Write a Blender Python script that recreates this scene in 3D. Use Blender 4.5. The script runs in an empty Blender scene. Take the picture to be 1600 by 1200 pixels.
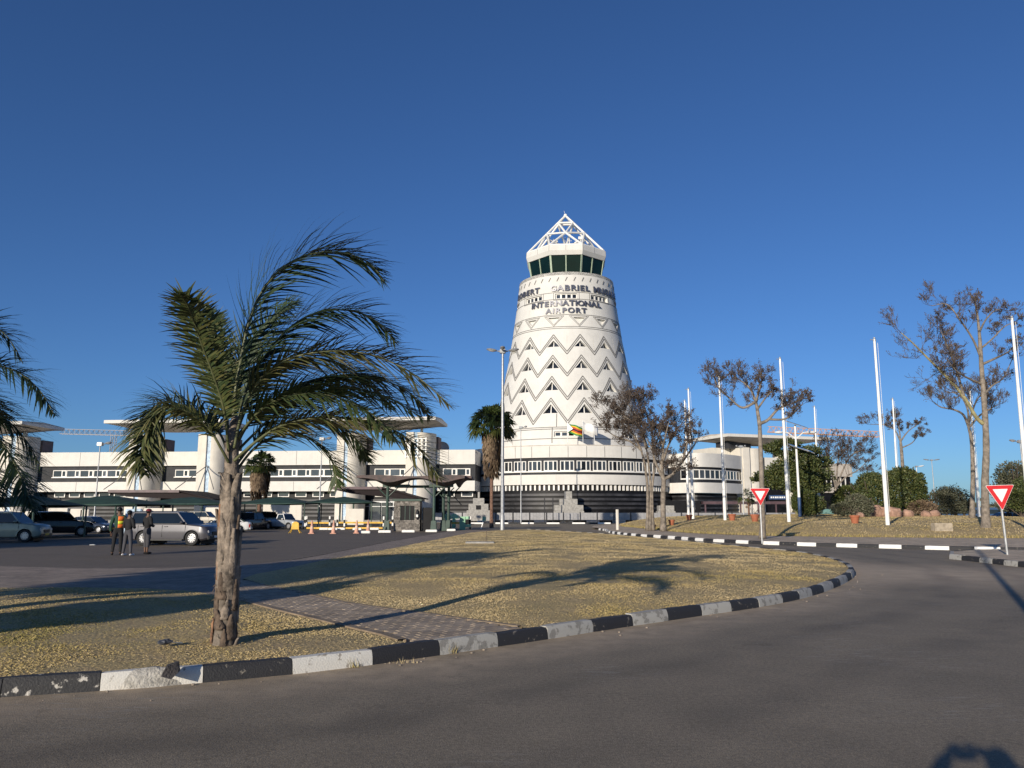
import bpy, bmesh, math, random
import numpy as np
from mathutils import Vector, Matrix, Quaternion
from mathutils.geometry import delaunay_2d_cdt
from mathutils import noise as mnoise
R = math.radians
sc = bpy.context.scene
COL = sc.collection
random.seed(7)
# ------------------------------------------------------------------ camera
PITCH = math.atan(199 / 1240.0)
EYE = 1.65
cam_d = bpy.data.cameras.new('camera'); cam = bpy.data.objects.new('camera', cam_d); COL.objects.link(cam)
cam.location = (0, 0, EYE); cam.rotation_euler = (R(90) + PITCH, 0, 0)
cam_d.sensor_width = 36; cam_d.lens = 36 * 1240 / 1600.0
cam_d.clip_start = 0.05; cam_d.clip_end = 6000
sc.camera = cam
sc.render.resolution_x = 1024; sc.render.resolution_y = 768
# ------------------------------------------------------------------ light
SUN_EL = 14.2; SUN_AZ = 208.0      # compass from +Y, clockwise
w = bpy.data.worlds.new('World'); sc.world = w; w.use_nodes = True
nt = w.node_tree; nt.nodes.clear()
sky = nt.nodes.new('ShaderNodeTexSky'); sky.sky_type = 'NISHITA'; sky.sun_disc = False
sky.sun_elevation = R(SUN_EL); sky.sun_rotation = R(SUN_AZ)
sky.altitude = 1500; sky.air_density = 1.0; sky.dust_density = 1.4; sky.ozone_density = 3.0
bg = nt.nodes.new('ShaderNodeBackground'); bg.inputs['Strength'].default_value = 0.086
wo = nt.nodes.new('ShaderNodeOutputWorld')
wb_ = nt.nodes.new('ShaderNodeMix'); wb_.data_type = 'RGBA'; wb_.blend_type = 'MULTIPLY'; wb_.inputs['Factor'].default_value = 1
nt.links.new(sky.outputs[0], wb_.inputs['A']); wb_.inputs['B'].default_value = (.58, .85, 1.22, 1); nt.links.new(wb_.outputs['Result'], bg.inputs[0]); nt.links.new(bg.outputs[0], wo.inputs[0])
sd = bpy.data.lights.new('sun', 'SUN'); sun = bpy.data.objects.new('sun', sd); COL.objects.link(sun)
sd.energy = 4.9; sd.angle = R(0.5); sd.color = (1.0, 0.89, 0.73)
sdir = Vector((math.sin(R(SUN_AZ)) * math.cos(R(SUN_EL)), math.cos(R(SUN_AZ)) * math.cos(R(SUN_EL)), math.sin(R(SUN_EL))))
sun.rotation_euler = sdir.to_track_quat('Z', 'Y').to_euler()
sun.location = sdir * 100
vs = sc.view_settings; vs.view_transform = 'Standard'; vs.look = 'None'; vs.gamma = 1; vs.exposure = 0.0; vs.use_curve_mapping = False
sc.cycles.max_bounces = 6; sc.cycles.transparent_max_bounces = 8

# ------------------------------------------------------------------ helpers
cp, sp_ = math.cos(PITCH), math.sin(PITCH)
def ray(px, py):
    a = (px - 800) / 1240.0; b = (600 - py) / 1240.0
    return Vector((a, cp - b * sp_, sp_ + b * cp))
def at(px, py, Y):
    d = ray(px, py); t = Y / d.y
    return Vector((d.x * t, Y, EYE + d.z * t))
def gr(px, py, z=0.0):
    d = ray(px, py); t = (z - EYE) / d.z
    return Vector((d.x * t, d.y * t, z))
def zat(py, Y): return at(800, py, Y).z
def xat(px, py, Y): return at(px, py, Y).x

def tagp(o, label=None, cat=None, group=None, kind=None):
    if label: o['label'] = label
    if cat: o['category'] = cat
    if group: o['group'] = group
    if kind: o['kind'] = kind
    return o
def empty(name, loc=(0, 0, 0), rz=0.0, label=None, cat=None, group=None, kind=None):
    o = bpy.data.objects.new(name, None); COL.objects.link(o)
    o.location = loc; o.rotation_euler = (0, 0, rz); o.empty_display_size = 0.2
    return tagp(o, label, cat, group, kind)
def link(name, me, parent=None, loc=(0, 0, 0), rz=0.0, kind=None, scale=None):
    o = bpy.data.objects.new(name, me); COL.objects.link(o)
    if parent is not None: o.parent = parent
    o.location = loc; o.rotation_euler = (0, 0, rz)
    if scale is not None: o.scale = scale
    if kind: o['kind'] = kind
    return o
def kids(o): return [c for c in COL.objects if c.parent == o]
CH = {}
def copy_tree(o, loc=None, rz=None, label=None, scale=None):
    ch = {}
    for c in COL.objects:
        if c.parent: ch.setdefault(c.parent.name, []).append(c)
    def rec(s, par):
        c = s.copy(); COL.objects.link(c); c.parent = par
        for k in ch.get(s.name, []): rec(k, c)
        return c
    r = rec(o, None)
    if loc is not None: r.location = loc
    if rz is not None: r.rotation_euler = (0, 0, rz)
    if scale is not None: r.scale = (scale,) * 3
    if label: r['label'] = label
    return r

class MB:
    def __init__(s): s.v = []; s.f = []; s.m = []; s.mi = 0
    def add(s, vs_, fs):
        n = len(s.v); s.v.extend([tuple(x) for x in vs_])
        for f in fs: s.f.append(tuple(i + n for i in f)); s.m.append(s.mi)
        return s
    def box(s, c, d, rz=0.0, ry=0.0, rx=0.0):
        x, y, z = d[0] / 2, d[1] / 2, d[2] / 2
        M = Matrix.Translation(c) @ Matrix.Rotation(rz, 4, 'Z') @ Matrix.Rotation(ry, 4, 'Y') @ Matrix.Rotation(rx, 4, 'X')
        vs_ = [M @ Vector(p) for p in ((-x, -y, -z), (x, -y, -z), (x, y, -z), (-x, y, -z), (-x, -y, z), (x, -y, z), (x, y, z), (-x, y, z))]
        return s.add(vs_, [(0, 3, 2, 1), (4, 5, 6, 7), (0, 1, 5, 4), (1, 2, 6, 5), (2, 3, 7, 6), (3, 0, 4, 7)])
    def b2(s, p, q):
        return s.box([(p[i] + q[i]) / 2 for i in range(3)], [abs(q[i] - p[i]) for i in range(3)])
    def tube(s, pts, rad, n=8, cap=True):
        pts = [Vector(p) for p in pts]
        if not isinstance(rad, (list, tuple)): rad = [rad] * len(pts)
        t0 = (pts[1] - pts[0]).normalized()
        u = t0.orthogonal().normalized(); vs_ = []; fs = []
        for i, p in enumerate(pts):
            t = (pts[min(i + 1, len(pts) - 1)] - pts[max(i - 1, 0)])
            if t.length < 1e-9: t = t0
            t.normalize()
            u = (u - t * u.dot(t))
            if u.length < 1e-6: u = t.orthogonal()
            u.normalize(); w_ = t.cross(u)
            for k in range(n):
                a = 2 * math.pi * k / n
                vs_.append(p + (u * math.cos(a) + w_ * math.sin(a)) * rad[i])
        for i in range(len(pts) - 1):
            for k in range(n):
                a, b = i * n + k, i * n + (k + 1) % n
                fs.append((a, b, b + n, a + n))
        if cap:
            fs.append(tuple(range(n - 1, -1, -1))); fs.append(tuple(range((len(pts) - 1) * n, len(pts) * n)))
        return s.add(vs_, fs)
    def lathe(s, prof, n=24, c=(0, 0, 0), a0=0.0, a1=2 * math.pi):
        full = abs(a1 - a0 - 2 * math.pi) < 1e-6; m = n if full else n + 1
        vs_ = []; fs = []
        for (r, z) in prof:
            for k in range(m):
                a = a0 + (a1 - a0) * k / n
                vs_.append((c[0] + r * math.cos(a), c[1] + r * math.sin(a), c[2] + z))
        for i in range(len(prof) - 1):
            for k in range(n):
                a, b = i * m + k, i * m + (k + 1) % m
                fs.append((a, b, b + m, a + m))
        return s.add(vs_, fs)
    def prism(s, poly, z0, z1):
        n = len(poly)
        vs_ = [(p[0], p[1], z0) for p in poly] + [(p[0], p[1], z1) for p in poly]
        fs = [tuple(range(n - 1, -1, -1)), tuple(range(n, 2 * n))] + [(i, (i + 1) % n, n + (i + 1) % n, n + i) for i in range(n)]
        return s.add(vs_, fs)
    def slab(s, poly3, off):           # polygon in 3-D extruded by a vector
        n = len(poly3); off = Vector(off)
        vs_ = [Vector(p) for p in poly3] + [Vector(p) + off for p in poly3]
        fs = [tuple(range(n - 1, -1, -1)), tuple(range(n, 2 * n))] + [(i, (i + 1) % n, n + (i + 1) % n, n + i) for i in range(n)]
        return s.add(vs_, fs)
    def quad(s, a, b, c, d): return s.add([a, b, c, d], [(0, 1, 2, 3)])
    def sphere(s, c, r, n=10, m=7):
        if not isinstance(r, (list, tuple)): r = (r, r, r)
        vs_ = []; fs = []
        for i in range(m + 1):
            t = math.pi * i / m
            for k in range(n):
                a = 2 * math.pi * k / n
                vs_.append((c[0] + r[0] * math.sin(t) * math.cos(a), c[1] + r[1] * math.sin(t) * math.sin(a), c[2] + r[2] * math.cos(t)))
        for i in range(m):
            for k in range(n):
                a, b = i * n + k, i * n + (k + 1) % n
                fs.append((a, a + n, b + n, b))
        return s.add(vs_, fs)
    def arcband(s, c, r0, r1, z0, z1, a0, a1, n):   # solid curved wall
        vs_ = []; fs = []
        for k in range(n + 1):
            a = a0 + (a1 - a0) * k / n; ca, sa = math.cos(a), math.sin(a)
            for (r, z) in ((r0, z0), (r1, z0), (r1, z1), (r0, z1)):
                vs_.append((c[0] + r * ca, c[1] + r * sa, z))
        for k in range(n):
            for j in range(4):
                a, b = k * 4 + j, k * 4 + (j + 1) % 4
                fs.append((a, b, b + 4, a + 4))
        fs.append((0, 1, 2, 3)); fs.append((n * 4 + 3, n * 4 + 2, n * 4 + 1, n * 4))
        return s.add(vs_, fs)
    def mesh(s, name, mats, smooth=False, fix=True):
        me = bpy.data.meshes.new(name); me.from_pydata(s.v, [], s.f)
        if not isinstance(mats, (list, tuple)): mats = [mats]
        for m in mats: me.materials.append(m)
        if len(mats) > 1: me.polygons.foreach_set('material_index', s.m)
        if fix:
            bm = bmesh.new(); bm.from_mesh(me)
            bmesh.ops.remove_doubles(bm, verts=bm.verts, dist=1e-5)
            bmesh.ops.recalc_face_normals(bm, faces=bm.faces); bm.to_mesh(me); bm.free()
        if smooth:
            me.polygons.foreach_set('use_smooth', [True] * len(me.polygons))
            if smooth != 2: me.set_sharp_from_angle(angle=R(40))
        me.update(); return me
    def build(s, name, mats, parent=None, smooth=False, world=False, kind=None, loc=None, bevel=0, fix=True, rz=0.0):
        if world and parent is not None:
            M = Matrix.Translation(parent.location) @ Matrix.Rotation(parent.rotation_euler.z, 4, 'Z')
            Mi = M.inverted(); s.v = [tuple(Mi @ Vector(p)) for p in s.v]
        me = s.mesh(name, mats, smooth, fix)
        if bevel:
            bm = bmesh.new(); bm.from_mesh(me)
            bmesh.ops.bevel(bm, geom=[e for e in bm.edges if e.is_manifold and e.calc_face_angle(0) > R(30)], offset=bevel, segments=2, affect='EDGES', clamp_overlap=True)
            bm.to_mesh(me); bm.free()
        return link(name, me, parent, loc or (0, 0, 0), rz, kind)

def soup(name, V, Fn, mat, parent=None, kind='stuff', loc=(0, 0, 0), attr=None):
    """V: (n*Fn,3) numpy, faces of Fn consecutive vertices"""
    V = np.asarray(V, dtype=np.float32); nv = len(V); nf = nv // Fn
    me = bpy.data.meshes.new(name)
    me.vertices.add(nv); me.vertices.foreach_set('co', V.ravel())
    me.loops.add(nv); me.loops.foreach_set('vertex_index', np.arange(nv, dtype=np.int32))
    me.polygons.add(nf); me.polygons.foreach_set('loop_start', np.arange(0, nv, Fn, dtype=np.int32))
    me.materials.append(mat)
    if attr is not None:
        a = me.attributes.new('tint', 'FLOAT', 'FACE'); a.data.foreach_set('value', np.asarray(attr, dtype=np.float32))
    me.update(); me.validate()
    return link(name, me, parent, loc, 0, kind)

# ------------------------------------------------------------------ materials
def srgb(r, g, b):
    f = lambda c: (c / 255 / 12.92) if c / 255 <= .04045 else ((c / 255 + .055) / 1.055) ** 2.4
    return (f(r), f(g), f(b))
def mat(name, col, rough=.6, metal=0.0, var=.12, scale=3.0, bump=0.0, bscale=40.0, col2=None, thresh=None, spec=.5, rnd=0.0, streak=0.0, coat=0.0, tint=None):
    m = bpy.data.materials.new(name); m.use_nodes = True; t = m.node_tree; N = t.nodes; L = t.links
    b = N['Principled BSDF']; b.inputs['Roughness'].default_value = rough; b.inputs['Metallic'].default_value = metal
    b.inputs['Specular IOR Level'].default_value = spec; b.inputs['Coat Weight'].default_value = coat
    geo = N.new('ShaderNodeNewGeometry')
    nz = N.new('ShaderNodeTexNoise'); nz.inputs['Scale'].default_value = scale; nz.inputs['Detail'].default_value = 6
    nz.inputs['Roughness'].default_value = .62
    L.new(geo.outputs['Position'], nz.inputs['Vector'])
    cr = N.new('ShaderNodeValToRGB'); L.new(nz.outputs['Fac'], cr.inputs['Fac'])
    c2 = col2 or tuple(c * (1 - var * 1.6) for c in col); c1 = col if col2 else tuple(min(1, c * (1 + var)) for c in col)
    cr.color_ramp.elements[0].position = .32; cr.color_ramp.elements[1].position = .68
    if thresh: cr.color_ramp.elements[0].position = thresh; cr.color_ramp.elements[1].position = thresh + .05
    cr.color_ramp.elements[0].color = (*c2, 1); cr.color_ramp.elements[1].color = (*c1, 1)
    out = cr.outputs['Color']
    if tint:
        at_ = N.new('ShaderNodeAttribute'); at_.attribute_name = 'tint'
        r2 = N.new('ShaderNodeValToRGB'); L.new(at_.outputs['Fac'], r2.inputs['Fac'])
        els = r2.color_ramp.elements
        for i, c in enumerate(tint):
            p = i / (len(tint) - 1)
            if i == 0: els[0].color = (*c, 1)
            elif i == len(tint) - 1: els[-1].color = (*c, 1)
            else: e = els.new(p); e.color = (*c, 1)
        mx = N.new('ShaderNodeMix'); mx.data_type = 'RGBA'; mx.blend_type = 'MULTIPLY'; mx.inputs['Factor'].default_value = .35
        L.new(r2.outputs['Color'], mx.inputs['A']); L.new(nz.outputs['Fac'], mx.inputs['B']); out = mx.outputs['Result']
    if streak:
        mp = N.new('ShaderNodeMapping'); mp.inputs['Scale'].default_value = (1.6, 1.6, .06); L.new(geo.outputs['Position'], mp.inputs['Vector'])
        n3 = N.new('ShaderNodeTexNoise'); n3.inputs['Scale'].default_value = 2.0; n3.inputs['Detail'].default_value = 5; L.new(mp.outputs[0], n3.inputs['Vector'])
        r3 = N.new('ShaderNodeMapRange'); r3.inputs['From Min'].default_value = .5; r3.inputs['From Max'].default_value = .75; r3.inputs['To Min'].default_value = 0; r3.inputs['To Max'].default_value = streak
        L.new(n3.outputs['Fac'], r3.inputs['Value'])
        mx = N.new('ShaderNodeMix'); mx.data_type = 'RGBA'; mx.blend_type = 'MULTIPLY'; L.new(r3.outputs[0], mx.inputs['Factor'])
        L.new(out, mx.inputs['A']); mx.inputs['B'].default_value = (.42, .38, .33, 1); out = mx.outputs['Result']
    if rnd:
        oi = N.new('ShaderNodeObjectInfo'); r4 = N.new('ShaderNodeMapRange'); r4.inputs['To Min'].default_value = 1 - rnd; r4.inputs['To Max'].default_value = 1 + rnd
        L.new(oi.outputs['Random'], r4.inputs['Value'])
        mx = N.new('ShaderNodeMix'); mx.data_type = 'RGBA'; mx.blend_type = 'MULTIPLY'; mx.inputs['Factor'].default_value = 1
        L.new(out, mx.inputs['A']); L.new(r4.outputs[0], mx.inputs['B']); out = mx.outputs['Result']
    L.new(out, b.inputs['Base Color'])
    if bump:
        n2 = N.new('ShaderNodeTexNoise'); n2.inputs['Scale'].default_value = bscale; n2.inputs['Detail'].default_value = 5
        L.new(geo.outputs['Position'], n2.inputs['Vector'])
        bp = N.new('ShaderNodeBump'); bp.inputs['Strength'].default_value = bump; bp.inputs['Distance'].default_value = .02
        L.new(n2.outputs['Fac'], bp.inputs['Height']); L.new(bp.outputs[0], b.inputs['Normal'])
    return m
def glass(name, col, rough=.06):
    m = mat(name, col, rough=rough, var=.25, scale=.4, spec=.6, rnd=.75); return m

M = {}
M['white'] = mat('white_wall', (.66, .64, .60), .75, var=.04, scale=.8, streak=.09, bump=.1, bscale=8)
M['cream'] = mat('cream_wall', (.68, .64, .57), .75, var=.06, scale=.6, streak=.14, bump=.1, bscale=8)
M['tower'] = mat('tower_white', (.66, .645, .61), .7, var=.05, scale=.5, streak=.08, bump=.08, bscale=6)
M['groove'] = mat('groove_grey', (.17, .165, .16), .7, var=.15)
M['bandgrey'] = mat('dark_cladding', (.026, .028, .034), .6, var=.25, scale=1.2, spec=.25)
M['black'] = mat('black_cladding', (.010, .010, .012), .5, var=.3, scale=1.5, spec=.2)
M['louvre'] = mat('louvre_grey', (.04, .04, .045), .5, var=.5, scale=.6)
M['frame'] = mat('window_frame_white', (.78, .76, .72), .5, var=.04)
M['glass'] = glass('window_glass', (.032, .037, .046), .04)
M['cabglass'] = mat('cab_glass', (.003, .014, .012), rough=0.0, var=.2, scale=.4, spec=.25)
M['mull'] = mat('pale_green_mullion', (.38, .46, .34), .5)
M['truss'] = mat('white_steel', (.80, .79, .75), .4, var=.04)
M['letter'] = mat('brushed_letter', (.22, .22, .24), .3, metal=.75, var=.1)
M['blue'] = mat('pale_blue_tile', (.38, .52, .68), .5, var=.3, scale=3)
M['brown'] = mat('brown_plant_room', (.16, .11, .10), .7)
M['roof'] = mat('roof_concrete', (.52, .47, .41), .7, var=.15, scale=.8, streak=.3)
M['maroon'] = mat('maroon_sheet', (.10, .06, .07), .5, var=.3, scale=1)
M['dkgreen'] = mat('dark_green_steel', (.035, .07, .055), .5, var=.2)
M['net'] = mat('shade_net_green', (.014, .046, .034), .85, var=.25, scale=1.2, bump=.3, bscale=20)
M['asphalt'] = None
M['steel'] = mat('galvanised_steel', (.38, .39, .40), .45, metal=.4, var=.15, scale=6)
M['pole'] = mat('pole_white', (.82, .82, .80), .4, var=.05, scale=6)
M['kw'] = mat('kerb_white', (.62, .60, .55), .8, col2=(.30, .27, .23), thresh=.36, scale=9, bump=.35, bscale=60)
M['kw2'] = mat('kerb_white_fresh', (.80, .79, .76), .7, var=.08, scale=5, bump=.2, bscale=50)
M['kg'] = mat('kerb_white_shaded', (.40, .39, .36), .85, col2=(.24, .23, .21), thresh=.42, scale=7, bump=.4, bscale=60)  # white paint, worn in spots, greyed to put shade into the colour
M['kb'] = mat('kerb_black', (.022, .022, .025), .7, col2=(.20, .18, .15), thresh=.33, scale=11, bump=.4, bscale=60)
M['kbw'] = mat('kerb_black_flaking', (.03, .03, .032), .75, col2=(.5, .47, .42), thresh=.37, scale=8, bump=.5, bscale=50)
M['concrete'] = mat('concrete', (.34, .33, .31), .85, var=.2, scale=4, bump=.4, bscale=30)
M['stone'] = mat('stone_cladding', (.22, .20, .18), .85, var=.3, scale=6, bump=.5, bscale=30, rnd=.35)
M['brickp'] = mat('paving_brick', (.33, .265, .20), .85, var=.2, scale=2.5, bump=.4, bscale=60, rnd=.13)
M['soil'] = mat('soil', (.17, .125, .085), .95, var=.3, scale=3, bump=.6, bscale=30)
M['bark'] = mat('grey_bark', (.23, .195, .16), .9, var=.35, scale=4, bump=.8, bscale=25)
M['barky'] = mat('yellow_bark', (.28, .25, .13), .9, var=.3, scale=4, bump=.8, bscale=25)
M['twig'] = mat('twig_brown', (.10, .075, .058), .9, var=.3, scale=8)
M['deadleaf'] = mat('dry_leaf', (.09, .045, .04), .8, tint=[(.050, .036, .031), (.085, .06, .048), (.14, .105, .075)])
M['leaf'] = mat('green_leaf', (.05, .09, .03), .6, tint=[(.028, .048, .016), (.07, .095, .024), (.155, .15, .042)])
M['olive'] = mat('olive_leaf', (.07, .09, .05), .7, tint=[(.06, .075, .045), (.12, .125, .075), (.16, .15, .10)])
M['frond'] = mat('frond_green', (.03, .06, .025), .6, tint=[(.018, .042, .018), (.05, .08, .025), (.13, .13, .04), (.26, .20, .09)])
M['rachis'] = mat('frond_rachis', (.11, .12, .055), .5, var=.25, scale=6)
M['fan'] = mat('fan_leaf', (.05, .09, .02), .5, tint=[(.015, .035, .012), (.05, .075, .02), (.14, .13, .03)])
M['skirt'] = mat('dead_fan_skirt', (.22, .15, .09), .9, tint=[(.10, .065, .04), (.22, .15, .095), (.34, .26, .17)])
M['palmtrunk'] = mat('palm_trunk', (.25, .21, .17), .9, col2=(.07, .055, .042), thresh=None, scale=6, bump=1.0, bscale=16)
M['husk'] = mat('palm_husk', (.24, .195, .155), .9, var=.45, scale=9, bump=.8, bscale=30)
M['husko'] = mat('palm_husk_orange', (.26, .14, .08), .9, var=.4, scale=9, bump=.8, bscale=30)
M['terracotta'] = mat('terracotta', (.36, .12, .06), .8)
M['rock'] = mat('pink_rock', (.36, .22, .16), .9, var=.3, scale=2, bump=.8, bscale=6)
M['tyre'] = mat('tyre', (.015, .015, .016), .8)
M['rim'] = mat('alloy_rim', (.42, .42, .44), .35, metal=.6, var=.05)
M['carglass'] = glass('car_glass', (.012, .018, .024), .03)
M['plastic'] = mat('black_plastic', (.02, .02, .022), .5)
M['cone'] = mat('faded_cone', (.62, .33, .24), .7)
M['yellow'] = mat('yellow_paint', (.70, .42, .05), .6, var=.2)
M['mint'] = mat('mint_green', (.30, .55, .36), .5, var=.08)
M['red'] = mat('sign_red', (.62, .03, .035), .35, var=.05)
M['signw'] = mat('sign_white', (.86, .85, .82), .35, var=.03)
M['skin'] = mat('skin_brown', (.13, .07, .045), .55)
M['blackcloth'] = mat('black_cloth', (.014, .014, .016), .9)
M['greycloth'] = mat('grey_cloth', (.06, .06, .07), .9)
M['redcap'] = mat('maroon_cap', (.16, .015, .03), .85)
M['hivis'] = mat('hivis_orange', (.90, .20, .03), .6)
M['hiviy'] = mat('hivis_yellow', (.80, .80, .05), .6)
M['greencl'] = mat('green_cloth', (.02, .06, .04), .9)
M['shoew'] = mat('white_shoe', (.75, .75, .75), .6)
M['crane'] = mat('crane_orange', (.55, .30, .16), .5)
M['navy'] = mat('navy_pole', (.03, .07, .17), .5)
M['solar'] = glass('solar_glass', (.02, .03, .05), .1)

def asphalt(name, base, dust, mark=True):
    m = mat(name, base, .82, var=.0, scale=1); t = m.node_tree; N = t.nodes; L = t.links
    b = N['Principled BSDF']; geo = [n for n in N if n.type == 'NEW_GEOMETRY'][0]
    def noise(scale, det=6, vec=None, rough=.6, dist=0):
        n = N.new('ShaderNodeTexNoise'); n.inputs['Scale'].default_value = scale; n.inputs['Detail'].default_value = det
        n.inputs['Roughness'].default_value = rough; n.inputs['Distortion'].default_value = dist
        L.new(vec or geo.outputs['Position'], n.inputs['Vector']); return n.outputs['Fac']
    def rng(v, a, b_, c, d):
        n = N.new('ShaderNodeMapRange'); L.new(v, n.inputs['Value'])
        for k, x in zip(('From Min', 'From Max', 'To Min', 'To Max'), (a, b_, c, d)): n.inputs[k].default_value = x
        return n.outputs[0]
    def mul(a, b_, fac=None, typ='MULTIPLY'):
        n = N.new('ShaderNodeMix'); n.data_type = 'RGBA'; n.blend_type = typ
        if fac is None: n.inputs['Factor'].default_value = 1
        else: L.new(fac, n.inputs['Factor'])
        for k, x in (('A', a), ('B', b_)):
            if isinstance(x, tuple): n.inputs[k].default_value = (*x, 1)
            else: L.new(x, n.inputs[k])
        return n.outputs['Result']
    def mth(op, a, b_):
        n = N.new('ShaderNodeMath'); n.operation = op
        for i, x in enumerate((a, b_)):
            if isinstance(x, (int, float)): n.inputs[i].default_value = x
            else: L.new(x, n.inputs[i])
        return n.outputs[0]
    col = mul(base, rng(noise(95, 3), .25, .75, .4, 1.65))
    col = mul(col, rng(noise(26, 4), .3, .7, .74, 1.26))
    col = mul(col, rng(noise(.45, 6, dist=.8), .3, .7, .86, 1.1))
    col = mul(col, rng(noise(2.2, 6), .3, .7, .92, 1.08))
    # light aggregate specks
    vo = N.new('ShaderNodeTexVoronoi'); vo.inputs['Scale'].default_value = 55; L.new(geo.outputs['Position'], vo.inputs['Vector'])
    col = mul(col, (.42, .38, .33), rng(vo.outputs['Distance'], .10, .16, .75, 0), 'MIX')
    if mark:
        kd = N.new('ShaderNodeAttribute'); kd.attribute_name = 'kd'; k = kd.outputs['Fac']
        wob = mth('ADD', k, mth('MULTIPLY', mth('SUBTRACT', noise(.35, 3), .5), 1.3))
        # sandy dust along the kerb
        d1 = mth('MULTIPLY', rng(wob, 0.15, 1.3, 1.0, 0.0), rng(noise(3.5, 5), .35, .65, .35, .9))
        col = mul(col, dust, d1, 'MIX')
        cx = N.new('ShaderNodeVectorMath'); cx.operation = 'DISTANCE'; L.new(geo.outputs['Position'], cx.inputs[0]); cx.inputs[1].default_value = (11.2, 21.8, 0)
        d2 = mth('MULTIPLY', rng(cx.outputs['Value'], 1.0, 5.2, 1.0, 0.0), rng(noise(1.2, 5), .3, .7, .5, 1.0))
        col = mul(col, dust, d2, 'MIX')
        # tyre tracks that follow the bend
        for c0, wd, s in ((2.1, .45, .38), (3.7, .45, .32), (5.6, .5, .28), (7.3, .5, .25)):
            tr = rng(mth('ABSOLUTE', mth('SUBTRACT', wob, c0), 0), wd * .2, wd, s, 0)
            tr = mth('MULTIPLY', tr, rng(noise(.6, 4), .4, .6, .2, 1))
            col = mul(col, (.25, .25, .27), tr)
        # oil spots and scuffs
        sp = N.new('ShaderNodeMapping'); sp.inputs['Scale'].default_value = (1.0, 2.6, 1); sp.inputs['Rotation'].default_value = (0, 0, .45); L.new(geo.outputs['Position'], sp.inputs['Vector'])
        col = mul(col, (.4, .4, .42), rng(noise(2.0, 5, sp.outputs[0], .7), .69, .73, 0, .75))
        col = mul(col, (.5, .48, .46), rng(noise(9.0, 3, sp.outputs[0], .7), .73, .76, 0, .8))
        sc2 = N.new('ShaderNodeMapping'); sc2.inputs['Scale'].default_value = (.8, 5.0, 1); sc2.inputs['Rotation'].default_value = (0, 0, -.5); L.new(geo.outputs['Position'], sc2.inputs['Vector'])
        col = mul(col, (.34, .32, .29), mth('MULTIPLY', rng(noise(3.4, 6, sc2.outputs[0], .75), .54, .68, 0, .8), rng(noise(.33, 2), .52, .62, 0, 1)), 'MIX')
        # cracks
        v2 = N.new('ShaderNodeTexVoronoi'); v2.feature = 'DISTANCE_TO_EDGE'; v2.inputs['Scale'].default_value = .22
        wv = N.new('ShaderNodeVectorMath'); wv.operation = 'ADD'; L.new(geo.outputs['Position'], wv.inputs[0])
        nn = N.new('ShaderNodeTexNoise'); nn.inputs['Scale'].default_value = 1.3; nn.inputs['Detail'].default_value = 6; L.new(geo.outputs['Position'], nn.inputs['Vector'])
        vm = N.new('ShaderNodeVectorMath'); vm.operation = 'SCALE'; vm.inputs['Scale'].default_value = 1.6; L.new(nn.outputs['Color'], vm.inputs[0]); L.new(vm.outputs[0], wv.inputs[1])
        L.new(wv.outputs[0], v2.inputs['Vector'])
        col = mul(col, (.45, .43, .42), rng(v2.outputs['Distance'], .0, .0035, .4, 0))
    L.new(col, b.inputs['Base Color'])
    bp = N.new('ShaderNodeBump'); bp.inputs['Strength'].default_value = .55; bp.inputs['Distance'].default_value = .012
    L.new(noise(75, 4), bp.inputs['Height']); L.new(bp.outputs[0], b.inputs['Normal'])
    return m
M['asphalt'] = asphalt('asphalt_brown_grey', (.208, .170, .118), (.50, .39, .27))
M['carpark'] = asphalt('asphalt_car_park', (.130, .104, .076), (.2, .17, .13), mark=False)
def lawn_mat(name, a, b_, c):
    m = mat(name, a, .95, var=0, scale=1); t = m.node_tree; N = t.nodes; L = t.links
    bs = N['Principled BSDF']; geo = [n for n in N if n.type == 'NEW_GEOMETRY'][0]
    prev = None
    for i, (s, col, lo, hi) in enumerate(((.5, b_, .45, .65), (3.0, c, .5, .7), (28, tuple(x * .5 for x in a), .48, .6))):
        n = N.new('ShaderNodeTexNoise'); n.inputs['Scale'].default_value = s; n.inputs['Detail'].default_value = 6; L.new(geo.outputs['Position'], n.inputs['Vector'])
        r = N.new('ShaderNodeMapRange'); r.inputs['From Min'].default_value = lo; r.inputs['From Max'].default_value = hi; L.new(n.outputs['Fac'], r.inputs['Value'])
        mx = N.new('ShaderNodeMix'); mx.data_type = 'RGBA'; L.new(r.outputs[0], mx.inputs['Factor'])
        if prev is None: mx.inputs['A'].default_value = (*a, 1)
        else: L.new(prev, mx.inputs['A'])
        mx.inputs['B'].default_value = (*col, 1); prev = mx.outputs['Result']
    L.new(prev, bs.inputs['Base Color'])
    bp = N.new('ShaderNodeBump'); bp.inputs['Strength'].default_value = .6; bp.inputs['Distance'].default_value = .03
    n = N.new('ShaderNodeTexNoise'); n.inputs['Scale'].default_value = 22; n.inputs['Detail'].default_value = 6; L.new(geo.outputs['Position'], n.inputs['Vector'])
    L.new(n.outputs['Fac'], bp.inputs['Height']); L.new(bp.outputs[0], bs.inputs['Normal'])
    return m
M['lawn'] = lawn_mat('dry_lawn', (.50, .37, .17), (.42, .325, .145), (.54, .40, .20))
M['lawn2'] = lawn_mat('patchy_lawn', (.47, .355, .175), (.37, .30, .135), (.42, .31, .17))
M['blade'] = mat('grass_blade', (.3, .25, .1), .8, tint=[(.26, .24, .07), (.48, .37, .14), (.55, .43, .23), (.60, .49, .30)])
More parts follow.
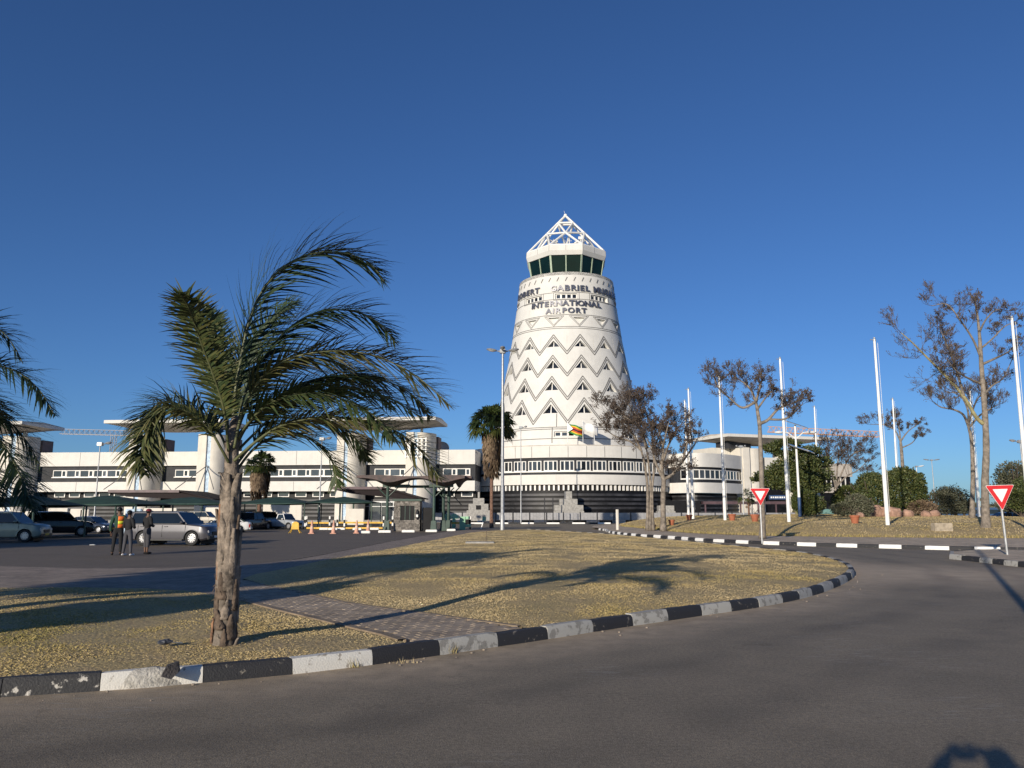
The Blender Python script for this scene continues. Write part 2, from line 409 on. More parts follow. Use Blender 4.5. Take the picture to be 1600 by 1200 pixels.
def pave_mat(name, base, sx, rot):
    m = mat(name, base, .9, var=.2, scale=1.5, bump=.3); t = m.node_tree; N = t.nodes; L = t.links
    bs = N['Principled BSDF']; geo = [n for n in N if n.type == 'NEW_GEOMETRY'][0]
    mp = N.new('ShaderNodeMapping'); mp.inputs['Rotation'].default_value = (0, 0, rot); L.new(geo.outputs['Position'], mp.inputs['Vector'])
    br = N.new('ShaderNodeTexBrick'); br.inputs['Scale'].default_value = 1; br.inputs['Brick Width'].default_value = sx; br.inputs['Row Height'].default_value = sx / 2
    br.inputs['Mortar Size'].default_value = .008; br.inputs['Color1'].default_value = (1.08, 1.08, 1.08, 1); br.inputs['Color2'].default_value = (.85, .85, .85, 1); br.inputs['Mortar'].default_value = (.5, .48, .45, 1)
    L.new(mp.outputs[0], br.inputs['Vector'])
    prev = bs.inputs['Base Color'].links[0].from_socket
    mx = N.new('ShaderNodeMix'); mx.data_type = 'RGBA'; mx.blend_type = 'MULTIPLY'; mx.inputs['Factor'].default_value = 1
    L.new(prev, mx.inputs['A']); L.new(br.outputs['Color'], mx.inputs['B']); L.new(mx.outputs['Result'], bs.inputs['Base Color'])
    return m
M['pave'] = pave_mat('walk_pavers', (.30, .24, .19), .2, .6)
M['pave2'] = pave_mat('roundabout_pavers', (.56, .45, .325), .2, .1)

def spline(pts, n=8, closed=False):
    P = [Vector(p) for p in pts]; out = []; m = len(P)
    rngi = range(m if closed else m - 1)
    for i in rngi:
        g = lambda k: P[k % m] if closed else P[min(max(k, 0), m - 1)]
        p0, p1, p2, p3 = g(i - 1), g(i), g(i + 1), g(i + 2)
        for k in range(n):
            t = k / n
            out.append(0.5 * ((2 * p1) + (p2 - p0) * t + (2 * p0 - 5 * p1 + 4 * p2 - p3) * t * t + (3 * p1 - p0 - 3 * p2 + p3) * t ** 3))
    if not closed: out.append(P[-1].copy())
    return out
def resample(P, step):
    out = [P[0].copy()]; acc = 0
    for i in range(len(P) - 1):
        a, b = P[i], P[i + 1]; L_ = (b - a).length; d = step - acc
        while d <= L_:
            out.append(a.lerp(b, d / L_)); d += step
        acc = L_ - (d - step)
    return out
def segd(p, poly, closed=True):
    """distance from points p (n,2) to polyline"""
    p = np.asarray(p, float); best = np.full(len(p), 1e9); m = len(poly)
    for i in range(m if closed else m - 1):
        a = np.array(poly[i][:2]); b = np.array(poly[(i + 1) % m][:2]); ab = b - a
        t = np.clip(((p - a) @ ab) / max(ab @ ab, 1e-12), 0, 1)
        best = np.minimum(best, np.linalg.norm(p - a - t[:, None] * ab, axis=1))
    return best
def gnoise(xy, scale, seed=0.0, res=.25):
    """perlin noise sampled on a grid and interpolated"""
    xy = np.asarray(xy, float); st = res / scale; x0, y0 = xy.min(0) - st; x1, y1 = xy.max(0) + 2 * st
    nx, ny = int((x1 - x0) / st) + 2, int((y1 - y0) / st) + 2
    G = np.array([[mnoise.noise(Vector(((x0 + i * st) * scale, (y0 + j * st) * scale, seed))) for j in range(ny)] for i in range(nx)])
    fx, fy = (xy[:, 0] - x0) / st, (xy[:, 1] - y0) / st; i, j = fx.astype(int), fy.astype(int); u, v = fx - i, fy - j
    return G[i, j] * (1 - u) * (1 - v) + G[i + 1, j] * u * (1 - v) + G[i, j + 1] * (1 - u) * v + G[i + 1, j + 1] * u * v
def inside(p, poly):
    p = np.asarray(p, float); c = np.zeros(len(p), bool); m = len(poly)
    for i in range(m):
        x0, y0 = poly[i][:2]; x1, y1 = poly[(i + 1) % m][:2]
        cond = (y0 > p[:, 1]) != (y1 > p[:, 1])
        with np.errstate(divide='ignore', invalid='ignore'):
            xi = (x1 - x0) * (p[:, 1] - y0) / (y1 - y0) + x0
        c ^= cond & (p[:, 0] < xi)
    return c
def sheet(name, poly, zf, material, step=None, pts=None, attr=None, kind='structure', parent=None):
    V = [Vector((p[0], p[1])) for p in poly]; m = len(V)
    if step:
        xs = [p.x for p in V]; ys = [p.y for p in V]
        g = np.array([(x, y) for x in np.arange(min(xs), max(xs), step) for y in np.arange(min(ys), max(ys), step)])
        g = g + np.random.RandomState(1).uniform(-.2, .2, g.shape) * step
        g = g[inside(g, V)]; g = g[segd(g, V) > step * .4] if len(g) else g
        V = V + [Vector(tuple(x)) for x in g]
    if pts is not None:
        V = V + [Vector(tuple(x)) for x in pts]
    r = delaunay_2d_cdt(V, [], [list(range(m))], 1, 1e-5)
    xy_ = np.array([(v.x, v.y) for v in r[0]])
    zz_ = zf(xy_) if callable(zf) else np.full(len(xy_), zf)
    co = [(a[0], a[1], z_) for a, z_ in zip(xy_.tolist(), zz_.tolist())]
    fs = [tuple(f) for f in r[2]]
    me = bpy.data.meshes.new(name); me.from_pydata(co, [], fs); me.materials.append(material)
    bm = bmesh.new(); bm.from_mesh(me)
    for f in bm.faces:
        if f.normal.z < 0: f.normal_flip()
    bm.to_mesh(me); bm.free()
    me.polygons.foreach_set('use_smooth', [True] * len(me.polygons))
    if attr is not None:
        a = me.attributes.new(attr[0], 'FLOAT', 'POINT')
        a.data.foreach_set('value', attr[1](np.array([(c[0], c[1]) for c in co])).astype(np.float32))
    o = link(name, me, parent, kind=kind); return o
# ================================================================== GROUND
# far ground
far = [(-900, -60), (900, -60), (900, 1400), (-900, 1400)]
g = MB(); g.quad((-900, -60, -.03), (900, -60, -.03), (900, 1500, -.03), (-900, 1500, -.03)); g.build('ground', M['soil'], kind='structure')
KZ = .16
# --- main kerb: boundaries of the painted stones measured on the photograph
kb_px = [(0, 1090), (155, 1080), (317, 1067), (457, 1054), (583, 1039), (688, 1024), (779, 1010.5), (857, 999), (928, 987.6), (990, 978), (1045, 970),
         (1098, 962), (1144, 955.5), (1187, 949), (1224, 942), (1250, 936.5), (1270, 931), (1288, 925.5), (1303, 919.5), (1314, 915), (1325, 909), (1332, 904.5), (1336, 899.5)]
kerb_pts = [gr(x, y) for x, y in kb_px]
first = kerb_pts[0]; dirn = (kerb_pts[0] - kerb_pts[1]).normalized()
pre = [first + dirn * 1.02 * k + Vector((0, -.012 * k * k, 0)) for k in range(14, 0, -1)]
tip = kerb_pts[-1]
# far side of the lawn, seen over the grass
back_px = [(1337, 892), (1331, 885), (1318, 878.5), (1300, 873), (1278, 868), (1240, 862), (1190, 857.5), (1145, 853), (1100, 848.5), (1030, 842), (950, 835), (880, 830.5), (820, 827.2)]
back = [gr(x, y, .10) for x, y in back_px]
for b_ in back: b_.z = 0
back_dense = resample([tip] + spline(back, 6), 1.0)[1:]
full_kerb = pre + kerb_pts + back_dense
NPRE = len(pre)
def kerb_run(name, pts, matf, h=KZ, wdt=.15, side=1, closed=False, label=None, z0=0.0):
    root = empty(name, pts[0], kind='structure')
    n = len(pts); nr = []
    for i in range(n):
        a = pts[(i - 1) % n] if closed else pts[max(i - 1, 0)]; b = pts[(i + 1) % n] if closed else pts[min(i + 1, n - 1)]
        t = (b - a); t.z = 0; t.normalize(); nr.append(Vector((-t.y, t.x, 0)) * side)
    for i in range(n if closed else n - 1):
        j = (i + 1) % n
        a, b = pts[i], pts[j]; t = (b - a).normalized(); g_ = .004
        a2, b2 = a + t * g_, b - t * g_
        rs = random.Random(i * 7 + int(a.x * 10)); hz = h + rs.uniform(-.008, .008)
        vs_ = []; K = 5
        for k in range(K + 1):
            u = k / K; p = a2.lerp(b2, u); nn = nr[i].lerp(nr[j], u).normalized()
            jit = lambda s=.004: rs.uniform(-s, s)
            for (o_, z_) in ((0, -.05), (.004, h * .5), (.018, hz - .03), (.04 , hz), (wdt, hz), (wdt, -.05)):
                e = 0 if k not in (0, K) else .004
                q = p + nn * (o_ + jit() + e); vs_.append((q.x, q.y, z0 + z_ + (jit() - e if z_ > 0 else 0)))
        fs = []
        for k in range(K):
            for m_ in range(6):
                c, d = k * 6 + m_, k * 6 + (m_ + 1) % 6
                fs.append((c, d, d + 6, c + 6))
        fs.append(tuple(range(6))); fs.append(tuple(range(K * 6 + 5, K * 6 - 1, -1)))
        m_ = MB(); m_.add(vs_, fs)
        st = m_.build('kerb_stone', matf(i), root, world=True, smooth=True)
    return root
def kmat(i):
    j = i - NPRE       # stone between kerb_pts[j], kerb_pts[j+1]
    if j < 0: return [M['kbw'], M['kw']][(-j) % 2 == 0] if j < -1 else M['kbw']
    if j == 0: return M['kbw']
    if j % 2 == 1: return M['kw'] if j < 5 else M['kg']
    return M['kb']
kerb_run('kerb', full_kerb, kmat)
# inner edge of kerb = lawn boundary
def inset(pts, d, side=1):
    out = []
    for i in range(len(pts)):
        a = pts[max(i - 1, 0)]; b = pts[min(i + 1, len(pts) - 1)]; t = (b - a); t.z = 0; t.normalize()
        out.append(pts[i] + Vector((-t.y, t.x, 0)) * side * d)
    return out
inner = inset(full_kerb, .155)
# --- walks and lawns
LZ = .14
def g2(l, z=LZ): return [gr(x, y, z) for x, y in l]
i_cross_l = NPRE + 4        # kerb index where the crossing path's left side meets (px ~650)
i_cross_r = NPRE + 7        # px ~857
def nearest(pts, p): return min(range(len(pts)), key=lambda i: (pts[i].xy - p.xy).length)
pL = inner[NPRE + 4].lerp(inner[NPRE + 5], .35); pR = inner[NPRE + 6].lerp(inner[NPRE + 7], .9)
# main lawn
lawn1_left = g2([(819, 979.5), (745, 968), (669, 957.5), (594, 948), (540, 940), (500, 931), (455, 921), (408, 911), (380, 903), (400, 896), (440, 889), (500, 876), (560, 865), (612, 856.5), (680, 843), (735, 832), (775, 828.5)])
lawn1 = [p for p in lawn1_left[::-1]]
iR = NPRE + 7
ib = len(inner) - 1
main_poly = [pR] + inner[iR:] + lawn1          # kerb -> tip -> back -> left side -> down to the path
def lz(p): return gnoise(p, .5) * .03 + gnoise(p, 1.6, 3) * .014
def main_zv(p):
    d = segd(p, main_poly); return LZ - .01 + np.minimum(d / 1.5, 1) * (.05 + lz(p)) + np.minimum(d / 6, 1) * .08
def main_z(x, y): return float(main_zv(np.array([(x, y)]))[0])
sheet('lawn', main_poly, main_zv, M['lawn'], step=.8)
# second lawn (palm)
lawn2_r = g2([(648, 1006), (600, 992), (543, 979), (480, 964), (430, 952), (385, 940.5), (345, 930), (300, 922.5), (230, 918.5), (120, 917), (0, 917.5)])
L2far = [Vector((-16, 18.0, 0)), Vector((-22, 17.4, 0))]
iL = NPRE + 4
palm_poly = inner[:iL + 1] + [pL] + lawn2_r + L2far
def palm_zv(p):
    d = segd(p, palm_poly); b_ = np.exp(-((p[:, 0] + 3.75) ** 2 + (p[:, 1] - 10.6) ** 2) / .35) * .05
    return LZ - .01 + np.minimum(d / 1.2, 1) * (.05 + lz(p)) + b_
sheet('lawn', palm_poly, palm_zv, M['lawn2'], step=.45)
# soil margin + sub-base under bricks: one sheet a little lower covering everything inside the kerb
cpk_edge = g2([(700, 830.5), (650, 839), (600, 848), (550, 858), (500, 868), (450, 876.5), (400, 882), (330, 886), (230, 888.5), (130, 889), (60, 887), (0, 885.5)], .1) + [Vector((-30, 25.0, 0)), Vector((-60, 26, 0))]
base_poly = inner + [gr(775, 828, .1), gr(735, 827.5, .1)] + cpk_edge + [Vector((-60, 5, 0)), Vector((-30, 3.5, 0))]
sheet('verge', base_poly, LZ - .045, M['soil'], step=2.5)
# walk along the car park (pavers by material) and crossing path (real bricks)
walk_poly = g2([(775, 828.5), (735, 827.5)]) + [Vector((p.x, p.y, 0)) for p in cpk_edge] + [Vector((-60, 21, 0))] + [Vector((-22, 17.5, 0)), Vector((-16, 18.1, 0))] + lawn2_r[:-11:-1][:6] + lawn1_left[8:]
sheet('pavement', walk_poly, LZ - .025, M['pave'], step=2)
# concrete edging + crossing path of bricks
A = (gr(385, 940.5, LZ) ); 
path_poly = [pL, pR] + lawn1_left[:9] + [gr(345, 915, LZ)] + lawn2_r[::-1][4:]
pave = empty('brick_path', (0, 0, 0), kind='structure')
pdir = (gr(430, 936, LZ) - gr(740, 992, LZ)); pdir.z = 0; pdir.normalize(); pn = Vector((-pdir.y, pdir.x, 0)); ang = math.atan2(pdir.y, pdir.x)
o0 = gr(740, 992, LZ)
bw, bl, gp = .105, .205, .006
cand = []
for i in range(-60, 160):
    for j in range(-60, 60):
        p = o0 + pdir * (i * (bw + gp)) + pn * (j * (bl + gp) + (i % 2) * (bl / 2))
        cand.append((p.x, p.y))
cand = np.array(cand); ok = inside(cand, path_poly) & (segd(cand, path_poly) > .09); cand = cand[ok]
order = np.argsort(np.hypot(cand[:, 0], cand[:, 1])); cand = cand[order]
bmE = MB()
c_ = .006; hx, hy = bw / 2, bl / 2
bmE.add([(-hx, -hy, -.04), (hx, -hy, -.04), (hx, hy, -.04), (-hx, hy, -.04), (-hx, -hy, -c_), (hx, -hy, -c_), (hx, hy, -c_), (-hx, hy, -c_),
         (-hx + c_, -hy + c_, 0), (hx - c_, -hy + c_, 0), (hx - c_, hy - c_, 0), (-hx + c_, hy - c_, 0)],
        [(0, 1, 5, 4), (1, 2, 6, 5), (2, 3, 7, 6), (3, 0, 4, 7), (4, 5, 9, 8), (5, 6, 10, 9), (6, 7, 11, 10), (7, 4, 8, 11), (8, 9, 10, 11)])
brick_me = bmE.mesh('brick', M['brickp'])
rs = random.Random(3); rest = MB()
for k, (x, y) in enumerate(cand):
    z = LZ + rs.uniform(-.004, .004) + .004
    if k < 300:
        b_ = link('brick', brick_me, pave, (x, y, z), ang + rs.uniform(-.012, .012)); b_.rotation_euler.x = rs.uniform(-.012, .012)
    else:
        ca, sa = math.cos(ang), math.sin(ang)
        rest.add([(x + v[0] * ca - v[1] * sa, y + v[0] * sa + v[1] * ca, z + v[2]) for v in bmE.v], bmE.f)
M['brickp2'] = mat('paving_brick_far', (.33, .265, .20), .85, var=.28, scale=5, bump=.4, bscale=60)
rest.build('brick_field', M['brickp2'], pave, kind='stuff', fix=False)
# pale concrete edging strips
def ribbon(name, pts, w_, z, m_, kind='structure', h=.05, parent=None):
    a = inset(pts, w_ / 2); b = inset(pts, -w_ / 2); mm = MB(); n = len(pts)
    vs_ = []
    for i in range(n): vs_ += [(a[i].x, a[i].y, z), (b[i].x, b[i].y, z), (a[i].x, a[i].y, z - h), (b[i].x, b[i].y, z - h)]
    fs = []
    for i in range(n - 1):
        o = i * 4; fs += [(o, o + 1, o + 5, o + 4), (o + 2, o, o + 4, o + 6), (o + 1, o + 3, o + 7, o + 5)]
    mm.add(vs_, fs); return mm.build(name, m_, parent, kind=kind)
M['edging'] = mat('edging', (.24, .185, .13), .9, var=.25, scale=4, bump=.4)
ribbon('path_edging', g2([(628, 1000), (600, 991), (543, 978), (480, 963), (430, 951), (385, 939)]), .11, LZ + .012, M['edging'])
ribbon('path_edging', g2([(812, 978), (745, 969), (669, 958.5), (594, 949), (540, 941), (500, 932), (455, 922)]), .08, LZ + .006, M['edging'])
ribbon('walk_edging', [Vector((p.x, p.y, 0)) for p in cpk_edge[:6]], .08, LZ - .01, M['edging'], h=.2)

# --- roundabout
rk_px = [(945, 829.8), (950, 832.5), (970, 835.5), (1000, 838.5), (1050, 842), (1093, 845.5), (1140, 848.3), (1187, 850.7), (1250, 853), (1300, 854.5), (1387, 857), (1500, 860), (1600, 862)]
rk = [gr(x, y) for x, y in rk_px] + [Vector(p) for p in ((27, 31.2, 0), (36, 30.5, 0), (48, 33, 0), (58, 41, 0), (65, 55, 0), (66, 72, 0), (58, 92, 0), (44, 103, 0), (30, 105, 0), (17, 101, 0), (10, 90, 0), (7.6, 78, 0))]
rkd = spline(rk, 10, closed=True); rkd.append(rkd[0].copy()); rkr = resample(rkd, .95)
area = sum(rkr[i].x * rkr[(i + 1) % len(rkr)].y - rkr[(i + 1) % len(rkr)].x * rkr[i].y for i in range(len(rkr)))
side = 1 if area > 0 else -1
vis = [i for i, p in enumerate(rkr) if True]
ysort = [p for p in rkr]
near_run = [p for p in rkr if p.y < 75 and p.x < 30]
# contiguous visible part
idx = [i for i, p in enumerate(rkr) if p.y < 72 and p.x < 29]
st = next(k for k in range(len(rkr)) if k in idx and (k - 1) % len(rkr) not in idx)
run = []
k = st
while k % len(rkr) in idx and len(run) < len(rkr): run.append(rkr[k % len(rkr)]); k += 1
kerb_run('roundabout_kerb', run, lambda i: M['kw2'] if i % 2 == 0 else M['kb'], side=side, h=.17)
kd_poly = [Vector((p.x, p.y, 0)) for p in rkr]
rin = inset(rkr, .14, side)
gpts = [(11, 83), (11.3, 74), (11.6, 66), (12.2, 56), (14.3, 50.5), (18, 47.2), (23, 45.4), (30, 44.2), (40, 44), (50, 47), (56.5, 58), (58, 72), (52, 87), (42, 95), (30, 97), (20, 95), (13, 90)]
gpoly = spline([Vector((x, y, 0)) for x, y in gpts], 6, closed=True)
def moundv(p):
    d = segd(p, gpoly); i_ = inside(p, gpoly)
    z = .2 + np.minimum(d / .25, 1) * .07 + (1 - np.exp(-d / 4.2)) * (.5 + np.maximum(0, p[:, 1] - 45) * .015) + np.sin(p[:, 0] * .31 + 1) * np.sin(p[:, 1] * .27) * .04 * np.minimum(d / 3, 1)
    return np.where(i_, z, .2)
def mound(x, y): return float(moundv(np.array([(x, y)]))[0])
def rband(p): return .165 + np.minimum(segd(p, kd_poly) / 6, 1) * .03
sheet('pavement', [rin[i] for i in range(0, len(rin), 2)], rband, M['pave2'], step=3.5)
sheet('roundabout_lawn', gpoly, moundv, M['lawn'], step=1.3)
# small splitter island at right
isl = [gr(x, y) for x, y in ((1483, 873.5), (1502, 875.5), (1530, 878.7), (1550, 881), (1568, 883.2), (1590, 885.6), (1612, 888))]
d_ = (isl[-1] - isl[-2]); isl += [isl[-1] + d_ * k for k in range(1, 9)]
isb = [gr(x, y) for x, y in ((1484, 867.5), (1520, 865.0), (1560, 864.5), (1600, 865.5))]; isb += [isb[-1] + Vector((3.5, -.6, 0)), isb[-1] + Vector((8, -2.2, 0))]
isl_poly = isl + isb[::-1]
kerb_run('island_kerb', isl, lambda i: M['kg'] if i % 2 == 0 else M['kb'], h=.17)
kerb_run('island_kerb', isb[::-1] + [isl[0]], lambda i: M['kg'] if i % 2 else M['kb'], h=.17)
cen = sum(isl_poly, Vector()) / len(isl_poly)
sheet('traffic_island', [cen + (p - cen) * .985 for p in isl_poly], .155, M['pave2'])

# --- asphalt
allk = [p for p in full_kerb]
def kdist(p):
    return segd(p, [tuple(q) for q in full_kerb], closed=False)
road_poly = [(-40, -14), (60, -14), (85, 20), (85, 112), (-8, 112), (-9.5, 60), (-40, 30)]
near_pts = np.array([(x, y) for x in np.arange(-14, 30, .8) for y in np.arange(0.5, 34, .8)])
far_pts = np.array([(x, y) for x in np.arange(-8, 80, 5) for y in np.arange(38, 110, 5)])
sheet('road', road_poly, 0.0, M['asphalt'], pts=np.vstack([near_pts, far_pts]), attr=('kd', kdist))
cp_poly = [tuple(p.xy) for p in cpk_edge] + [(-110, 26), (-110, 122), (-5, 122), (-5, 70)] + [tuple(gr(735, 827, .1).xy)]
sheet('car_park', cp_poly, .03, M['carpark'])
# forecourt in front of the terminal
fc = MB(); fc.b2((-110, 117, -.2), (70, 175, .35)); fc.build('forecourt', M['concrete'], kind='structure')
fk = [Vector((x, 116.9, 0)) for x in np.arange(-12, 34, 1.9)]
kerb_run('forecourt_kerb', fk, lambda i: M['kw2'] if i % 2 == 0 else M['kb'], h=.36, side=1)
fk = [Vector((x, 107, 0)) for x in np.arange(-9, 14, 1.7)]
kerb_run('median_kerb', fk, lambda i: M['kw2'] if i % 2 == 0 else M['kb'], h=.2, side=1)

# --- grass blades
def blades(name, poly, zf, dens_near, dens_far, y_far, hmin, hmax, w0, seed, ymax=1e9, dry=.6, patches=()):
    rs = np.random.RandomState(seed); P = np.array([(p[0], p[1]) for p in poly])
    x0, y0 = P.min(0); x1, y1 = P.max(0); y1 = min(y1, ymax); x0 = max(x0, -14)
    N_ = int((x1 - x0) * (y1 - y0) * dens_near); q = rs.uniform((x0, y0), (x1, y1), (N_, 2))
    q = q[np.abs(q[:, 0]) < q[:, 1] * .72 + 1.0]; dist = np.hypot(q[:, 0], q[:, 1]); pr = np.clip((9.0 / dist) ** 1.6, dens_far / dens_near, 1)
    q = q[rs.uniform(size=len(q)) < pr]
    q = q[inside(q, P)]
    e = segd(q, P)
    nz = gnoise(q, .9, 5); n2 = gnoise(q, .25, 9)
    keep = rs.uniform(size=len(q)) < np.clip(.72 + nz * .9, .12, 1) * np.clip(e / .25 + .25, 0, 1)
    for (cx, cy, rr) in patches: keep &= ~((np.hypot(q[:, 0] - cx, q[:, 1] - cy) < rr) & (rs.uniform(size=len(q)) < .75))
    q = q[keep]; nz = nz[keep]; n2 = n2[keep]; dist = np.hypot(q[:, 0], q[:, 1]); n = len(q)
    z = zf(q)
    h = rs.uniform(hmin, hmax, n) * (1 + nz * .5) * np.clip(dist / 16, 1, 2.2) ** .4
    a = rs.uniform(0, 6.283, n); lean = rs.uniform(.3, 1.9, n) * h; wd = w0 * np.clip(dist / 8, 1, 5) * rs.uniform(.7, 1.4, n)
    b_ = rs.uniform(0, 6.283, n)
    V = np.zeros((n, 4, 3))
    c0 = np.stack([q[:, 0], q[:, 1], z - .012], 1)
    sd = np.stack([np.cos(b_) * wd, np.sin(b_) * wd, 0 * z], 1)
    mid = c0 + np.stack([np.cos(a) * lean * .4, np.sin(a) * lean * .4, h * .75], 1)
    top = c0 + np.stack([np.cos(a) * lean, np.sin(a) * lean, h * rs.uniform(.75, 1.1, n)], 1)
    V[:, 0] = c0 - sd; V[:, 1] = c0 + sd; V[:, 2] = mid + sd * .8; V[:, 3] = top
    tint = np.clip(dry + n2 * -.55 + rs.normal(0, .12, n), 0, 1)
    return soup(name, V.reshape(-1, 3), 4, M['blade'], attr=tint)
blades('grass', palm_poly, palm_zv, 5600, 1300, 20, .008, .026, .0013, 1, dry=.6, patches=[(-3.9, 10.4, .55), (-2.9, 9.3, .35)])
blades('grass', main_poly, main_zv, 5000, 220, 60, .008, .026, .0015, 2, ymax=62, dry=.66, patches=[(4.6, 20.5, .7), (7.5, 20.0, .5)])
blades('grass', gpoly, moundv, 700, 60, 90, .02, .045, .0024, 3, dry=.6)
# ragged fringe of longer grass on the edge of the roundabout lawn
rs_ = np.random.RandomState(5); E = resample(gpoly[:70], .05); V = []; tn = []
for p in E:
    if p.y > 80 : continue
    for _ in range(3):
        c = np.array([p.x + rs_.normal(0, .12), p.y + rs_.normal(.1, .15), .2]); a = rs_.uniform(0, 6.28); h = rs_.uniform(.06, .2)
        s_ = np.array([math.cos(a), math.sin(a), 0]) * .02
        t_ = c + np.array([rs_.normal(0, .05), rs_.normal(-.03, .05), h]); V += [c - s_, c + s_, t_ + s_ * .3, t_]; tn.append(np.clip(rs_.normal(.3, .2), 0, 1))
soup('grass', np.array(V), 4, M['blade'], attr=tn)
# ================================================================== TERMINAL
GZ = .35
TC = Vector((xat(886, 560, 139), 139, 0))
a0 = math.atan2(-TC.y, -TC.x)            # direction from the tower to the viewer
def tower_r(z):                          # concave taper
    P_ = [(0, 13.6), (13, 13.3), (17, 12.6), (22, 11.55), (27, 10.55), (32, 9.7), (37, 9.0), (42, 8.45), (60, 8.3)]
    for (za, ra), (zb, rb) in zip(P_, P_[1:]):
        if z <= zb: return ra + (rb - ra) * (z - za) / (zb - za)
    return P_[-1][1]
def zf(py):                              # height of a point seen at py on the front of the tower
    z = zat(py, 127)
    for _ in range(8): z = zat(py, TC.y - tower_r(z) * .99)
    return z
ZT = zf(429.5)
tw = empty('control_tower', (TC.x, TC.y, 0), label='tall white tapering airport control tower with zigzag bands and glazed cab', cat='control tower')
def tp(ang, z, off=0.0):                  # local point on the tower skin, ang measured from a0
    r = tower_r(z) + off; return Vector((r * math.cos(a0 + ang), r * math.sin(a0 + ang), z))
# shaft with real recesses
prof = [(tower_r(8), 8)] + [(tower_r(z), z) for z in (13, 17, 22, 27, 32, 37, 42)] + [(tower_r(ZT), ZT), (tower_r(ZT) - .6, ZT), (tower_r(ZT) - .6, ZT - .8), (0.0, ZT - .8)]
sh = MB(); sh.lathe(prof, 112)
n_ = 112; sh.add([(0.0, 0.0, 8.0)], []); b0 = len(sh.v) - 1
sh.f += [(b0, (k + 1) % n_, k) for k in range(n_)]; sh.m += [0] * n_
shaft = sh.build('shaft', M['tower'], tw, smooth=True)
PER = 2 * math.pi / 14
cut = MB(); D = .75
def recess(poly, depth=D):               # poly [(ang, z)]
    fr = [tp(a, z, .6) for a, z in poly]; bk = [tp(a, z, -depth) for a, z in poly]; n = len(poly)
    cut.add(fr + bk, [tuple(range(n)), tuple(range(2 * n - 1, n - 1, -1))] + [(i, n + i, n + (i + 1) % n, (i + 1) % n) for i in range(n)])
rows = [(523, 551.5, 531.5, 541.3), (555, 586, 562.5, 575), (588, 623, 596, 609.3), (622, 660, 631, 645.5)]
RW = []
for (ya, yv, wa, wb) in rows: RW.append((zf(ya), zf(yv), zf(wa), zf(wb)))
vis_k = [k for k in range(14)]
tri_w = []
for (za, zv, wa, wb) in RW:
    for k in vis_k:
        c = (k + .5) * PER; hw = PER * .5 * (za - wb) / (za - zv) * .72
        recess([(c - hw, wb), (c + hw, wb), (c, wa)]); tri_w.append((c, hw, wa, wb))
ia, ib_ = zf(495.5), zf(504.5)
for k in vis_k:
    c = (k + .5) * PER; recess([(c - PER * .24, ia), (c, ib_), (c + PER * .24, ia)], .45)
w1, w0_ = zf(458.5), zf(466.5)
for k in range(9): c = k * R(40); recess([(c - R(12.2), w0_), (c, w0_), (c + R(12.2), w0_), (c + R(12.2), w1), (c, w1), (c - R(12.2), w1)], .55)
u1, u0 = zf(674), zf(682)
for k in range(7): c = k * R(51.43); recess([(c - R(9.6), u0), (c, u0), (c + R(9.6), u0), (c + R(9.6), u1), (c, u1), (c - R(9.6), u1)], .6)
cut_o = cut.build('cutter', M['tower'], None); cut_o.location = tw.location
bpy.context.view_layer.update()
md = shaft.modifiers.new('b', 'BOOLEAN'); md.operation = 'DIFFERENCE'; md.object = cut_o; md.solver = 'EXACT'
dg = bpy.context.evaluated_depsgraph_get(); me_ = bpy.data.meshes.new_from_object(shaft.evaluated_get(dg)); shaft.modifiers.clear()
shaft.data = me_; me_.set_sharp_from_angle(angle=R(30))
bpy.data.objects.remove(cut_o)
def strip(mb, pts, off=.03, th=.02, wdt=.09, seg=6):   # thin moulding following the skin
    for (a, za), (b, zb) in zip(pts, pts[1:]):
        for i in range(seg):
            t0, t1 = i / seg, (i + 1) / seg
            A0 = a + (b - a) * t0; A1 = a + (b - a) * t1; Z0 = za + (zb - za) * t0; Z1 = za + (zb - za) * t1
            r = tower_r(Z0); du = Vector(((A1 - A0) * r, Z1 - Z0)); L_ = du.length or 1; nu = Vector((-du.y, du.x)) / L_ * wdt / 2
            e = du / L_ * .02
            q = []
            for (A_, Z_, s) in ((A0, Z0, 1), (A1, Z1, 1), (A1, Z1, -1), (A0, Z0, -1)):
                q.append((A_ + nu.x * s / r, Z_ + nu.y * s))
            f = [tp(x, y, off) for x, y in q]; k_ = [tp(x, y, -.05) for x, y in q]
            mb.add(f + k_, [(0, 1, 2, 3), (0, 4, 5, 1), (1, 5, 6, 2), (2, 6, 7, 3), (3, 7, 4, 0)])
for (za, zv, wa, wb) in RW:
    for k in vis_k:
        mb = MB()
        for dz in (0, .46):
            strip(mb, [(k * PER, zv - dz + .25), ((k + .5) * PER, za - dz + .1), ((k + 1) * PER, zv - dz + .25)], wdt=.16)
        mb.build('zigzag_moulding', M['groove'], tw)
for py in (456.7, 467.3, 491.5, 510.2, 512.8, 667.2, 670.0, 685):
    mb = MB(); z = zf(py); strip(mb, [(0, z), (2 * math.pi, z)], wdt=.10 if py < 660 else .12, seg=112); mb.build('ring_moulding', M['groove'], tw)
for k in vis_k:
    mb = MB(); c = (k + .5) * PER
    for s_ in (.40, .33):
        strip(mb, [(c - PER * s_, ia + .25 * s_ / .4), (c, ib_ - .55 * (s_ / .4) ** 3), (c + PER * s_, ia + .25 * s_ / .4), (c - PER * s_, ia + .25 * s_ / .4)], wdt=.07)
    mb.build('triangle_moulding', M['groove'], tw)
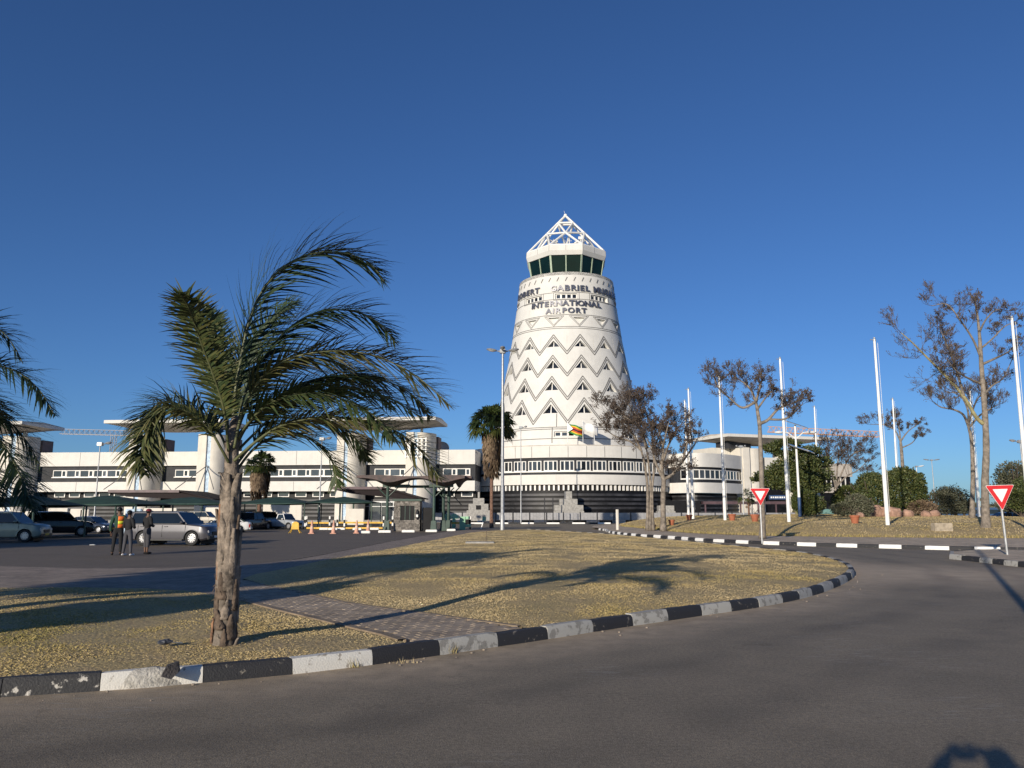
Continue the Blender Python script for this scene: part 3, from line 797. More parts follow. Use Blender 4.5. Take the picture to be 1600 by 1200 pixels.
# windows of the shaft
def radial_frame(ang, z, off):
    p = tp(ang, z, off); return p
for (c, hw, wa, wb) in tri_w:
    if math.cos(c) < -.25: continue
    H = wa - wb; r_ = tower_r(wb) - .55; W_ = math.sin(hw) * r_
    a_ = a0 + c; rad = Vector((math.cos(a_), math.sin(a_), 0)); tan = Vector((-math.sin(a_), math.cos(a_), 0))
    base = rad * r_; lean = rad * (tower_r(wa) - tower_r(wb))
    def loc(u, v, d=0): return base + tan * (u * W_) + Vector((0, 0, wb + v * H)) + lean * v + rad * d
    fr = MB(); fr.slab([loc(-.07, .0), loc(.07, 0), loc(.04, .93), loc(-.04, .93)], rad * .12)
    fr.slab([loc(-1, 0), loc(1, 0), loc(.96, .06), loc(-.96, .06)], rad * .10)
    fo = fr.build('window', M['frame'], tw)
    gl = MB(); gl.slab([loc(-1, 0), loc(1, 0), loc(0, 1)], rad * -.05); gl.build('pane', M['glass'], fo)
def strip_window(c, z0, z1, half, nl, depth, rr):
    for i in range(nl):
        A = c - half + 2 * half * (i + .5) / nl; a_ = a0 + A; rad = Vector((math.cos(a_), math.sin(a_), 0)); tan = Vector((-math.sin(a_), math.cos(a_), 0))
        W_ = half / nl * rr * .96; b_ = rad * (rr - depth)
        P_ = lambda u, z, d=0: b_ + tan * u + Vector((0, 0, z)) + rad * d
        fr = MB()
        for (ua, ub, za, zb) in ((-W_, -W_ + .14, z0, z1), (W_ - .14, W_, z0, z1), (-W_ + .14, W_ - .14, z0, z0 + .1), (-W_ + .14, W_ - .14, z1 - .1, z1)):
            fr.slab([P_(ua, za), P_(ub, za), P_(ub, zb), P_(ua, zb)], rad * .1)
        fo = fr.build('window', M['frame'], tw)
        gl = MB(); gl.slab([P_(-W_, z0), P_(W_, z0), P_(W_, z1), P_(-W_, z1)], rad * -.05); gl.build('pane', M['glass'], fo)
for k in (0, 1, -1, 2, -2): strip_window(k * R(40), w0_ + .05, w1 - .05, R(12), 4, .45, tower_r(w0_))
for k in (0, 1, -1): strip_window(k * R(51.43), u0 + .05, u1 - .05, R(9.5), 4, .5, tower_r(u0))
# surrounds + small canopy
for k in (0, 1, -1):
    mb = MB(); c = k * R(40)
    strip(mb, [(c - R(14), zf(468.5)), (c - R(14), zf(456.7)), (c + R(14), zf(456.7)), (c + R(14), zf(468.5)), (c - R(14), zf(468.5))], wdt=.08, seg=8); mb.build('window_surround', M['groove'], tw)
mb = MB(); strip(mb, [(-R(11), zf(668)), (-R(11), zf(692))], wdt=.14); mb.build('downpipe', M['groove'], tw); mb = MB(); strip(mb, [(R(11), zf(668)), (R(11), zf(684))], wdt=.12); mb.build('downpipe', M['groove'], tw)
mb = MB(); strip(mb, [(-R(8), zf(646)), (-R(8), zf(667))], wdt=.12); mb.build('downpipe', M['groove'], tw)
mb = MB(); zc_ = zf(672.5); mb.arcband((0, 0, 0), tower_r(zc_) - .2, tower_r(zc_) + .9, zc_, zc_ + .22, a0 - R(63), a0 - R(40), 10); mb.build('window_canopy', M['frame'], tw)
# thin vertical construction joints on shaft
mb = MB()
for k in range(14):
    for (z0, z1) in ((zf(551), zf(524)), (zf(665), zf(661))): strip(mb, [(k * PER, z0 + .2), (k * PER, z1)], wdt=.03, off=.012)
mb.build('panel_joint', mat('faint_joint', (.52, .49, .44), .8), tw)
# small brackets on the rim
zr = zf(436)
for k in range(-8, 9):
    A = k * R(9.5) ; mb = MB(); strip(mb, [(A - .02, zr - .35), (A + .02, zr + .35)], wdt=.1, seg=1, off=.10); mb.build('rim_bracket', M['groove'], tw)
# letters
def letters(text, cang, step, py0, py1):
    z0, z1 = zf(py1), zf(py0); H = z1 - z0
    WD = {'I': .42, 'M': 1.28, 'N': 1.08, 'O': 1.12, 'G': 1.1, 'L': .88, 'E': .9, 'T': .92, 'A': 1.08}
    wl_ = [WD.get(c, 1.0) for c in text]; tw_ = sum(wl_); acc_ = 0
    for i, ch in enumerate(text):
        A = cang + ((acc_ + wl_[i] / 2) / tw_ - .5) * len(text) * step; acc_ += wl_[i]
        cu = bpy.data.curves.new('letter', 'FONT'); cu.body = ch; cu.align_x = 'CENTER'; cu.extrude = .09; cu.offset = .032; cu.size = 1.0; cu.resolution_u = 4
        to = bpy.data.objects.new('t', cu); COL.objects.link(to); bpy.context.view_layer.update()
        me = bpy.data.meshes.new_from_object(to.evaluated_get(bpy.context.evaluated_depsgraph_get())); COL.objects.unlink(to); bpy.data.objects.remove(to)
        s_ = H / .73
        for v in me.vertices: v.co = Vector((v.co.x * s_ * 1.15, v.co.y * s_, v.co.z))
        me.name = 'letter'; me.materials.clear(); me.materials.append(M['letter'])
        o = link('letter', me, tw); a_ = a0 + A; r = tower_r((z0 + z1) / 2)
        o.location = (math.cos(a_) * (r + .22), math.sin(a_) * (r + .22), z0)
        tilt = math.atan((tower_r(z0) - tower_r(z1)) / H)
        o.rotation_euler = (R(90) - tilt, 0, a_ + R(90))
letters('ROBERT', -R(52), R(7.2), 445.6, 454.3)
letters('GABRIEL', R(4.5), R(6.4), 445.6, 454.3)
letters('MUGABE', R(52), R(7.2), 445.6, 454.3)
letters('INTERNATIONAL', R(-.5), R(6.1), 469.5, 477.8)
letters('AIRPORT', R(-.5), R(6.2), 481, 489)
# ---- cab
OR = 7.65; s8 = math.cos(R(22.5))
CY = TC.y - OR * s8
zc0 = ZT - .3; zc1 = zat(397, TC.y - 7.0); zb1 = zat(390.5, CY); zb2 = zat(382, CY)
def octo(r, z, k): a_ = a0 + R(22.5) + k * R(45); return Vector((r * math.cos(a_), r * math.sin(a_), z))
cab = MB(); rb, rt = 6.35, 7.1
for k in range(8): cab.quad(octo(rb, zc0, k), octo(rb, zc0, k + 1), octo(rt, zc1, k + 1), octo(rt, zc1, k))
core = cab.build('cab_interior', M['black'], tw); core.scale = (.93, .93, 1)
for k in range(8):
    A_, B_ = octo(rb, zc0, k), octo(rb, zc0, k + 1); C_, D_ = octo(rt, zc1, k + 1), octo(rt, zc1, k)
    nrm = ((B_ - A_).cross(D_ - A_)).normalized();
    if nrm.x * (A_.x + B_.x) + nrm.y * (A_.y + B_.y) < 0: nrm = -nrm
    for h in (0, 1):
        p = [A_.lerp(B_, h / 2), A_.lerp(B_, (h + 1) / 2), D_.lerp(C_, (h + 1) / 2), D_.lerp(C_, h / 2)]
        gl = MB(); gl.slab(p, nrm * -.04); gl.build('cab_window', M['cabglass'], tw)
    for (t, wd) in ((0, .16), (.5, .08)):
        a1_, b1_ = A_.lerp(B_, t), D_.lerp(C_, t); e = (B_ - A_).normalized() * wd
        mu = MB(); mu.slab([a1_ - e, a1_ + e, b1_ + e, b1_ - e], nrm * .12); mu.build('mullion', M['mull'], tw)
cr_ = MB()
ring = [(rt - .3, zc1 - .02), (rt + .25, zc1 - .02), (OR, zb1), (OR - .05, zb2), (OR - .8, zb2 + .25), (rt - 1.0, zb2 + .1), (0.01, zb2 - .1)]
for i in range(len(ring) - 1):
    for k in range(8):
        cr_.quad(octo(ring[i][0], ring[i][1], k), octo(ring[i][0], ring[i][1], k + 1), octo(ring[i + 1][0], ring[i + 1][1], k + 1), octo(ring[i + 1][0], ring[i + 1][1], k))
crn = cr_.build('cab_roof', M['tower'], tw)
for k in range(8):
    for t in (0, .5):
        a1_ = octo(OR + .012, zb1, k).lerp(octo(OR + .012, zb1, k + 1), t); b1_ = octo(OR - .04, zb2, k).lerp(octo(OR - .04, zb2, k + 1), t)
        jn = MB(); jn.tube([a1_, b1_], .03, 4); jn.build('roof_joint', M['groove'], crn)
    pass
# downturned skirts at the sides
APX = Vector((0, 0, zat(337, TC.y)))
zb = zb2 + .1; cr2 = OR - .35
cn = [octo(cr2, zb, k) for k in range(8)]      # k=0 => +22.5
def face(L_, c1, c2, R_):
    a2, b2 = L_.lerp(APX, .5), R_.lerp(APX, .5); a1, b1 = L_.lerp(APX, .8), R_.lerp(APX, .8)
    m2 = ((c1 + c2) / 2).lerp(APX, .40)
    return [(L_, APX), (R_, APX), (a2, m2), (m2, b2), (a1, b1), (a1, m2), (b1, m2), (a2, c1), (m2, c1), (m2, c2), (b2, c2)], (a2, b2, a1, b1)
F1, n1 = face(cn[6], cn[7], cn[0], cn[1]); F2, n2_ = face(cn[2], cn[3], cn[4], cn[5])
mem = F1 + F2 + [(n1[1], n2_[0]), (n1[0], n2_[1]), (n1[1], cn[2]), (n1[0], cn[5])] + [(cn[k], cn[(k + 1) % 8]) for k in range(8)]
for A_, B_ in mem:
    mb = MB(); mb.tube([A_, B_], .19, 6); mb.build('truss_member', M['truss'], tw, smooth=True)
mb = MB(); mb.sphere(APX, .35, 8, 6); mb.tube([APX, APX + Vector((-.25, 0, .9))], .03, 4); mb.build('finial', M['truss'], tw)
rs = random.Random(5)
for i in range(7):
    x, y = rs.uniform(-3.2, 3.2), rs.uniform(-3, 3); mb = MB(); h = rs.uniform(2.2, 4.2); mb.tube([(x, y, zb2), (x, y, zb2 + h)], .07, 5)
    if i % 2: mb.tube([(x - .5, y, zb2 + h * .8), (x + .5, y, zb2 + h * .8)], .04, 4)
    if i == 3: mb.sphere((x, y, zb2 + h), .45, 8, 6)
    mb.build('antenna', M['truss' if i % 2 else 'steel'], tw)
for (px, py) in ((907, 372), (868, 376)):
    mb = MB(); q = at(px, py, TC.y); q -= tw.location; mb.box(q, (.8, .3, .5)); mb.build('equipment_box', M['truss'], tw)

# ---- rotunda
RR = 17.6
def zr_(py, r=RR): return zat(py, TC.y - r)
rot = empty('terminal_rotunda', (TC.x, TC.y, 0), label='round white two-storey drum with dark window bands at the foot of the control tower', cat='building')
A0, A1 = a0 - R(100), a0 + R(100)
bands = [('parapet', 'white', zr_(714.5), zr_(695.5), RR, .6), ('window_band', 'bandgrey', zr_(741.5), zr_(714.5), RR - .35, .4), ('spandrel', 'white', zr_(757), zr_(741.3), RR + .05, .7),
         ('lower_window_band', 'black', zr_(768), zr_(757), RR - .5, .4), ('base_cladding', 'black', GZ, zr_(767.5), RR - .15, .5)]
for (nm, mt, z0, z1, r, th) in bands:
    mb = MB(); mb.arcband((0, 0, 0), r - th, r, z0 + .001, z1 - .001, A0, A1, 90); mb.build(nm, M[mt], rot, smooth=True)
mb = MB(); mb.lathe([(RR - .55, zr_(697)), (.01, zr_(697))], 60); mb.build('flat_roof', M['roof'], rot)
# thin lines in the parapet
for (py, r) in ((695.8, RR + .02),):
    mb = MB(); z = zr_(py); mb.arcband((0, 0, 0), RR - .1, RR + .05, z, z + .10, A0, A1, 90); mb.build('coping', M['roof'], rot, smooth=True)
z0, z1 = zr_(735.5), zr_(719.5)
def rwin(z0, z1, r, ang, W_, mk):
    rad = Vector((math.cos(ang), math.sin(ang), 0))
    if mk not in CH:
        fr = MB(); t = .13
        for (ua, ub, za, zb_) in ((-W_, -W_ + t, z0, z1), (W_ - t, W_, z0, z1), (-W_ + t, W_ - t, z0, z0 + .12), (-W_ + t, W_ - t, z1 - .1, z1)):
            fr.b2((0, ua, za), (.13, ub, zb_))
        gl = MB(); gl.b2((.0, -W_ + t, z0 + .12), (.05, W_ - t, z1 - .1))
        CH[mk] = (fr.mesh('window', M['frame']), gl.mesh('pane', M['glass']))
    o = link('window', CH[mk][0], rot, rad * r, ang); link('pane', CH[mk][1], o); return o
k = 0; ang = a0 - R(84)
st_ = R(2.35); i = 0
while ang < a0 + R(84):
    rwin(z0, z1, RR - .36, ang, .36 if i % 3 else .44, 'ra' if i % 3 else 'rb')
    ang += st_ * (1.55 if i % 3 == 1 else 1.0); i += 1
mb = MB(); mb.arcband((0, 0, 0), RR - .36, RR - .12, z0 - .18, z0, A0, A1, 90); mb.build('window_sill', M['frame'], rot, smooth=True)
z0, z1 = zr_(766), zr_(758)
for i in range(-34, 35):
    a_ = a0 + i * R(2.45); fr = MB(); fr.b2((0, -.13, z0), (.3, .13, z1)); mk = 'fin'
    if mk not in CH: CH[mk] = fr.mesh('window_mullion', M['frame'])
    link('window_mullion', CH[mk], rot, Vector((math.cos(a_), math.sin(a_), 0)) * (RR - .5), a_)
for py in (772.5, 779.5, 786.5, 793.5):
    mb = MB(); z = zr_(py); mb.arcband((0, 0, 0), RR - .16, RR + .03, z - .22, z + .14, A0, A1, 90); mb.build('louvre', M['louvre'], rot, smooth=True)
for i in range(-9, 10):
    a_ = a0 + i * R(9.3); mb = MB(); mb.b2((0, -.03, zr_(714)), (.012, .03, zr_(697))); 
    if 'pj' not in CH: CH['pj'] = mb.mesh('panel_joint', M['louvre'])
    link('panel_joint', CH['pj'], rot, Vector((math.cos(a_), math.sin(a_), 0)) * (RR + .003), a_)
# floodlight bracket on the parapet + flags
def flag(px, py_base, py_top, cols, label, back=False):
    Yf = TC.y - RR + .8; b_ = at(px, py_base, Yf); t_ = at(px, py_top, Yf)
    root = empty('flag_on_pole', b_, label=label, cat='flag')
    mb = MB(); mb.tube([(0, 0, 0), (0, 0, t_.z - b_.z)], .05, 6); mb.build('flagpole', M['steel'], root)
    n = len(cols); W_, H_ = 2.6, 1.5; top = t_.z - b_.z - .15
    for j, c in enumerate(cols):
        mb = MB(); seg = 12
        for i in range(seg):
            def P_(u, v):
                return (u * W_ * .9, math.sin(u * 7) * .22, top - v * H_ - u * .8 - .06 * math.sin(u * 9 + v * 3))
            u0_, u1_ = i / seg, (i + 1) / seg
            mb.quad(P_(u0_, j / n), P_(u1_, j / n), P_(u1_, (j + 1) / n), P_(u0_, (j + 1) / n))
        o = mb.build('flag_cloth' if n == 1 else 'flag_stripe', c, root, smooth=True)
        sf = o.modifiers.new('s', 'SOLIDIFY'); sf.thickness = .015
        if n > 1 and j == 0:
            tr = MB(); tr.slab([(0.02, -.04, top), (0.85, -.1, top - H_ / 2 - .2), (0.02, -.04, top - H_)], (0, -.03, 0)); tr.build('flag_triangle', M['signw'], o)
fg = mat('flag_green', (.03, .25, .06)); fy = mat('flag_yellow', (.75, .5, .03)); fr_ = mat('flag_red', (.6, .06, .03)); fk_ = mat('flag_black', (.02, .02, .02))
flag(887, 693, 659, [fg, fy, fr_, fk_, fr_, fy, fg], 'striped green yellow red and black flag flying in front of the tower foot')
flag(911, 693, 657, [M['signw']], 'white flag on a thin pole right of the striped flag')
fl = empty('flagpole_bare', at(929, 693, TC.y - RR + .8), label='thin bare grey pole on the rotunda roof right of the white flag', cat='pole')
mb = MB(); mb.tube([(0, 0, 0), (0, 0, 2.2)], .05, 6); mb.build('pole', M['steel'], fl)

# ---- straight wings
def wing_frame(pa, Ya, pb, Yb):
    A_ = at(pa, 799, Ya); B_ = at(pb, 799, Yb); d = Vector((B_.x - A_.x, B_.y - A_.y, 0)); L_ = d.length
    return Vector((A_.x, A_.y, 0)), math.atan2(d.y, d.x), L_
def upx(o, ang, px):      # facade coordinate u where pixel column px meets the facade line
    k = (px - 800) / 1240.0 / cp * 1.0
    # ray in plan near the horizon: direction (a, cp - b*sp) with py=740
    r = ray(px, 740); dx, dy = math.cos(ang), math.sin(ang)
    # o + u*d = t*r
    t = (o.x * dy - o.y * dx) / (r.x * dy - r.y * dx)
    return (r.x * t - o.x) * dx + (r.y * t - o.y) * dy
O1, AN1, LN1 = wing_frame(-160, 131, 738, 122.4)
wl = empty('terminal_wing', O1, AN1, label='long low white terminal wing left of the tower with dark window bands', cat='building')
Z = dict(roof=11.05, rt=8.82, wt=8.2, wb=7.08, rb=6.3, fl=4.75)
def box(nm, mt, u0_, u1_, v0, v1, za, zb_, par): mb = MB(); mb.b2((u0_, v0, za), (u1_, v1, zb_)); return mb.build(nm, M[mt], par)
U = lambda px: upx(O1, AN1, px)
cols = [(-90, -38), (20, 74), (215, 265), (321, 371), (534, 577), (640, 684)]
bays = [(-160, -90), (-38, 20), (74, 215), (265, 321), (371, 534), (577, 640), (684, 742)]
box('parapet', 'white', 0, U(742), 0, 8, Z['rt'], Z['roof'], wl)
box('spandrel', 'white', 0, U(742), 0, 8, Z['fl'], Z['rb'], wl)
box('recess_wall', 'bandgrey', 0, U(742), .45, 8, Z['rb'] + .002, Z['rt'] - .002, wl)
box('ground_floor_wall', 'black', 0, U(742), 1.6, 8, GZ, Z['fl'] - .002, wl)
box('flat_roof', 'roof', 0, U(742), .4, 20, Z['roof'] - .5, Z['roof'] - .25, wl)
def wunit(par, u, w_, za, zb_, key, v=.44):
    k_ = ('wu', round(w_, 2), key)
    if k_ not in CH:
        fr = MB(); t = .1; T = .17; n_w = w_ * .64
        fr.b2((0, -.12, za), (t, 0, zb_)); fr.b2((t, -.12, zb_ - t), (n_w, 0, zb_)); fr.b2((t, -.12, za), (n_w, 0, za + .08))
        fr.b2((n_w, -.16, za), (n_w + T, 0, zb_)); fr.b2((w_ - T, -.16, za), (w_ - .002, 0, zb_)); fr.b2((n_w + T, -.16, zb_ - T), (w_ - T, 0, zb_)); fr.b2((n_w + T, -.16, za), (w_ - T, 0, za + T))
        g1 = MB(); g1.b2((t, -.05, za + .08), (n_w, -.02, zb_ - t)); g2_ = MB(); g2_.b2((n_w + T, -.06, za + T), (w_ - T, -.02, zb_ - T))
        CH[k_] = (fr.mesh('window', M['frame']), g1.mesh('pane', M['glass']), g2_.mesh('pane', M['glass']))
    o = link('window', CH[k_][0], par, (u, v, 0)); link('pane', CH[k_][1], o); link('pane', CH[k_][2], o)
for (pa, pb) in bays:
    ua, ub = max(0.1, U(pa)), U(pb); m_ = .75
    n = max(1, round((ub - ua - 2 * m_) / 2.3)); w_ = (ub - ua - 2 * m_) / n
    for i in range(n): wunit(wl, ua + m_ + i * w_, w_, Z['wb'], Z['wt'], 'L')
    box('window_sill', 'frame', ua + m_ - .1, ub - m_ + .1, .12, .44, Z['wb'] - .13, Z['wb'] - .002, wl)
    # band ends: white piers closing the recess
    # high ground floor windows and louvres
    n = max(1, round((ub - ua) / 2.6))
    for i in range(n):
        u = ua + (ub - ua) * (i + .2) / n
        fr = MB(); W_ = 1.7; fr.b2((u, 1.42, 3.9), (u + .14, 1.6, 4.6)); fr.b2((u + W_, 1.42, 3.9), (u + W_ + .14, 1.6, 4.6)); fr.b2((u + .14, 1.44, 3.9), (u + W_, 1.6, 4.0))
        o = fr.build('window', M['frame'], wl); gl = MB(); gl.b2((u + .14, 1.5, 4.0), (u + W_, 1.59, 4.6)); gl.build('pane', M['glass'], o)
    for z in (3.4, 2.8, 2.2, 1.6, 1.0): box('louvre', 'louvre', ua, ub, 1.4, 1.598, z - .17, z + .12, wl)
for px in (123, 462, 640, 700):
    u = U(px); box('panel_joint', 'louvre', u, u + .05, -.012, .0, Z['rt'] + .05, Z['roof'] - .05, wl); box('panel_joint', 'louvre', u - .3, u - .25, -.012, .0, Z['fl'] + .05, Z['rb'] - .05, wl)
# pylons
ZP = 13.55
def pylon(par, uc, w_, v0, label=None, zp=ZP, lattice=False, side=0.0):
    py = empty('pylon', (0, 0, 0)); py.parent = par
    ul = uc - w_ / 2
    mb = MB(); mb.b2((ul, v0, GZ), (ul + w_ * .27, v0 + 3.5, zp)); mb.build('fin_wall', M['cream'], py, bevel=.03)
    mb = MB(); mb.b2((ul + w_ * .27, v0 + .25, GZ), (ul + w_ * .40, v0 + 3.45, zp)); mb.build('blue_strip', M['blue'], py)
    # quarter drum
    mb = MB(); poly = []; x0 = ul + w_ * .40; rx = max(w_ * .60 - side * 3.0, 1.4); n = 14
    for i in range(n + 1):
        t = i / n * R(90); poly.append((x0 + rx * math.sin(t), v0 + .1 + 3.2 * (1 - math.cos(t))))
    poly += [(x0 + rx, v0 + 3.5), (x0, v0 + 3.5)]
    mb.prism(poly, GZ, zp - .05); mb.build('curved_shaft', M['cream'], py, smooth=True)
    mb = MB(); mb.b2((ul + w_ * .46, v0 + 1.0, zp - .05), (ul + w_ * .54, v0 + 1.5, zp + .6)); mb.build('roof_bracket', M['truss'], py)
    for s_ in (-1, 1):
        mb = MB(); hx_ = ul + w_ * .33; mb.tube([(hx_, v0 - .05, 8.6), (hx_ + s_ * 3.0, v0 - 3.6, 4.9)], .07, 5); mb.build('canopy_hanger', M['groove'], py)
    if lattice:
        for i in range(6):
            mb = MB(); mb.b2((ul - .1, v0 - .12, 9.7 + i * .55), (ul + 3.2, v0 - .02, 9.85 + i * .55)); mb.build('grille_bar', M['truss'], py)
            mb = MB(); mb.b2((ul - .1 + i * .62, v0 - .2, 9.6), (ul + .08 + i * .62, v0 - .122, 12.7)); mb.build('grille_bar', M['truss'], py)
    mb = MB(); mb.b2((ul + w_ * .3, v0 + 3.6, Z['roof'] - .2), (x0 + rx + .3, v0 + 6.2, 13.1)); mb.build('plant_room', M['brown'], py)
    return py
pyl = []
for i, (pa, pb) in enumerate(cols):
    pa2, pb2 = pa, pb; ua, ub = U(pa), U(pb); w_ = (ub - ua) * .97; pyl.append((ua, ub)); pylon(wl, (ua + ub) / 2, w_, -3.2, lattice=(i == 5), side=max(0, (800 - pb) / 1240))
def roof_slab(par, uc, vc, hw, hd, z0, name='canopy_roof'):
    rt_ = empty(name, (uc, vc, 0)); rt_.parent = par
    mb = MB(); n = 16
    vs_ = []
    for j in range(n + 1):
        y = -hd + 2 * hd * j / n
        for i in range(n + 1):
            x = -hw + 2 * hw * i / n; f = (1 - abs(x / hw) ** 2.2) * (1 - abs(y / hd) ** 2.2)
            vs_.append((x, y, z0 - .12 - .95 * f ** .8))
    m1 = len(vs_); vs_ += [(v[0], v[1], z0 + .34 + .3 * (1 - abs(v[1] / hd))) for v in vs_]
    fs = []
    for j in range(n):
        for i in range(n):
            a = j * (n + 1) + i; fs += [(a, a + n + 1, a + n + 2, a + 1), (m1 + a, m1 + a + 1, m1 + a + n + 2, m1 + a + n + 1)]
    for i in range(n):
        a = i; fs.append((a, a + 1, m1 + a + 1, m1 + a)); a = n * (n + 1) + i; fs.append((a + 1, a, m1 + a, m1 + a + 1))
        a = i * (n + 1); fs.append((a + n + 1, a, m1 + a, m1 + a + n + 1)); a = i * (n + 1) + n; fs.append((a, a + n + 1, m1 + a + n + 1, m1 + a))
    mb.add(vs_, fs); mb.build('roof_shell', M['roof'], rt_, smooth=True)
    mb = MB(); e = .06
    for (p, q) in (((-hw - e, -hd - e, z0 - .16), (hw + e, -hd - .01, z0 + .32)), ((-hw - e, hd + .01, z0 - .16), (hw + e, hd + e, z0 + .32)), ((-hw - e, -hd - .01, z0 - .16), (-hw - .01, hd + .01, z0 + .32)), ((hw + .01, -hd - .01, z0 - .16), (hw + e, hd + .01, z0 + .32))): mb.b2(p, q)
    mb.build('fascia', M['white'], rt_)
    return rt_
for (i, j) in ((0, 1), (2, 3), (4, 5)):
    uc = (pyl[i][0] + pyl[j][1]) / 2; roof_slab(wl, uc - (.6 if i else -.5), -2.6, 9.1, 5.0, 15.0)
# dish on the roof
mb = MB(); mb.lathe([(.02, 0), (.8, .12), (1.5, .45), (1.9, .9), (1.85, .95), (1.4, .55), (.02, .1)], 20)
dsh = mb.mesh('satellite_dish', M['roof'], True); o = link('satellite_dish', dsh, None, at(691, 701, 128), scale=(.55, .55, .55)); o.rotation_euler = (R(62), 0, R(20)); tagp(o, 'grey satellite dish on the terminal roof beside the third pair of pylons', 'satellite dish')
# entrance doors under canopy behind booth
ent = empty('entrance', (U(556), 1.4, 0)); ent.parent = wl
for i in range(5):
    x = i * 1.9; fr = MB(); fr.b2((x, -.2, GZ), (x + .12, 0, 3.2)); fr.b2((x + .12, -.2, 3.0), (x + 1.9, 0, 3.2)); fr.b2((x + .12, -.2, 2.35), (x + 1.9, -.02, 2.45)); fo = fr.build('door_frame', M['steel'], ent)
    gl = MB(); gl.b2((x + .12, -.1, GZ), (x + 1.88, -.05, 3.0)); gl.build('pane', M['glass'], fo)

# ---- right wing: curved
def seg_wing(pa, Ya, pb, Yb, root_label, nunits, ends=True):
    O_, AN_, LN_ = wing_frame(pa, Ya, pb, Yb)
    r_ = empty('terminal_wing', O_, AN_, label=root_label, cat='building')
    return r_, LN_
Xr = [(1030, 134), (1060, 130.5), (1090, 128.6), (1115, 129.6), (1140, 132.2), (1163, 136.4)]
pr = [at(p, 799, y) for p, y in Xr]; pr = [Vector((p.x, p.y, 0)) for p in pr]
wr = empty('terminal_wing', pr[0], label='short curved white terminal wing with dark windows right of the rotunda', cat='building')
prs = spline(pr[1:], 5); prs = [pr[0]] + prs
def ribwall(nm, mt, pts, z0, z1, off, th):
    a = inset(pts, off); b = inset(pts, off + th); mb = MB()
    vs_ = []
    for p, q in zip(a, b): vs_ += [(p.x, p.y, z0), (q.x, q.y, z0), (q.x, q.y, z1), (p.x, p.y, z1)]
    fs = []
    for i in range(len(pts) - 1):
        for j in range(4): c, d = i * 4 + j, i * 4 + (j + 1) % 4; fs.append((c, d, d + 4, c + 4))
    fs += [(0, 1, 2, 3), tuple(len(vs_) - 4 + k for k in (3, 2, 1, 0))]
    mb.add(vs_, fs); return mb.build(nm, M[mt], wr, world=True, smooth=True)
ZR = dict(roof=11.0, rt=8.9, rb=6.3, fl=4.7)
ribwall('parapet', 'white', prs, 8.75, 11.0, 0, .6); ribwall('window_band', 'bandgrey', prs, 6.25, 8.75, .4, .4); ribwall('spandrel', 'white', prs, 4.6, 6.25, -.02, .7)
ribwall('ground_floor_wall', 'black', prs, GZ, 4.6, 1.2, .4); ribwall('window_sill', 'frame', prs[2:], 6.75, 6.95, .2, .19)
wpts = resample(prs[2:], 1.15)
for i in range(len(wpts) - 1):
    a_, b_ = wpts[i], wpts[i + 1]; d = (b_ - a_).normalized(); nn = Vector((-d.y, d.x, 0)); W_ = (b_ - a_).length
    o = a_ + nn * .39; an = math.atan2(d.y, d.x)
    t = .14 if i % 2 else .07; fr = MB(); fr.b2((0, -.12, 6.95), (t, 0, 8.35)); fr.b2((W_ - t, -.12, 6.95), (W_ - .003, 0, 8.35)); fr.b2((t, -.12, 8.25), (W_ - t, 0, 8.35))
    fo = fr.build('window', M['frame'], wr); fo.location = o - wr.location; fo.rotation_euler = (0, 0, an)
    gl = MB(); gl.b2((t, -.06, 6.95), (W_ - t, -.02, 8.25)); gl.build('pane', M['glass'], fo)
for z in (4.1, 3.4, 2.8, 2.2, 1.6): ribwall('louvre', 'louvre', prs, z - .15, z + .12, 1.05, .149)
# right pylon with canopy roof
pe = at(1182, 799, 137.5)
wr2 = empty('terminal_pavilion', (pe.x, pe.y, 0), R(20), label='cream pylon block with flat overhanging roof right of the curved wing', cat='building')
mb = MB(); mb.b2((-2.6, -.5, GZ), (-1.2, 6, 12.5)); mb.build('fin_wall', M['cream'], wr2, bevel=.03)
mb = MB(); poly = [(-1.2, 0.1), (-.4, -.3), (.6, -.3), (1.6, 0), (2.4, .6), (2.9, 1.5), (3.0, 6), (-1.2, 6)]; mb.prism(poly, GZ, 12.4); mb.build('curved_shaft', M['cream'], wr2, smooth=True)
mb = MB(); mb.b2((-6.4, 3, 8.0), (-2.7, 9, 12.6)); mb.build('plant_room', M['cream'], wr2)
mb = MB(); mb.b2((-4.2, 1.5, 12.4), (0.6, 5, 13.6)); mb.build('roof_neck', M['louvre'], wr2)
rs2 = roof_slab(wr2, 4.2, 3.5, 10.6, 5.4, 14.3)
mb = MB(); mb.b2((8.6, 1.0, GZ), (13.2, 6, 12.4)); mb.build('curved_shaft', M['cream'], wr2)
mb = MB(); mb.b2((3.2, 1.2, 6.5), (8.4, 7, 11.0)); mb.build('upper_wall', M['white'], wr2)
mb = MB(); mb.b2((3.1, 1.8, GZ), (8.5, 7, 6.4)); mb.build('ground_floor_wall', M['black'], wr2)
mb = MB(); mb.b2((13.4, 3, 5.0), (24, 14, 6.0)); mb.b2((13.4, 3, 8.0), (24, 14, 10.4)); mb.build('upper_wall', M['roof'], wr2)
mb = MB(); mb.b2((13.4, 3.6, GZ), (24, 14, 5.0)); mb.b2((13.4, 3.6, 6.0), (24, 14, 8.0)); mb.build('window_band', M['black'], wr2)
for i in range(9):
    x = 13.9 + i * 1.1; fr = MB(); fr.b2((x, 3.45, 6.2), (x + .14, 3.6, 7.9)); fr.build('window_mullion', M['frame'], wr2)
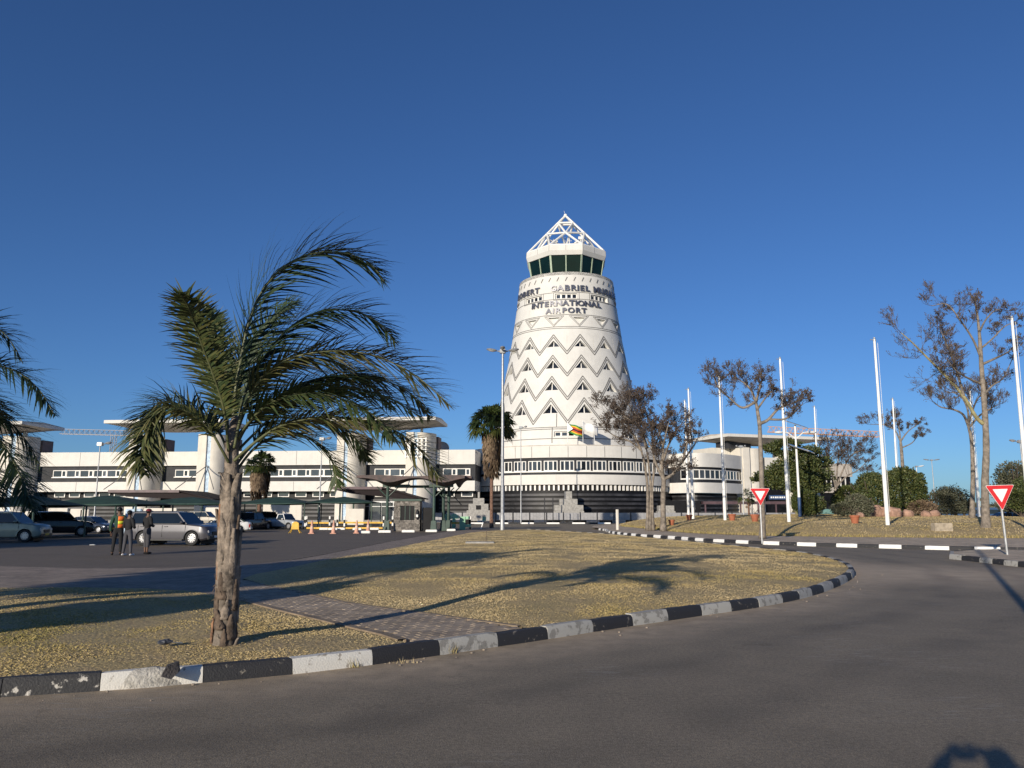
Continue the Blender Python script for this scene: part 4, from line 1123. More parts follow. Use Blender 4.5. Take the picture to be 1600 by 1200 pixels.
# blue entrance sign
sg = empty('blue_sign', at(1216, 777, 132), label='small blue sign board with white lettering under the right pavilion', cat='sign')
mb = MB(); mb.b2((-1.5, 0, -.35), (1.5, .1, .35)); mb.build('board', M['navy'], sg)
for i, w_ in enumerate((.3, .22, .26, .2, .28, .24, .2)):
    mb = MB(); mb.b2((-1.25 + i * .36, -.02, -.14), (-1.25 + i * .36 + w_, 0, .12)); mb.build('letter_mark', M['signw'], sg)
# ---- low metal fence in front
fe = empty('metal_fence', (-12, 115.5, 0), label='low pale corrugated metal fence with dark posts in front of the rotunda', cat='fence')
x = 0; px_ = 0
for i in range(24):
    mb = MB(); n = 10; w_ = 2.3
    for k_ in range(n): mb.b2((x + .08 + k_ * w_ / n, -.02 - .03 * (k_ % 2), .45), (x + .08 + (k_ + 1) * w_ / n, .02 - .03 * (k_ % 2), 1.45))
    if 'fp' not in CH: CH['fp'] = MB(); [CH['fp'].b2((.08 + q * w_ / n, -.02 - .03 * (q % 2), .45), (.08 + (q + 1) * w_ / n, .02 - .03 * (q % 2), 1.45)) for q in range(n)]; CH['fp'] = CH['fp'].mesh('fence_panel', M['fencep'] if 'fencep' in M else mat('fence_sheet', (.33, .33, .34), .5, metal=.3, var=.1))
    link('fence_panel', CH['fp'], fe, (x, 0, 0))
    if 'fpo' not in CH: CH['fpo'] = MB().b2((-.06, -.08, .0), (.06, .08, 1.6)).mesh('fence_post', M['bandgrey'])
    link('fence_post', CH['fpo'], fe, (x, -.05, 0)); x += 2.42
# ---- stepped concrete plinths
def plinth(px, Y, s_, label, tiers, top=True):
    b_ = at(px, 799, Y); r_ = empty('stepped_plinth', (b_.x, Y, 0), label=label, cat='plinth', group='stepped concrete plinths before the rotunda')
    z = .3
    for i, (w_, h) in enumerate(tiers):
        mb = MB(); mb.b2((-w_ / 2, -w_ / 2 * .7, z), (w_ / 2, w_ / 2 * .7, z + h)); mb.build('tier', M['concrete'], r_, bevel=.04); z += h
    return r_, z
plinth(888, 117.8, 1, 'stepped grey concrete plinth in the shade patch at the middle of the rotunda', [(4.4, 1.4), (4.2, .85), (2.6, .9), (1.1, 1.1)])
q, z = plinth(748, 114.2, 1, 'grey concrete monument with square opening left of the tall fan palm', [(3.3, 1.5), (2.8, .9), (1.6, .8), (.3, .9)])
mb = MB(); mb.b2((-.35, -1.02, 1.9), (.35, -.96, 2.5)); mb.build('opening', M['black'], q)
plinth(1040, 119.5, 1, 'stepped grey plinth partly behind the tree trunk right of the rotunda', [(2.6, 1.4), (2.3, .8), (1.2, .7)])
# ================================================================== VEGETATION
def leaf_soup(name, pts, size, mt, seed, parent, tint=None, spread=.0, elong=1.6, kind='stuff', down=0.0, loc=(0, 0, 0)):
    rs = np.random.RandomState(seed); P = np.asarray(pts, float); n = len(P)
    P = P + rs.normal(0, spread, P.shape) if spread else P
    a = rs.normal(size=(n, 3)); a[:, 2] -= down; a /= np.linalg.norm(a, axis=1)[:, None]
    b = np.cross(a, rs.normal(size=(n, 3))); b /= np.linalg.norm(b, axis=1)[:, None]
    s = size * rs.uniform(.6, 1.4, n)[:, None]
    V = np.zeros((n, 4, 3)); V[:, 0] = P; V[:, 1] = P + a * s * elong * .5 + b * s * .5; V[:, 2] = P + a * s * elong; V[:, 3] = P + a * s * elong * .5 - b * s * .5
    return soup(name, V.reshape(-1, 3) - np.array(loc), 4, mt, parent, kind, (0, 0, 0), attr=np.clip(rs.normal(.5, .25, n) if tint is None else tint, 0, 1))

def curve_pts(P, n=6): return spline([Vector(p) for p in P], n)
class Tree:
    def __init__(s, seed): s.r = random.Random(seed); s.tips = []; s.tw = MB(); s.limbs = []
    def rv(s): return Vector((s.r.gauss(0, 1), s.r.gauss(0, 1), s.r.gauss(0, 1))).normalized()
    def shoot(s, p, d, L_, r, lvl, up=.25, split=(3, 5), flat=None, droop=0):
        n = 5; pts = [p.copy()]; dd = d.normalized(); rad = [r]
        for i in range(n):
            dd = (dd + s.rv() * .28 + Vector((0, 0, up * .3 - droop))).normalized(); pts.append(pts[-1] + dd * L_ / n); rad.append(max(r * (1 - (i + 1) / n * .75), .009))
        s.tw.tube(pts, rad, 5 if r > .04 else 3, cap=False)
        if lvl <= 0:
            for q in pts[2:]: s.tips.append(q)
            return
        for k in range(s.r.randint(*split)):
            i = s.r.uniform(.3, 1.0) * n; j = min(int(i), n - 1); q = pts[j].lerp(pts[j + 1], i - j)
            nd = (dd + s.rv() * .85 + Vector((0, 0, up))).normalized()
            s.shoot(q, nd, L_ * s.r.uniform(.5, .75), max(r * .45, .008), lvl - 1, up, split, flat, droop)
        s.shoot(pts[-1], dd, L_ * .6, max(r * .35, .008), lvl - 1, up, split, flat, droop)

def bare_tree(name, label, base, trunks, limbs, seed, lvl=2, tr=.3, lr=.14, sub=9, leafn=2, leafs=.09, up=.25, subL=.5, leafm='deadleaf', bark='bark', group=None, limbm=None, cat='tree', density=1.0, start=.35, split=(3, 5)):
    """trunks/limbs: list of (points, r0, r1) in world space"""
    root = empty(name, base, label=label, cat=cat, group=group); T = Tree(seed)
    for pts, r0, r1 in trunks:
        P = curve_pts(pts, 6); n = len(P)
        rad = [(r0 + (r1 - r0) * i / (n - 1)) * (1 + .35 * max(0, 1 - i / 3)) * (1 + .04 * math.sin(i * 2.1)) for i in range(n)]
        mb = MB(); mb.tube(P, rad, 12); mb.build('trunk', M[bark], root, smooth=2, world=True, fix=False)
    for li, lb in enumerate(limbs):
        pts, r0, r1 = lb[:3]
        P = curve_pts(pts, 6); n = len(P); rad = [r0 + (r1 - r0) * i / (n - 1) for i in range(n)]
        mb = MB(); mb.tube(P, rad, 8); mb.build('limb', M[(limbm or {}).get(li, bark)], root, smooth=2, world=True, fix=False)
        Ltot = sum((P[i + 1] - P[i]).length for i in range(n - 1))
        for k in range(int(sub * max(.5, Ltot / 4))):
            t = T.r.uniform(start, 1) * (n - 1); j = min(int(t), n - 2); q = P[j].lerp(P[j + 1], t - j); d = (P[j + 1] - P[j]).normalized()
            nd = (d * .7 + T.rv() * .9 + Vector((0, 0, up))).normalized()
            T.shoot(q, nd, Ltot * subL * T.r.uniform(.35, .7), max(rad[j] * .4, .012), lvl, up, split)
        T.shoot(P[-1], (P[-1] - P[-2]), Ltot * subL * .5, max(r1 * .8, .012), lvl, up, split)
    T.tw.build('twigs', M['twig'], root, world=True, kind='stuff', fix=False)
    pts = []
    for q in T.tips:
        for _ in range(leafn):
            if T.r.random() < density: pts.append(q + T.rv() * T.r.uniform(0, .16))
    if pts: leaf_soup('leaves', pts, leafs, M[leafm], seed, root, loc=base)
    return root
def W(px, py, Y, dx=0, dy=0): return at(px, py, Y) + Vector((dx, dy, 0))
def groundz(x, y):
    return mound(x, y) if inside([(x, y)], gpoly)[0] else (.2 if y < 116 else GZ)

# --- big right tree (base px 1540,825)
Y = 49.5; b = W(1540, 824, Y); b.z = mound(b.x, b.y)
bare_tree('bare_tree', 'tallest bare tree on the roundabout with a forked yellowish limb, at the right edge', b,
    [([b - Vector((0, 0, .3)), W(1539, 760, Y), W(1541, 700, Y), W(1538, 630, Y), W(1534, 580, Y), W(1531, 530, Y)], .25, .11)],
    [([W(1531, 530, Y), W(1528, 500, Y), W(1524, 475, Y), W(1518, 462, Y + .5)], .10, .03),
     ([W(1536, 662, Y), W(1524, 650, Y), W(1506, 620, Y + .3), W(1480, 590, Y + .6), W(1450, 560, Y + 1), W(1425, 535, Y + 1), W(1408, 520, Y + 1)], .14, .03),
     ([W(1506, 620, Y + .3), W(1495, 580, Y), W(1480, 540, Y - .5), W(1468, 512, Y - 1)], .09, .02),
     ([W(1534, 600, Y), W(1515, 592, Y - .6), W(1495, 580, Y - 1.4), W(1478, 560, Y - 2)], .08, .02),
     ([W(1533, 560, Y), W(1520, 530, Y - .5), W(1500, 500, Y - 1), W(1480, 476, Y - 1), W(1456, 478, Y - 1)], .08, .02),
     ([W(1536, 618, Y), W(1550, 603, Y), W(1568, 590, Y + .5), W(1582, 560, Y + .5)], .075, .02),
     ([W(1532, 545, Y), W(1550, 530, Y + .5), W(1570, 510, Y + .5), W(1586, 504, Y)], .07, .02),
     ([W(1530, 520, Y), W(1540, 500, Y + 1), W(1555, 485, Y + 1.5), W(1568, 484, Y + 1)], .07, .02),
     ([W(1533, 570, Y), W(1555, 560, Y), W(1575, 550, Y - 1), W(1585, 540, Y - 1.5)], .09, .02)],
    11, lvl=3, sub=11, leafn=1, leafs=.05, subL=.27, split=(2, 3), up=.2, limbm={1: 'barky'}, density=.35, start=.3)
# --- tree behind it (px 1515)
Y = 66; b = W(1518, 800, Y); b.z = mound(b.x, b.y)
bare_tree('bare_tree', 'flat topped bare tree just left of and behind the tallest tree', b,
    [([b, W(1520, 740, Y), W(1518, 690, Y), W(1513, 665, Y)], .20, .11)],
    [([W(1513, 665, Y), W(1505, 648, Y), W(1490, 640, Y), W(1470, 636, Y), W(1459, 628, Y)], .12, .03),
     ([W(1513, 665, Y), W(1512, 640, Y), W(1500, 618, Y + 1), W(1480, 612, Y + 1)], .1, .03),
     ([W(1513, 665, Y), W(1520, 640, Y), W(1530, 620, Y - 1), W(1545, 615, Y - 1)], .1, .03),
     ([W(1514, 668, Y), W(1530, 650, Y), W(1545, 640, Y), W(1558, 633, Y)], .1, .03)],
    12, lvl=3, sub=13, leafn=1, leafs=.05, subL=.42, split=(2, 3), up=.35, density=.8)
# --- tree over the left sign (px 1190)
Y = 44; b = W(1191, 829, Y); b.z = .2
bare_tree('bare_tree', 'slender bare umbrella tree rising directly behind the left give way sign', b,
    [([b, W(1191, 780, Y), W(1189, 720, Y), W(1187, 665, Y)], .155, .105)],
    [([W(1187, 665, Y), W(1184, 645, Y), W(1180, 625, Y), W(1170, 605, Y), W(1150, 590, Y)], .12, .03),
     ([W(1180, 628, Y), W(1160, 637, Y), W(1140, 622, Y), W(1122, 605, Y), W(1116, 590, Y)], .08, .02),
     ([W(1187, 662, Y), W(1200, 656, Y), W(1215, 640, Y), W(1232, 632, Y), W(1250, 625, Y)], .1, .025),
     ([W(1200, 655, Y), W(1225, 655, Y), W(1240, 645, Y), W(1254, 632, Y)], .07, .02),
     ([W(1181, 630, Y), W(1186, 610, Y), W(1190, 595, Y + .6), W(1196, 588, Y + 1)], .08, .02),
     ([W(1183, 640, Y), W(1196, 622, Y - .5), W(1205, 612, Y - 1)], .07, .02)],
    13, lvl=3, sub=19, leafn=1, leafs=.045, subL=.36, split=(2, 3), up=.22, density=.5)
# --- multi stem + single trunk tree
Y = 62; b = W(1015, 811, Y); b.z = mound(b.x, b.y)
bare_tree('bare_tree', 'brown leaved tree with three pale stems from one base in front of the rotunda', b,
    [([b + Vector((-.2, 0, 0)), W(1012, 770, Y), W(1008, 730, Y), W(1001, 700, Y)], .13, .07),
     ([b, W(1017, 770, Y), W(1014, 730, Y), W(1010, 700, Y)], .12, .06),
     ([b + Vector((.25, 0, 0)), W(1019, 770, Y), W(1022, 730, Y), W(1020, 700, Y)], .11, .06)],
    [([W(1001, 702, Y), W(990, 680, Y), W(970, 660, Y), W(950, 642, Y)], .1, .03),
     ([W(1003, 705, Y), W(985, 690, Y), W(962, 682, Y), W(948, 672, Y)], .08, .03),
     ([W(1010, 702, Y), W(1002, 675, Y), W(990, 650, Y + 1), W(982, 632, Y + 1)], .09, .03),
     ([W(1020, 702, Y), W(1018, 670, Y), W(1010, 645, Y), W(1005, 630, Y)], .09, .03),
     ([W(1012, 700, Y), W(1000, 670, Y - 1), W(975, 650, Y - 1.5)], .08, .03),
     ([W(1021, 702, Y), W(1030, 680, Y + 1), W(1035, 655, Y + 1)], .08, .03)],
    14, lvl=3, sub=13, leafn=1, leafs=.065, subL=.45, split=(2, 3), up=.2, start=.25)
Y = 60; b = W(1036, 812, Y); b.z = mound(b.x, b.y)
bare_tree('bare_tree', 'round brown crowned tree on one thick grey trunk with a forked right limb', b,
    [([b, W(1036, 780, Y), W(1037, 755, Y), W(1036, 745, Y)], .2, .16)],
    [([W(1036, 748, Y), W(1034, 725, Y), W(1036, 700, Y), W(1030, 675, Y)], .16, .04),
     ([W(1037, 749, Y), W(1052, 740, Y), W(1066, 722, Y), W(1078, 705, Y), W(1088, 690, Y)], .13, .04),
     ([W(1036, 748, Y), W(1025, 725, Y), W(1018, 700, Y), W(1010, 685, Y)], .12, .03),
     ([W(1036, 720, Y), W(1045, 695, Y), W(1055, 675, Y), W(1065, 662, Y)], .1, .03),
     ([W(1066, 722, Y), W(1072, 700, Y - 1), W(1076, 680, Y - 1)], .08, .03),
     ([W(1036, 700, Y), W(1040, 680, Y - 1), W(1045, 660, Y - 1)], .08, .03)],
    15, lvl=3, sub=12, leafn=1, leafs=.065, subL=.43, split=(2, 3), up=.15, start=.25)
# --- small trees behind
Y = 90; b = W(1413, 800, Y); b.z = mound(b.x, b.y)
bare_tree('bare_tree', 'small bare umbrella tree rising behind the round clipped bushes', b,
    [([b, W(1412, 760, Y), W(1409, 710, Y), W(1407, 690, Y)], .24, .14)],
    [([W(1407, 690, Y), W(1398, 672, Y), W(1382, 664, Y), W(1362, 663, Y)], .1, .03), ([W(1407, 690, Y), W(1405, 670, Y), W(1400, 655, Y)], .1, .03),
     ([W(1407, 690, Y), W(1418, 675, Y), W(1432, 664, Y)], .1, .03), ([W(1408, 700, Y), W(1425, 692, Y), W(1434, 680, Y)], .08, .03)],
    16, lvl=3, sub=10, leafn=1, leafs=.07, subL=.44, split=(2, 3), up=.3)
Y = 100; b = W(1308, 800, Y); b.z = .3
bare_tree('bare_tree', 'wide bare reddish tree behind the green tree, left of the round bushes', b,
    [([b, W(1306, 780, Y), W(1306, 762, Y)], .3, .2)],
    [([W(1306, 762, Y), W(1300, 740, Y), W(1290, 720, Y), W(1280, 705, Y)], .14, .04), ([W(1306, 762, Y), W(1322, 745, Y), W(1340, 735, Y), W(1354, 722, Y)], .12, .04),
     ([W(1306, 764, Y), W(1308, 735, Y), W(1310, 712, Y), W(1308, 698, Y)], .13, .04), ([W(1307, 760, Y), W(1320, 728, Y), W(1332, 710, Y), W(1345, 705, Y)], .11, .04)],
    17, lvl=3, sub=11, leafn=1, leafs=.08, subL=.42, split=(2, 3), up=.25)

# --- leafy masses
def blob_tree(name, label, cat, base, blobs, n, leafs, lm, seed, trunk=None, hollow=.6, group=None, bark='bark'):
    root = empty(name, base, label=label, cat=cat, group=group); rs = np.random.RandomState(seed); V = []
    tot = sum(b_[1][0] * b_[1][2] for b_ in blobs)
    for c, r_ in blobs:
        k = int(n * r_[0] * r_[2] / tot); d = rs.normal(size=(k, 3)); d /= np.linalg.norm(d, axis=1)[:, None]
        lump = 1 + .22 * np.array([mnoise.noise(Vector(tuple(x * 2.6 + c.x))) for x in d]) + .16 * np.array([mnoise.noise(Vector(tuple(x * 6 + c.y))) for x in d])
        rad = rs.uniform(hollow, 1.0, k) ** .6
        V.append(np.array(c) + d * np.array(r_) * (lump * rad)[:, None])
    V = np.vstack(V); V = V[V[:, 2] > base.z - .02]
    mb = MB(); T = Tree(seed)
    if trunk:
        mb.tube(curve_pts(trunk[0], 5), [trunk[1]] * (5 * (len(trunk[0]) - 1) + 1), 8)
        for c, r_ in blobs:
            st_ = Vector(trunk[0][-1]); cc = Vector(c); mid = st_.lerp(cc, .5) + Vector((0, 0, .2)); mb.tube(curve_pts([st_, mid, cc], 4), trunk[1] * .45, 6)
        mb.build('trunk', M[bark], root, world=True, smooth=2, fix=False)
    else:
        for c, r_ in blobs:
            for _ in range(5): q = Vector(c) + Vector((rs.normal() * r_[0] * .5, rs.normal() * r_[1] * .5, r_[2] * .6)); mb.tube([Vector((c[0], c[1], base.z)), q], .04, 4)
        mb.build('stem', M['twig'], root, world=True, fix=False)
    leaf_soup('crown' if trunk else 'foliage', V, leafs, M[lm], seed, root, loc=base)
    return root
Y = 80
gb = W(1246, 800, Y); gb.z = mound(gb.x, gb.y)
blob_tree('feathery_tree', 'dense dark green spreading tree with yellowish trunk in front of the right pavilion', 'tree', gb,
    [(W(1228, 700, Y), (1.6, 1.6, .9)), (W(1205, 700, Y), (1.0, 1.2, .5)), (W(1250, 722, Y), (2.2, 2, 1.0)), (W(1222, 737, Y), (1.7, 1.5, 1.1)), (W(1272, 742, Y), (1.9, 1.6, 1.0)), (W(1245, 752, Y), (2.2, 1.8, 1.2)), (W(1214, 752, Y), (1.5, 1.2, .8)),
     (W(1265, 705, Y), (1.3, 1.2, .6)), (W(1283, 722, Y), (1.2, 1, .6)), (W(1195, 742, Y), (1.1, 1, .5)), (W(1276, 762, Y), (1.5, 1, .6)), (W(1182, 748, Y), (.6, .6, .3))],
    26000, .13, 'leaf', 21, trunk=([gb, W(1241, 780, Y), W(1243, 765, Y), W(1244, 750, Y)], .2), bark='barky', hollow=.25)
Y = 74; bb = W(1263, 800, Y); bb.z = mound(bb.x, bb.y)
blob_tree('shrub', 'yellow green leafy shrub under the dark green tree beside the blue pole', 'shrub', bb, [(W(1258, 785, Y), (1.2, 1, 1.1)), (W(1272, 788, Y), (1.0, 1, .9)), (W(1248, 783, Y), (.7, .7, .9))], 7000, .11, 'leaf', 22, hollow=.5)
Y = 78; bb = W(1385, 800, Y); bb.z = mound(bb.x, bb.y)
blob_tree('round_bush', 'left one of the two big rounded green bushes behind the flagpole', 'bush', bb, [(W(1360, 772, Y), (1.65, 1.5, 2.0)), (W(1368, 757, Y), (1.3, 1.2, 1.1)), (W(1347, 784, Y), (1.0, 1, 1.2))], 15000, .11, 'leaf', 23, hollow=.75)
bb = W(1410, 800, Y - 1); bb.z = mound(bb.x, bb.y)
blob_tree('round_bush', 'right one of the two big rounded green bushes, tallest, with a pole shadow across it', 'bush', bb, [(W(1412, 766, Y - 1), (1.9, 1.5, 2.2)), (W(1420, 752, Y - 1), (1.4, 1.2, 1.1)), (W(1398, 762, Y - 1), (1.2, 1.2, 1.7)), (W(1432, 775, Y - 1), (.9, 1, 1.4))], 19000, .11, 'leaf', 24, hollow=.75)
bb = W(1322, 800, 84); bb.z = mound(bb.x, bb.y)
blob_tree('shrub', 'low dark green shrub left of the two rounded bushes', 'shrub', bb, [(W(1326, 776, 84), (1.5, 1.2, 1.1)), (W(1316, 786, 84), (1.2, 1.2, .9))], 7000, .12, 'leaf', 25, hollow=.5)
bb = W(1335, 802, 72); bb.z = mound(bb.x, bb.y)
blob_tree('shrub', 'low grey green straggly shrub spreading in front of the rounded bushes', 'shrub', bb, [(W(1318, 795, 72), (1.1, 1, .5)), (W(1340, 787, 72), (1.2, .8, .9)), (W(1350, 792, 72), (.8, .8, .8))], 7000, .10, 'olive', 26, hollow=.3)
bb = W(1442, 802, 76); bb.z = mound(bb.x, bb.y)
blob_tree('shrub', 'low dry brown shrub at the right foot of the rounded bushes', 'shrub', bb, [(W(1438, 792, 76), (1.2, .9, .6)), (W(1448, 793, 76), (.9, .8, .55))], 4000, .10, 'skirt', 27, hollow=.3)
bb = W(1480, 802, 86); bb.z = mound(bb.x, bb.y)
blob_tree('shrub', 'wispy grey olive shrub between the rounded bushes and the thin tree trunk', 'shrub', bb, [(W(1468, 785, 86), (1.7, 1.2, 1.3)), (W(1490, 782, 86), (1.9, 1.2, 1.6)), (W(1505, 790, 86), (1.2, 1, .9)), (W(1478, 772, 86), (1.3, 1, .9))], 9000, .11, 'olive', 28, hollow=.15)
bb = W(1585, 800, 84); bb.z = mound(bb.x, bb.y)
blob_tree('shrub', 'tall olive grey thicket at the right edge behind the right give way sign', 'shrub', bb, [(W(1585, 742, 84), (1.9, 1.5, 1.4)), (W(1600, 760, 84), (2.6, 1.5, 2.4)), (W(1575, 765, 84), (1.6, 1.3, 1.6)), (W(1590, 785, 84), (2.2, 1.3, 1.1)), (W(1572, 790, 84), (1.0, 1, .6))], 15000, .12, 'olive', 29, hollow=.3)
bb = W(1592, 800, 76); bb.z = mound(bb.x, bb.y)
blob_tree('shrub', 'darker green bush low at the right edge under the olive thicket', 'shrub', bb, [(W(1594, 780, 76), (1.5, 1, 1.0)), (W(1606, 770, 76), (1.5, 1, 1.6))], 7000, .11, 'leaf', 30, hollow=.5)
# distant tree line
rs_ = np.random.RandomState(8); V = []
for i in range(900):
    x = rs_.uniform(60, 420); y = rs_.uniform(300, 380); V.append(np.array([x, y, 0]) + rs_.normal(size=(14, 3)) * (2.5, 2, 1) + (0, 0, rs_.uniform(.5, 3.6)))
leaf_soup('distant_trees', np.vstack(V), 1.1, M['olive'], 31, None)
# rocks
for i, (px, py, Yr_, s_) in enumerate([(1352, 800, 73, .75), (1366, 797, 74, 1.0), (1380, 798, 74, .85), (1395, 798, 73.5, .9), (1418, 798, 73.5, .6), (1460, 799, 74, .55), (1344, 803, 71, .45), (1447, 801, 73, .5)]):
    rs = random.Random(i + 50); p = at(px, py, Yr_); p.z = mound(p.x, p.y); mb = MB(); mb.sphere((0, 0, .35 * s_), (s_ * .95, s_ * .7, s_ * .7), 10, 7)
    mb.v = [tuple(Vector(v) * (1 + .25 * mnoise.noise(Vector(v) * 1.8 + Vector((i * 3, 0, 0))))) for v in mb.v]
    wh = ['leftmost pale', 'wide pink', 'pink', 'broad reddish', 'small round orange', 'rightmost small', 'small foremost grey', 'small tan'][i]
    o = mb.build('rock', M['rock'], None, loc=p); tagp(o, wh + ' rock in the bed at the foot of the rounded bushes', 'rock', 'rocks in the roundabout bed')

M['huskd'] = mat('palm_husk_dark', (.13, .095, .07), .95, var=.4, scale=9, bump=.9, bscale=30)
# ------------------------------------------------------------------ feather palms
def frond(root, P, seed, L_=.52, wind=Vector((.55, 0, 0)), tint0=.45, r0=.03, pairs=100, droop=.35, first=.18, orient=None):
    rs = random.Random(seed); P = spline([Vector(p) for p in P], 10); n = len(P)
    ra = MB(); ra.tube(P, [r0 * (1 - .85 * i / (n - 1)) + .003 for i in range(n)], 6)
    fo = ra.build('frond', M['rachis'], root, world=True, smooth=2, fix=False)
    D = [0]
    for i in range(n - 1): D.append(D[-1] + (P[i + 1] - P[i]).length)
    tot = D[-1]; V = []; tn = []
    for k in range(pairs):
        t = first + (1 - first) * (k + rs.uniform(-.4, .4)) / pairs; t = min(max(t, 0), .999); d = t * tot
        j = max(i for i in range(n - 1) if D[i] <= d); f = (d - D[j]) / (D[j + 1] - D[j] + 1e-9); p = P[j].lerp(P[j + 1], f); tg = (P[j + 1] - P[j]).normalized()
        up = Vector((0, 0, 1)); up = (up - tg * up.dot(tg))
        if up.length < .2: up = Vector((-1, 0, .2)); up = up - tg * up.dot(tg)
        up.normalize(); sd = tg.cross(up)
        ln = 1.14 * L_ * (math.sin(math.pi * min(1, (t - first) / (1 - first) * .86 + .12)) ** .55) * rs.uniform(.8, 1.12)
        if t > .93: ln *= .7
        for s_ in (-1, 1):
            th = rs.uniform(-.75, 1.15)      # leaflets stand in several ranks
            d0 = (tg * rs.uniform(.55, .85) + (sd * s_ * math.cos(th) + up * math.sin(th)) * .85 + wind * .25).normalized()
            q0 = p; w_ = .0135 * rs.uniform(.8, 1.3); dd = d0; prev = q0; sn = dd.cross(up + sd * .3 * s_).normalized(); pw = w_ * .6
            m_ = 4
            for i in range(m_):
                dd = (dd + Vector((0, 0, -droop * (i + 1) / m_ * rs.uniform(.4, 1.2))) * .55 + wind * .16).normalized()
                q = prev + dd * ln / m_; nw = w_ * (1 - ((i + 1) / m_) ** 1.6) + .0012
                V += [prev - sn * pw, prev + sn * pw, q + sn * nw, q - sn * nw]; prev = q; pw = nw
                tn.append(min(1, max(0, tint0 + rs.gauss(0, .1) + .25 * (i / m_) ** 2)))
    M_ = fo.parent.location
    soup('leaflets', np.array([tuple(v) for v in V]) - np.array(M_), 4, M['frond'], fo, 'stuff', attr=tn)
    return fo
def palm_trunk(root, base, top, r0, r1, seed):
    n = 26; m = 22; mb = MB(); vs_ = []; rs = random.Random(seed)
    lean = top - base
    for i in range(n + 1):
        t = i / n; c = base + lean * t + Vector((math.sin(t * 5) * .02, math.sin(t * 4) * .02, 0))
        r = r0 + (r1 - r0) * t; r *= 1 + .32 * math.exp(-(t / .035) ** 2) - .07 * math.exp(-((t - .12) / .06) ** 2) + .06 * math.exp(-((t - .3) / .08) ** 2)
        for k in range(m):
            a = 2 * math.pi * k / m
            rr_ = r * (1 + .10 * mnoise.noise(Vector((math.cos(a) * 1.6, math.sin(a) * 1.6, c.z * 4 + seed))) + .05 * mnoise.noise(Vector((math.cos(a) * 5, math.sin(a) * 5, c.z * 11))))
            vs_.append(c + Vector((math.cos(a) * rr_, math.sin(a) * rr_, 0)))
    mb.add(vs_, [(i * m + k, i * m + (k + 1) % m, (i + 1) * m + (k + 1) % m, (i + 1) * m + k) for i in range(n) for k in range(m)] + [tuple(range(n * m, n * m + m))])
    tr = mb.build('trunk', M['palmtrunk'], root, world=True, smooth=2, fix=False)
    # overlapping old leaf bases
    for j in range(44):
        t = .02 + .95 * j / 44 + rs.uniform(-.02, .02); a = j * 2.4 + rs.uniform(-.3, .3); r = (r0 + (r1 - r0) * t); hi = t > .42
        hh = rs.uniform(.5, .95) if hi else rs.uniform(.16, .36); w0 = rs.uniform(.13, .22) if hi else rs.uniform(.09, .16); hb = MB(); vs_ = []; K = 9
        op = .05 if rs.random() < .14 else rs.uniform(0, .012); sk = rs.uniform(-.25, .25)
        for q in range(K + 1):
            u = q / K; c = base + lean * min(1.02, t + (u - .4) * hh / lean.length); half = w0 / r * (1 - .85 * u ** 1.5) * .5 * rs.uniform(.82, 1.1) + .015; rad = r * (1.02 + .05 * mnoise.noise(Vector((a, u * 3, j)))) + .008 + op * u ** 2
            c = c + Vector((math.sin(t * 5) * .02, math.sin(t * 4) * .02, 0)) * .5
            for s_ in (-1, -.4, .3, 1):
                aa = a + s_ * half + sk * u; g_ = rad + (.012 if abs(s_) < .5 else -.004) + rs.uniform(-.004, .004); vs_.append(c + Vector((math.cos(aa) * g_, math.sin(aa) * g_, 0)))
        for q in range(K):
            for s_ in (0, 1, 2): hb.f.append((q * 4 + s_, q * 4 + s_ + 1, q * 4 + s_ + 5, q * 4 + s_ + 4)); hb.m.append(0)
        hb.v = [tuple(v) for v in vs_]
        o = hb.build('leaf_base', M['husko' if rs.random() < .16 else ('husk' if rs.random() < .7 else 'huskd')], root, world=True, smooth=2, fix=False)
        sm = o.modifiers.new('s', 'SOLIDIFY'); sm.thickness = .012
    # torn fibres
    mb = MB()
    for j in range(150):
        t = rs.uniform(.02, .9); a = rs.uniform(0, 6.28); r = (r0 + (r1 - r0) * t) * 1.04; c = base + lean * t + Vector((math.cos(a) * r, math.sin(a) * r, 0))
        mb.tube([c, c + Vector((math.cos(a) * .02 + rs.uniform(-.02, .02), math.sin(a) * .02 + rs.uniform(-.02, .02), rs.uniform(-.10, .10)))], [.006, .002], 3, cap=False)
    mb.build('fibres', M['huskd'], root, world=True, kind='stuff', fix=False)
    # ring of flare at the foot
    return tr
Y0 = 10.55
base = gr(349, 1003, .2); Y0 = base.y; base.z = .14
palm = empty('feather_palm', base, label='large wind blown feather palm with rough peeling trunk on the near lawn', cat='palm tree')
top = at(362, 690, Y0)
palm_trunk(palm, base + Vector((0, 0, -.05)), at(362, 745, Y0), .130, .078, 4)
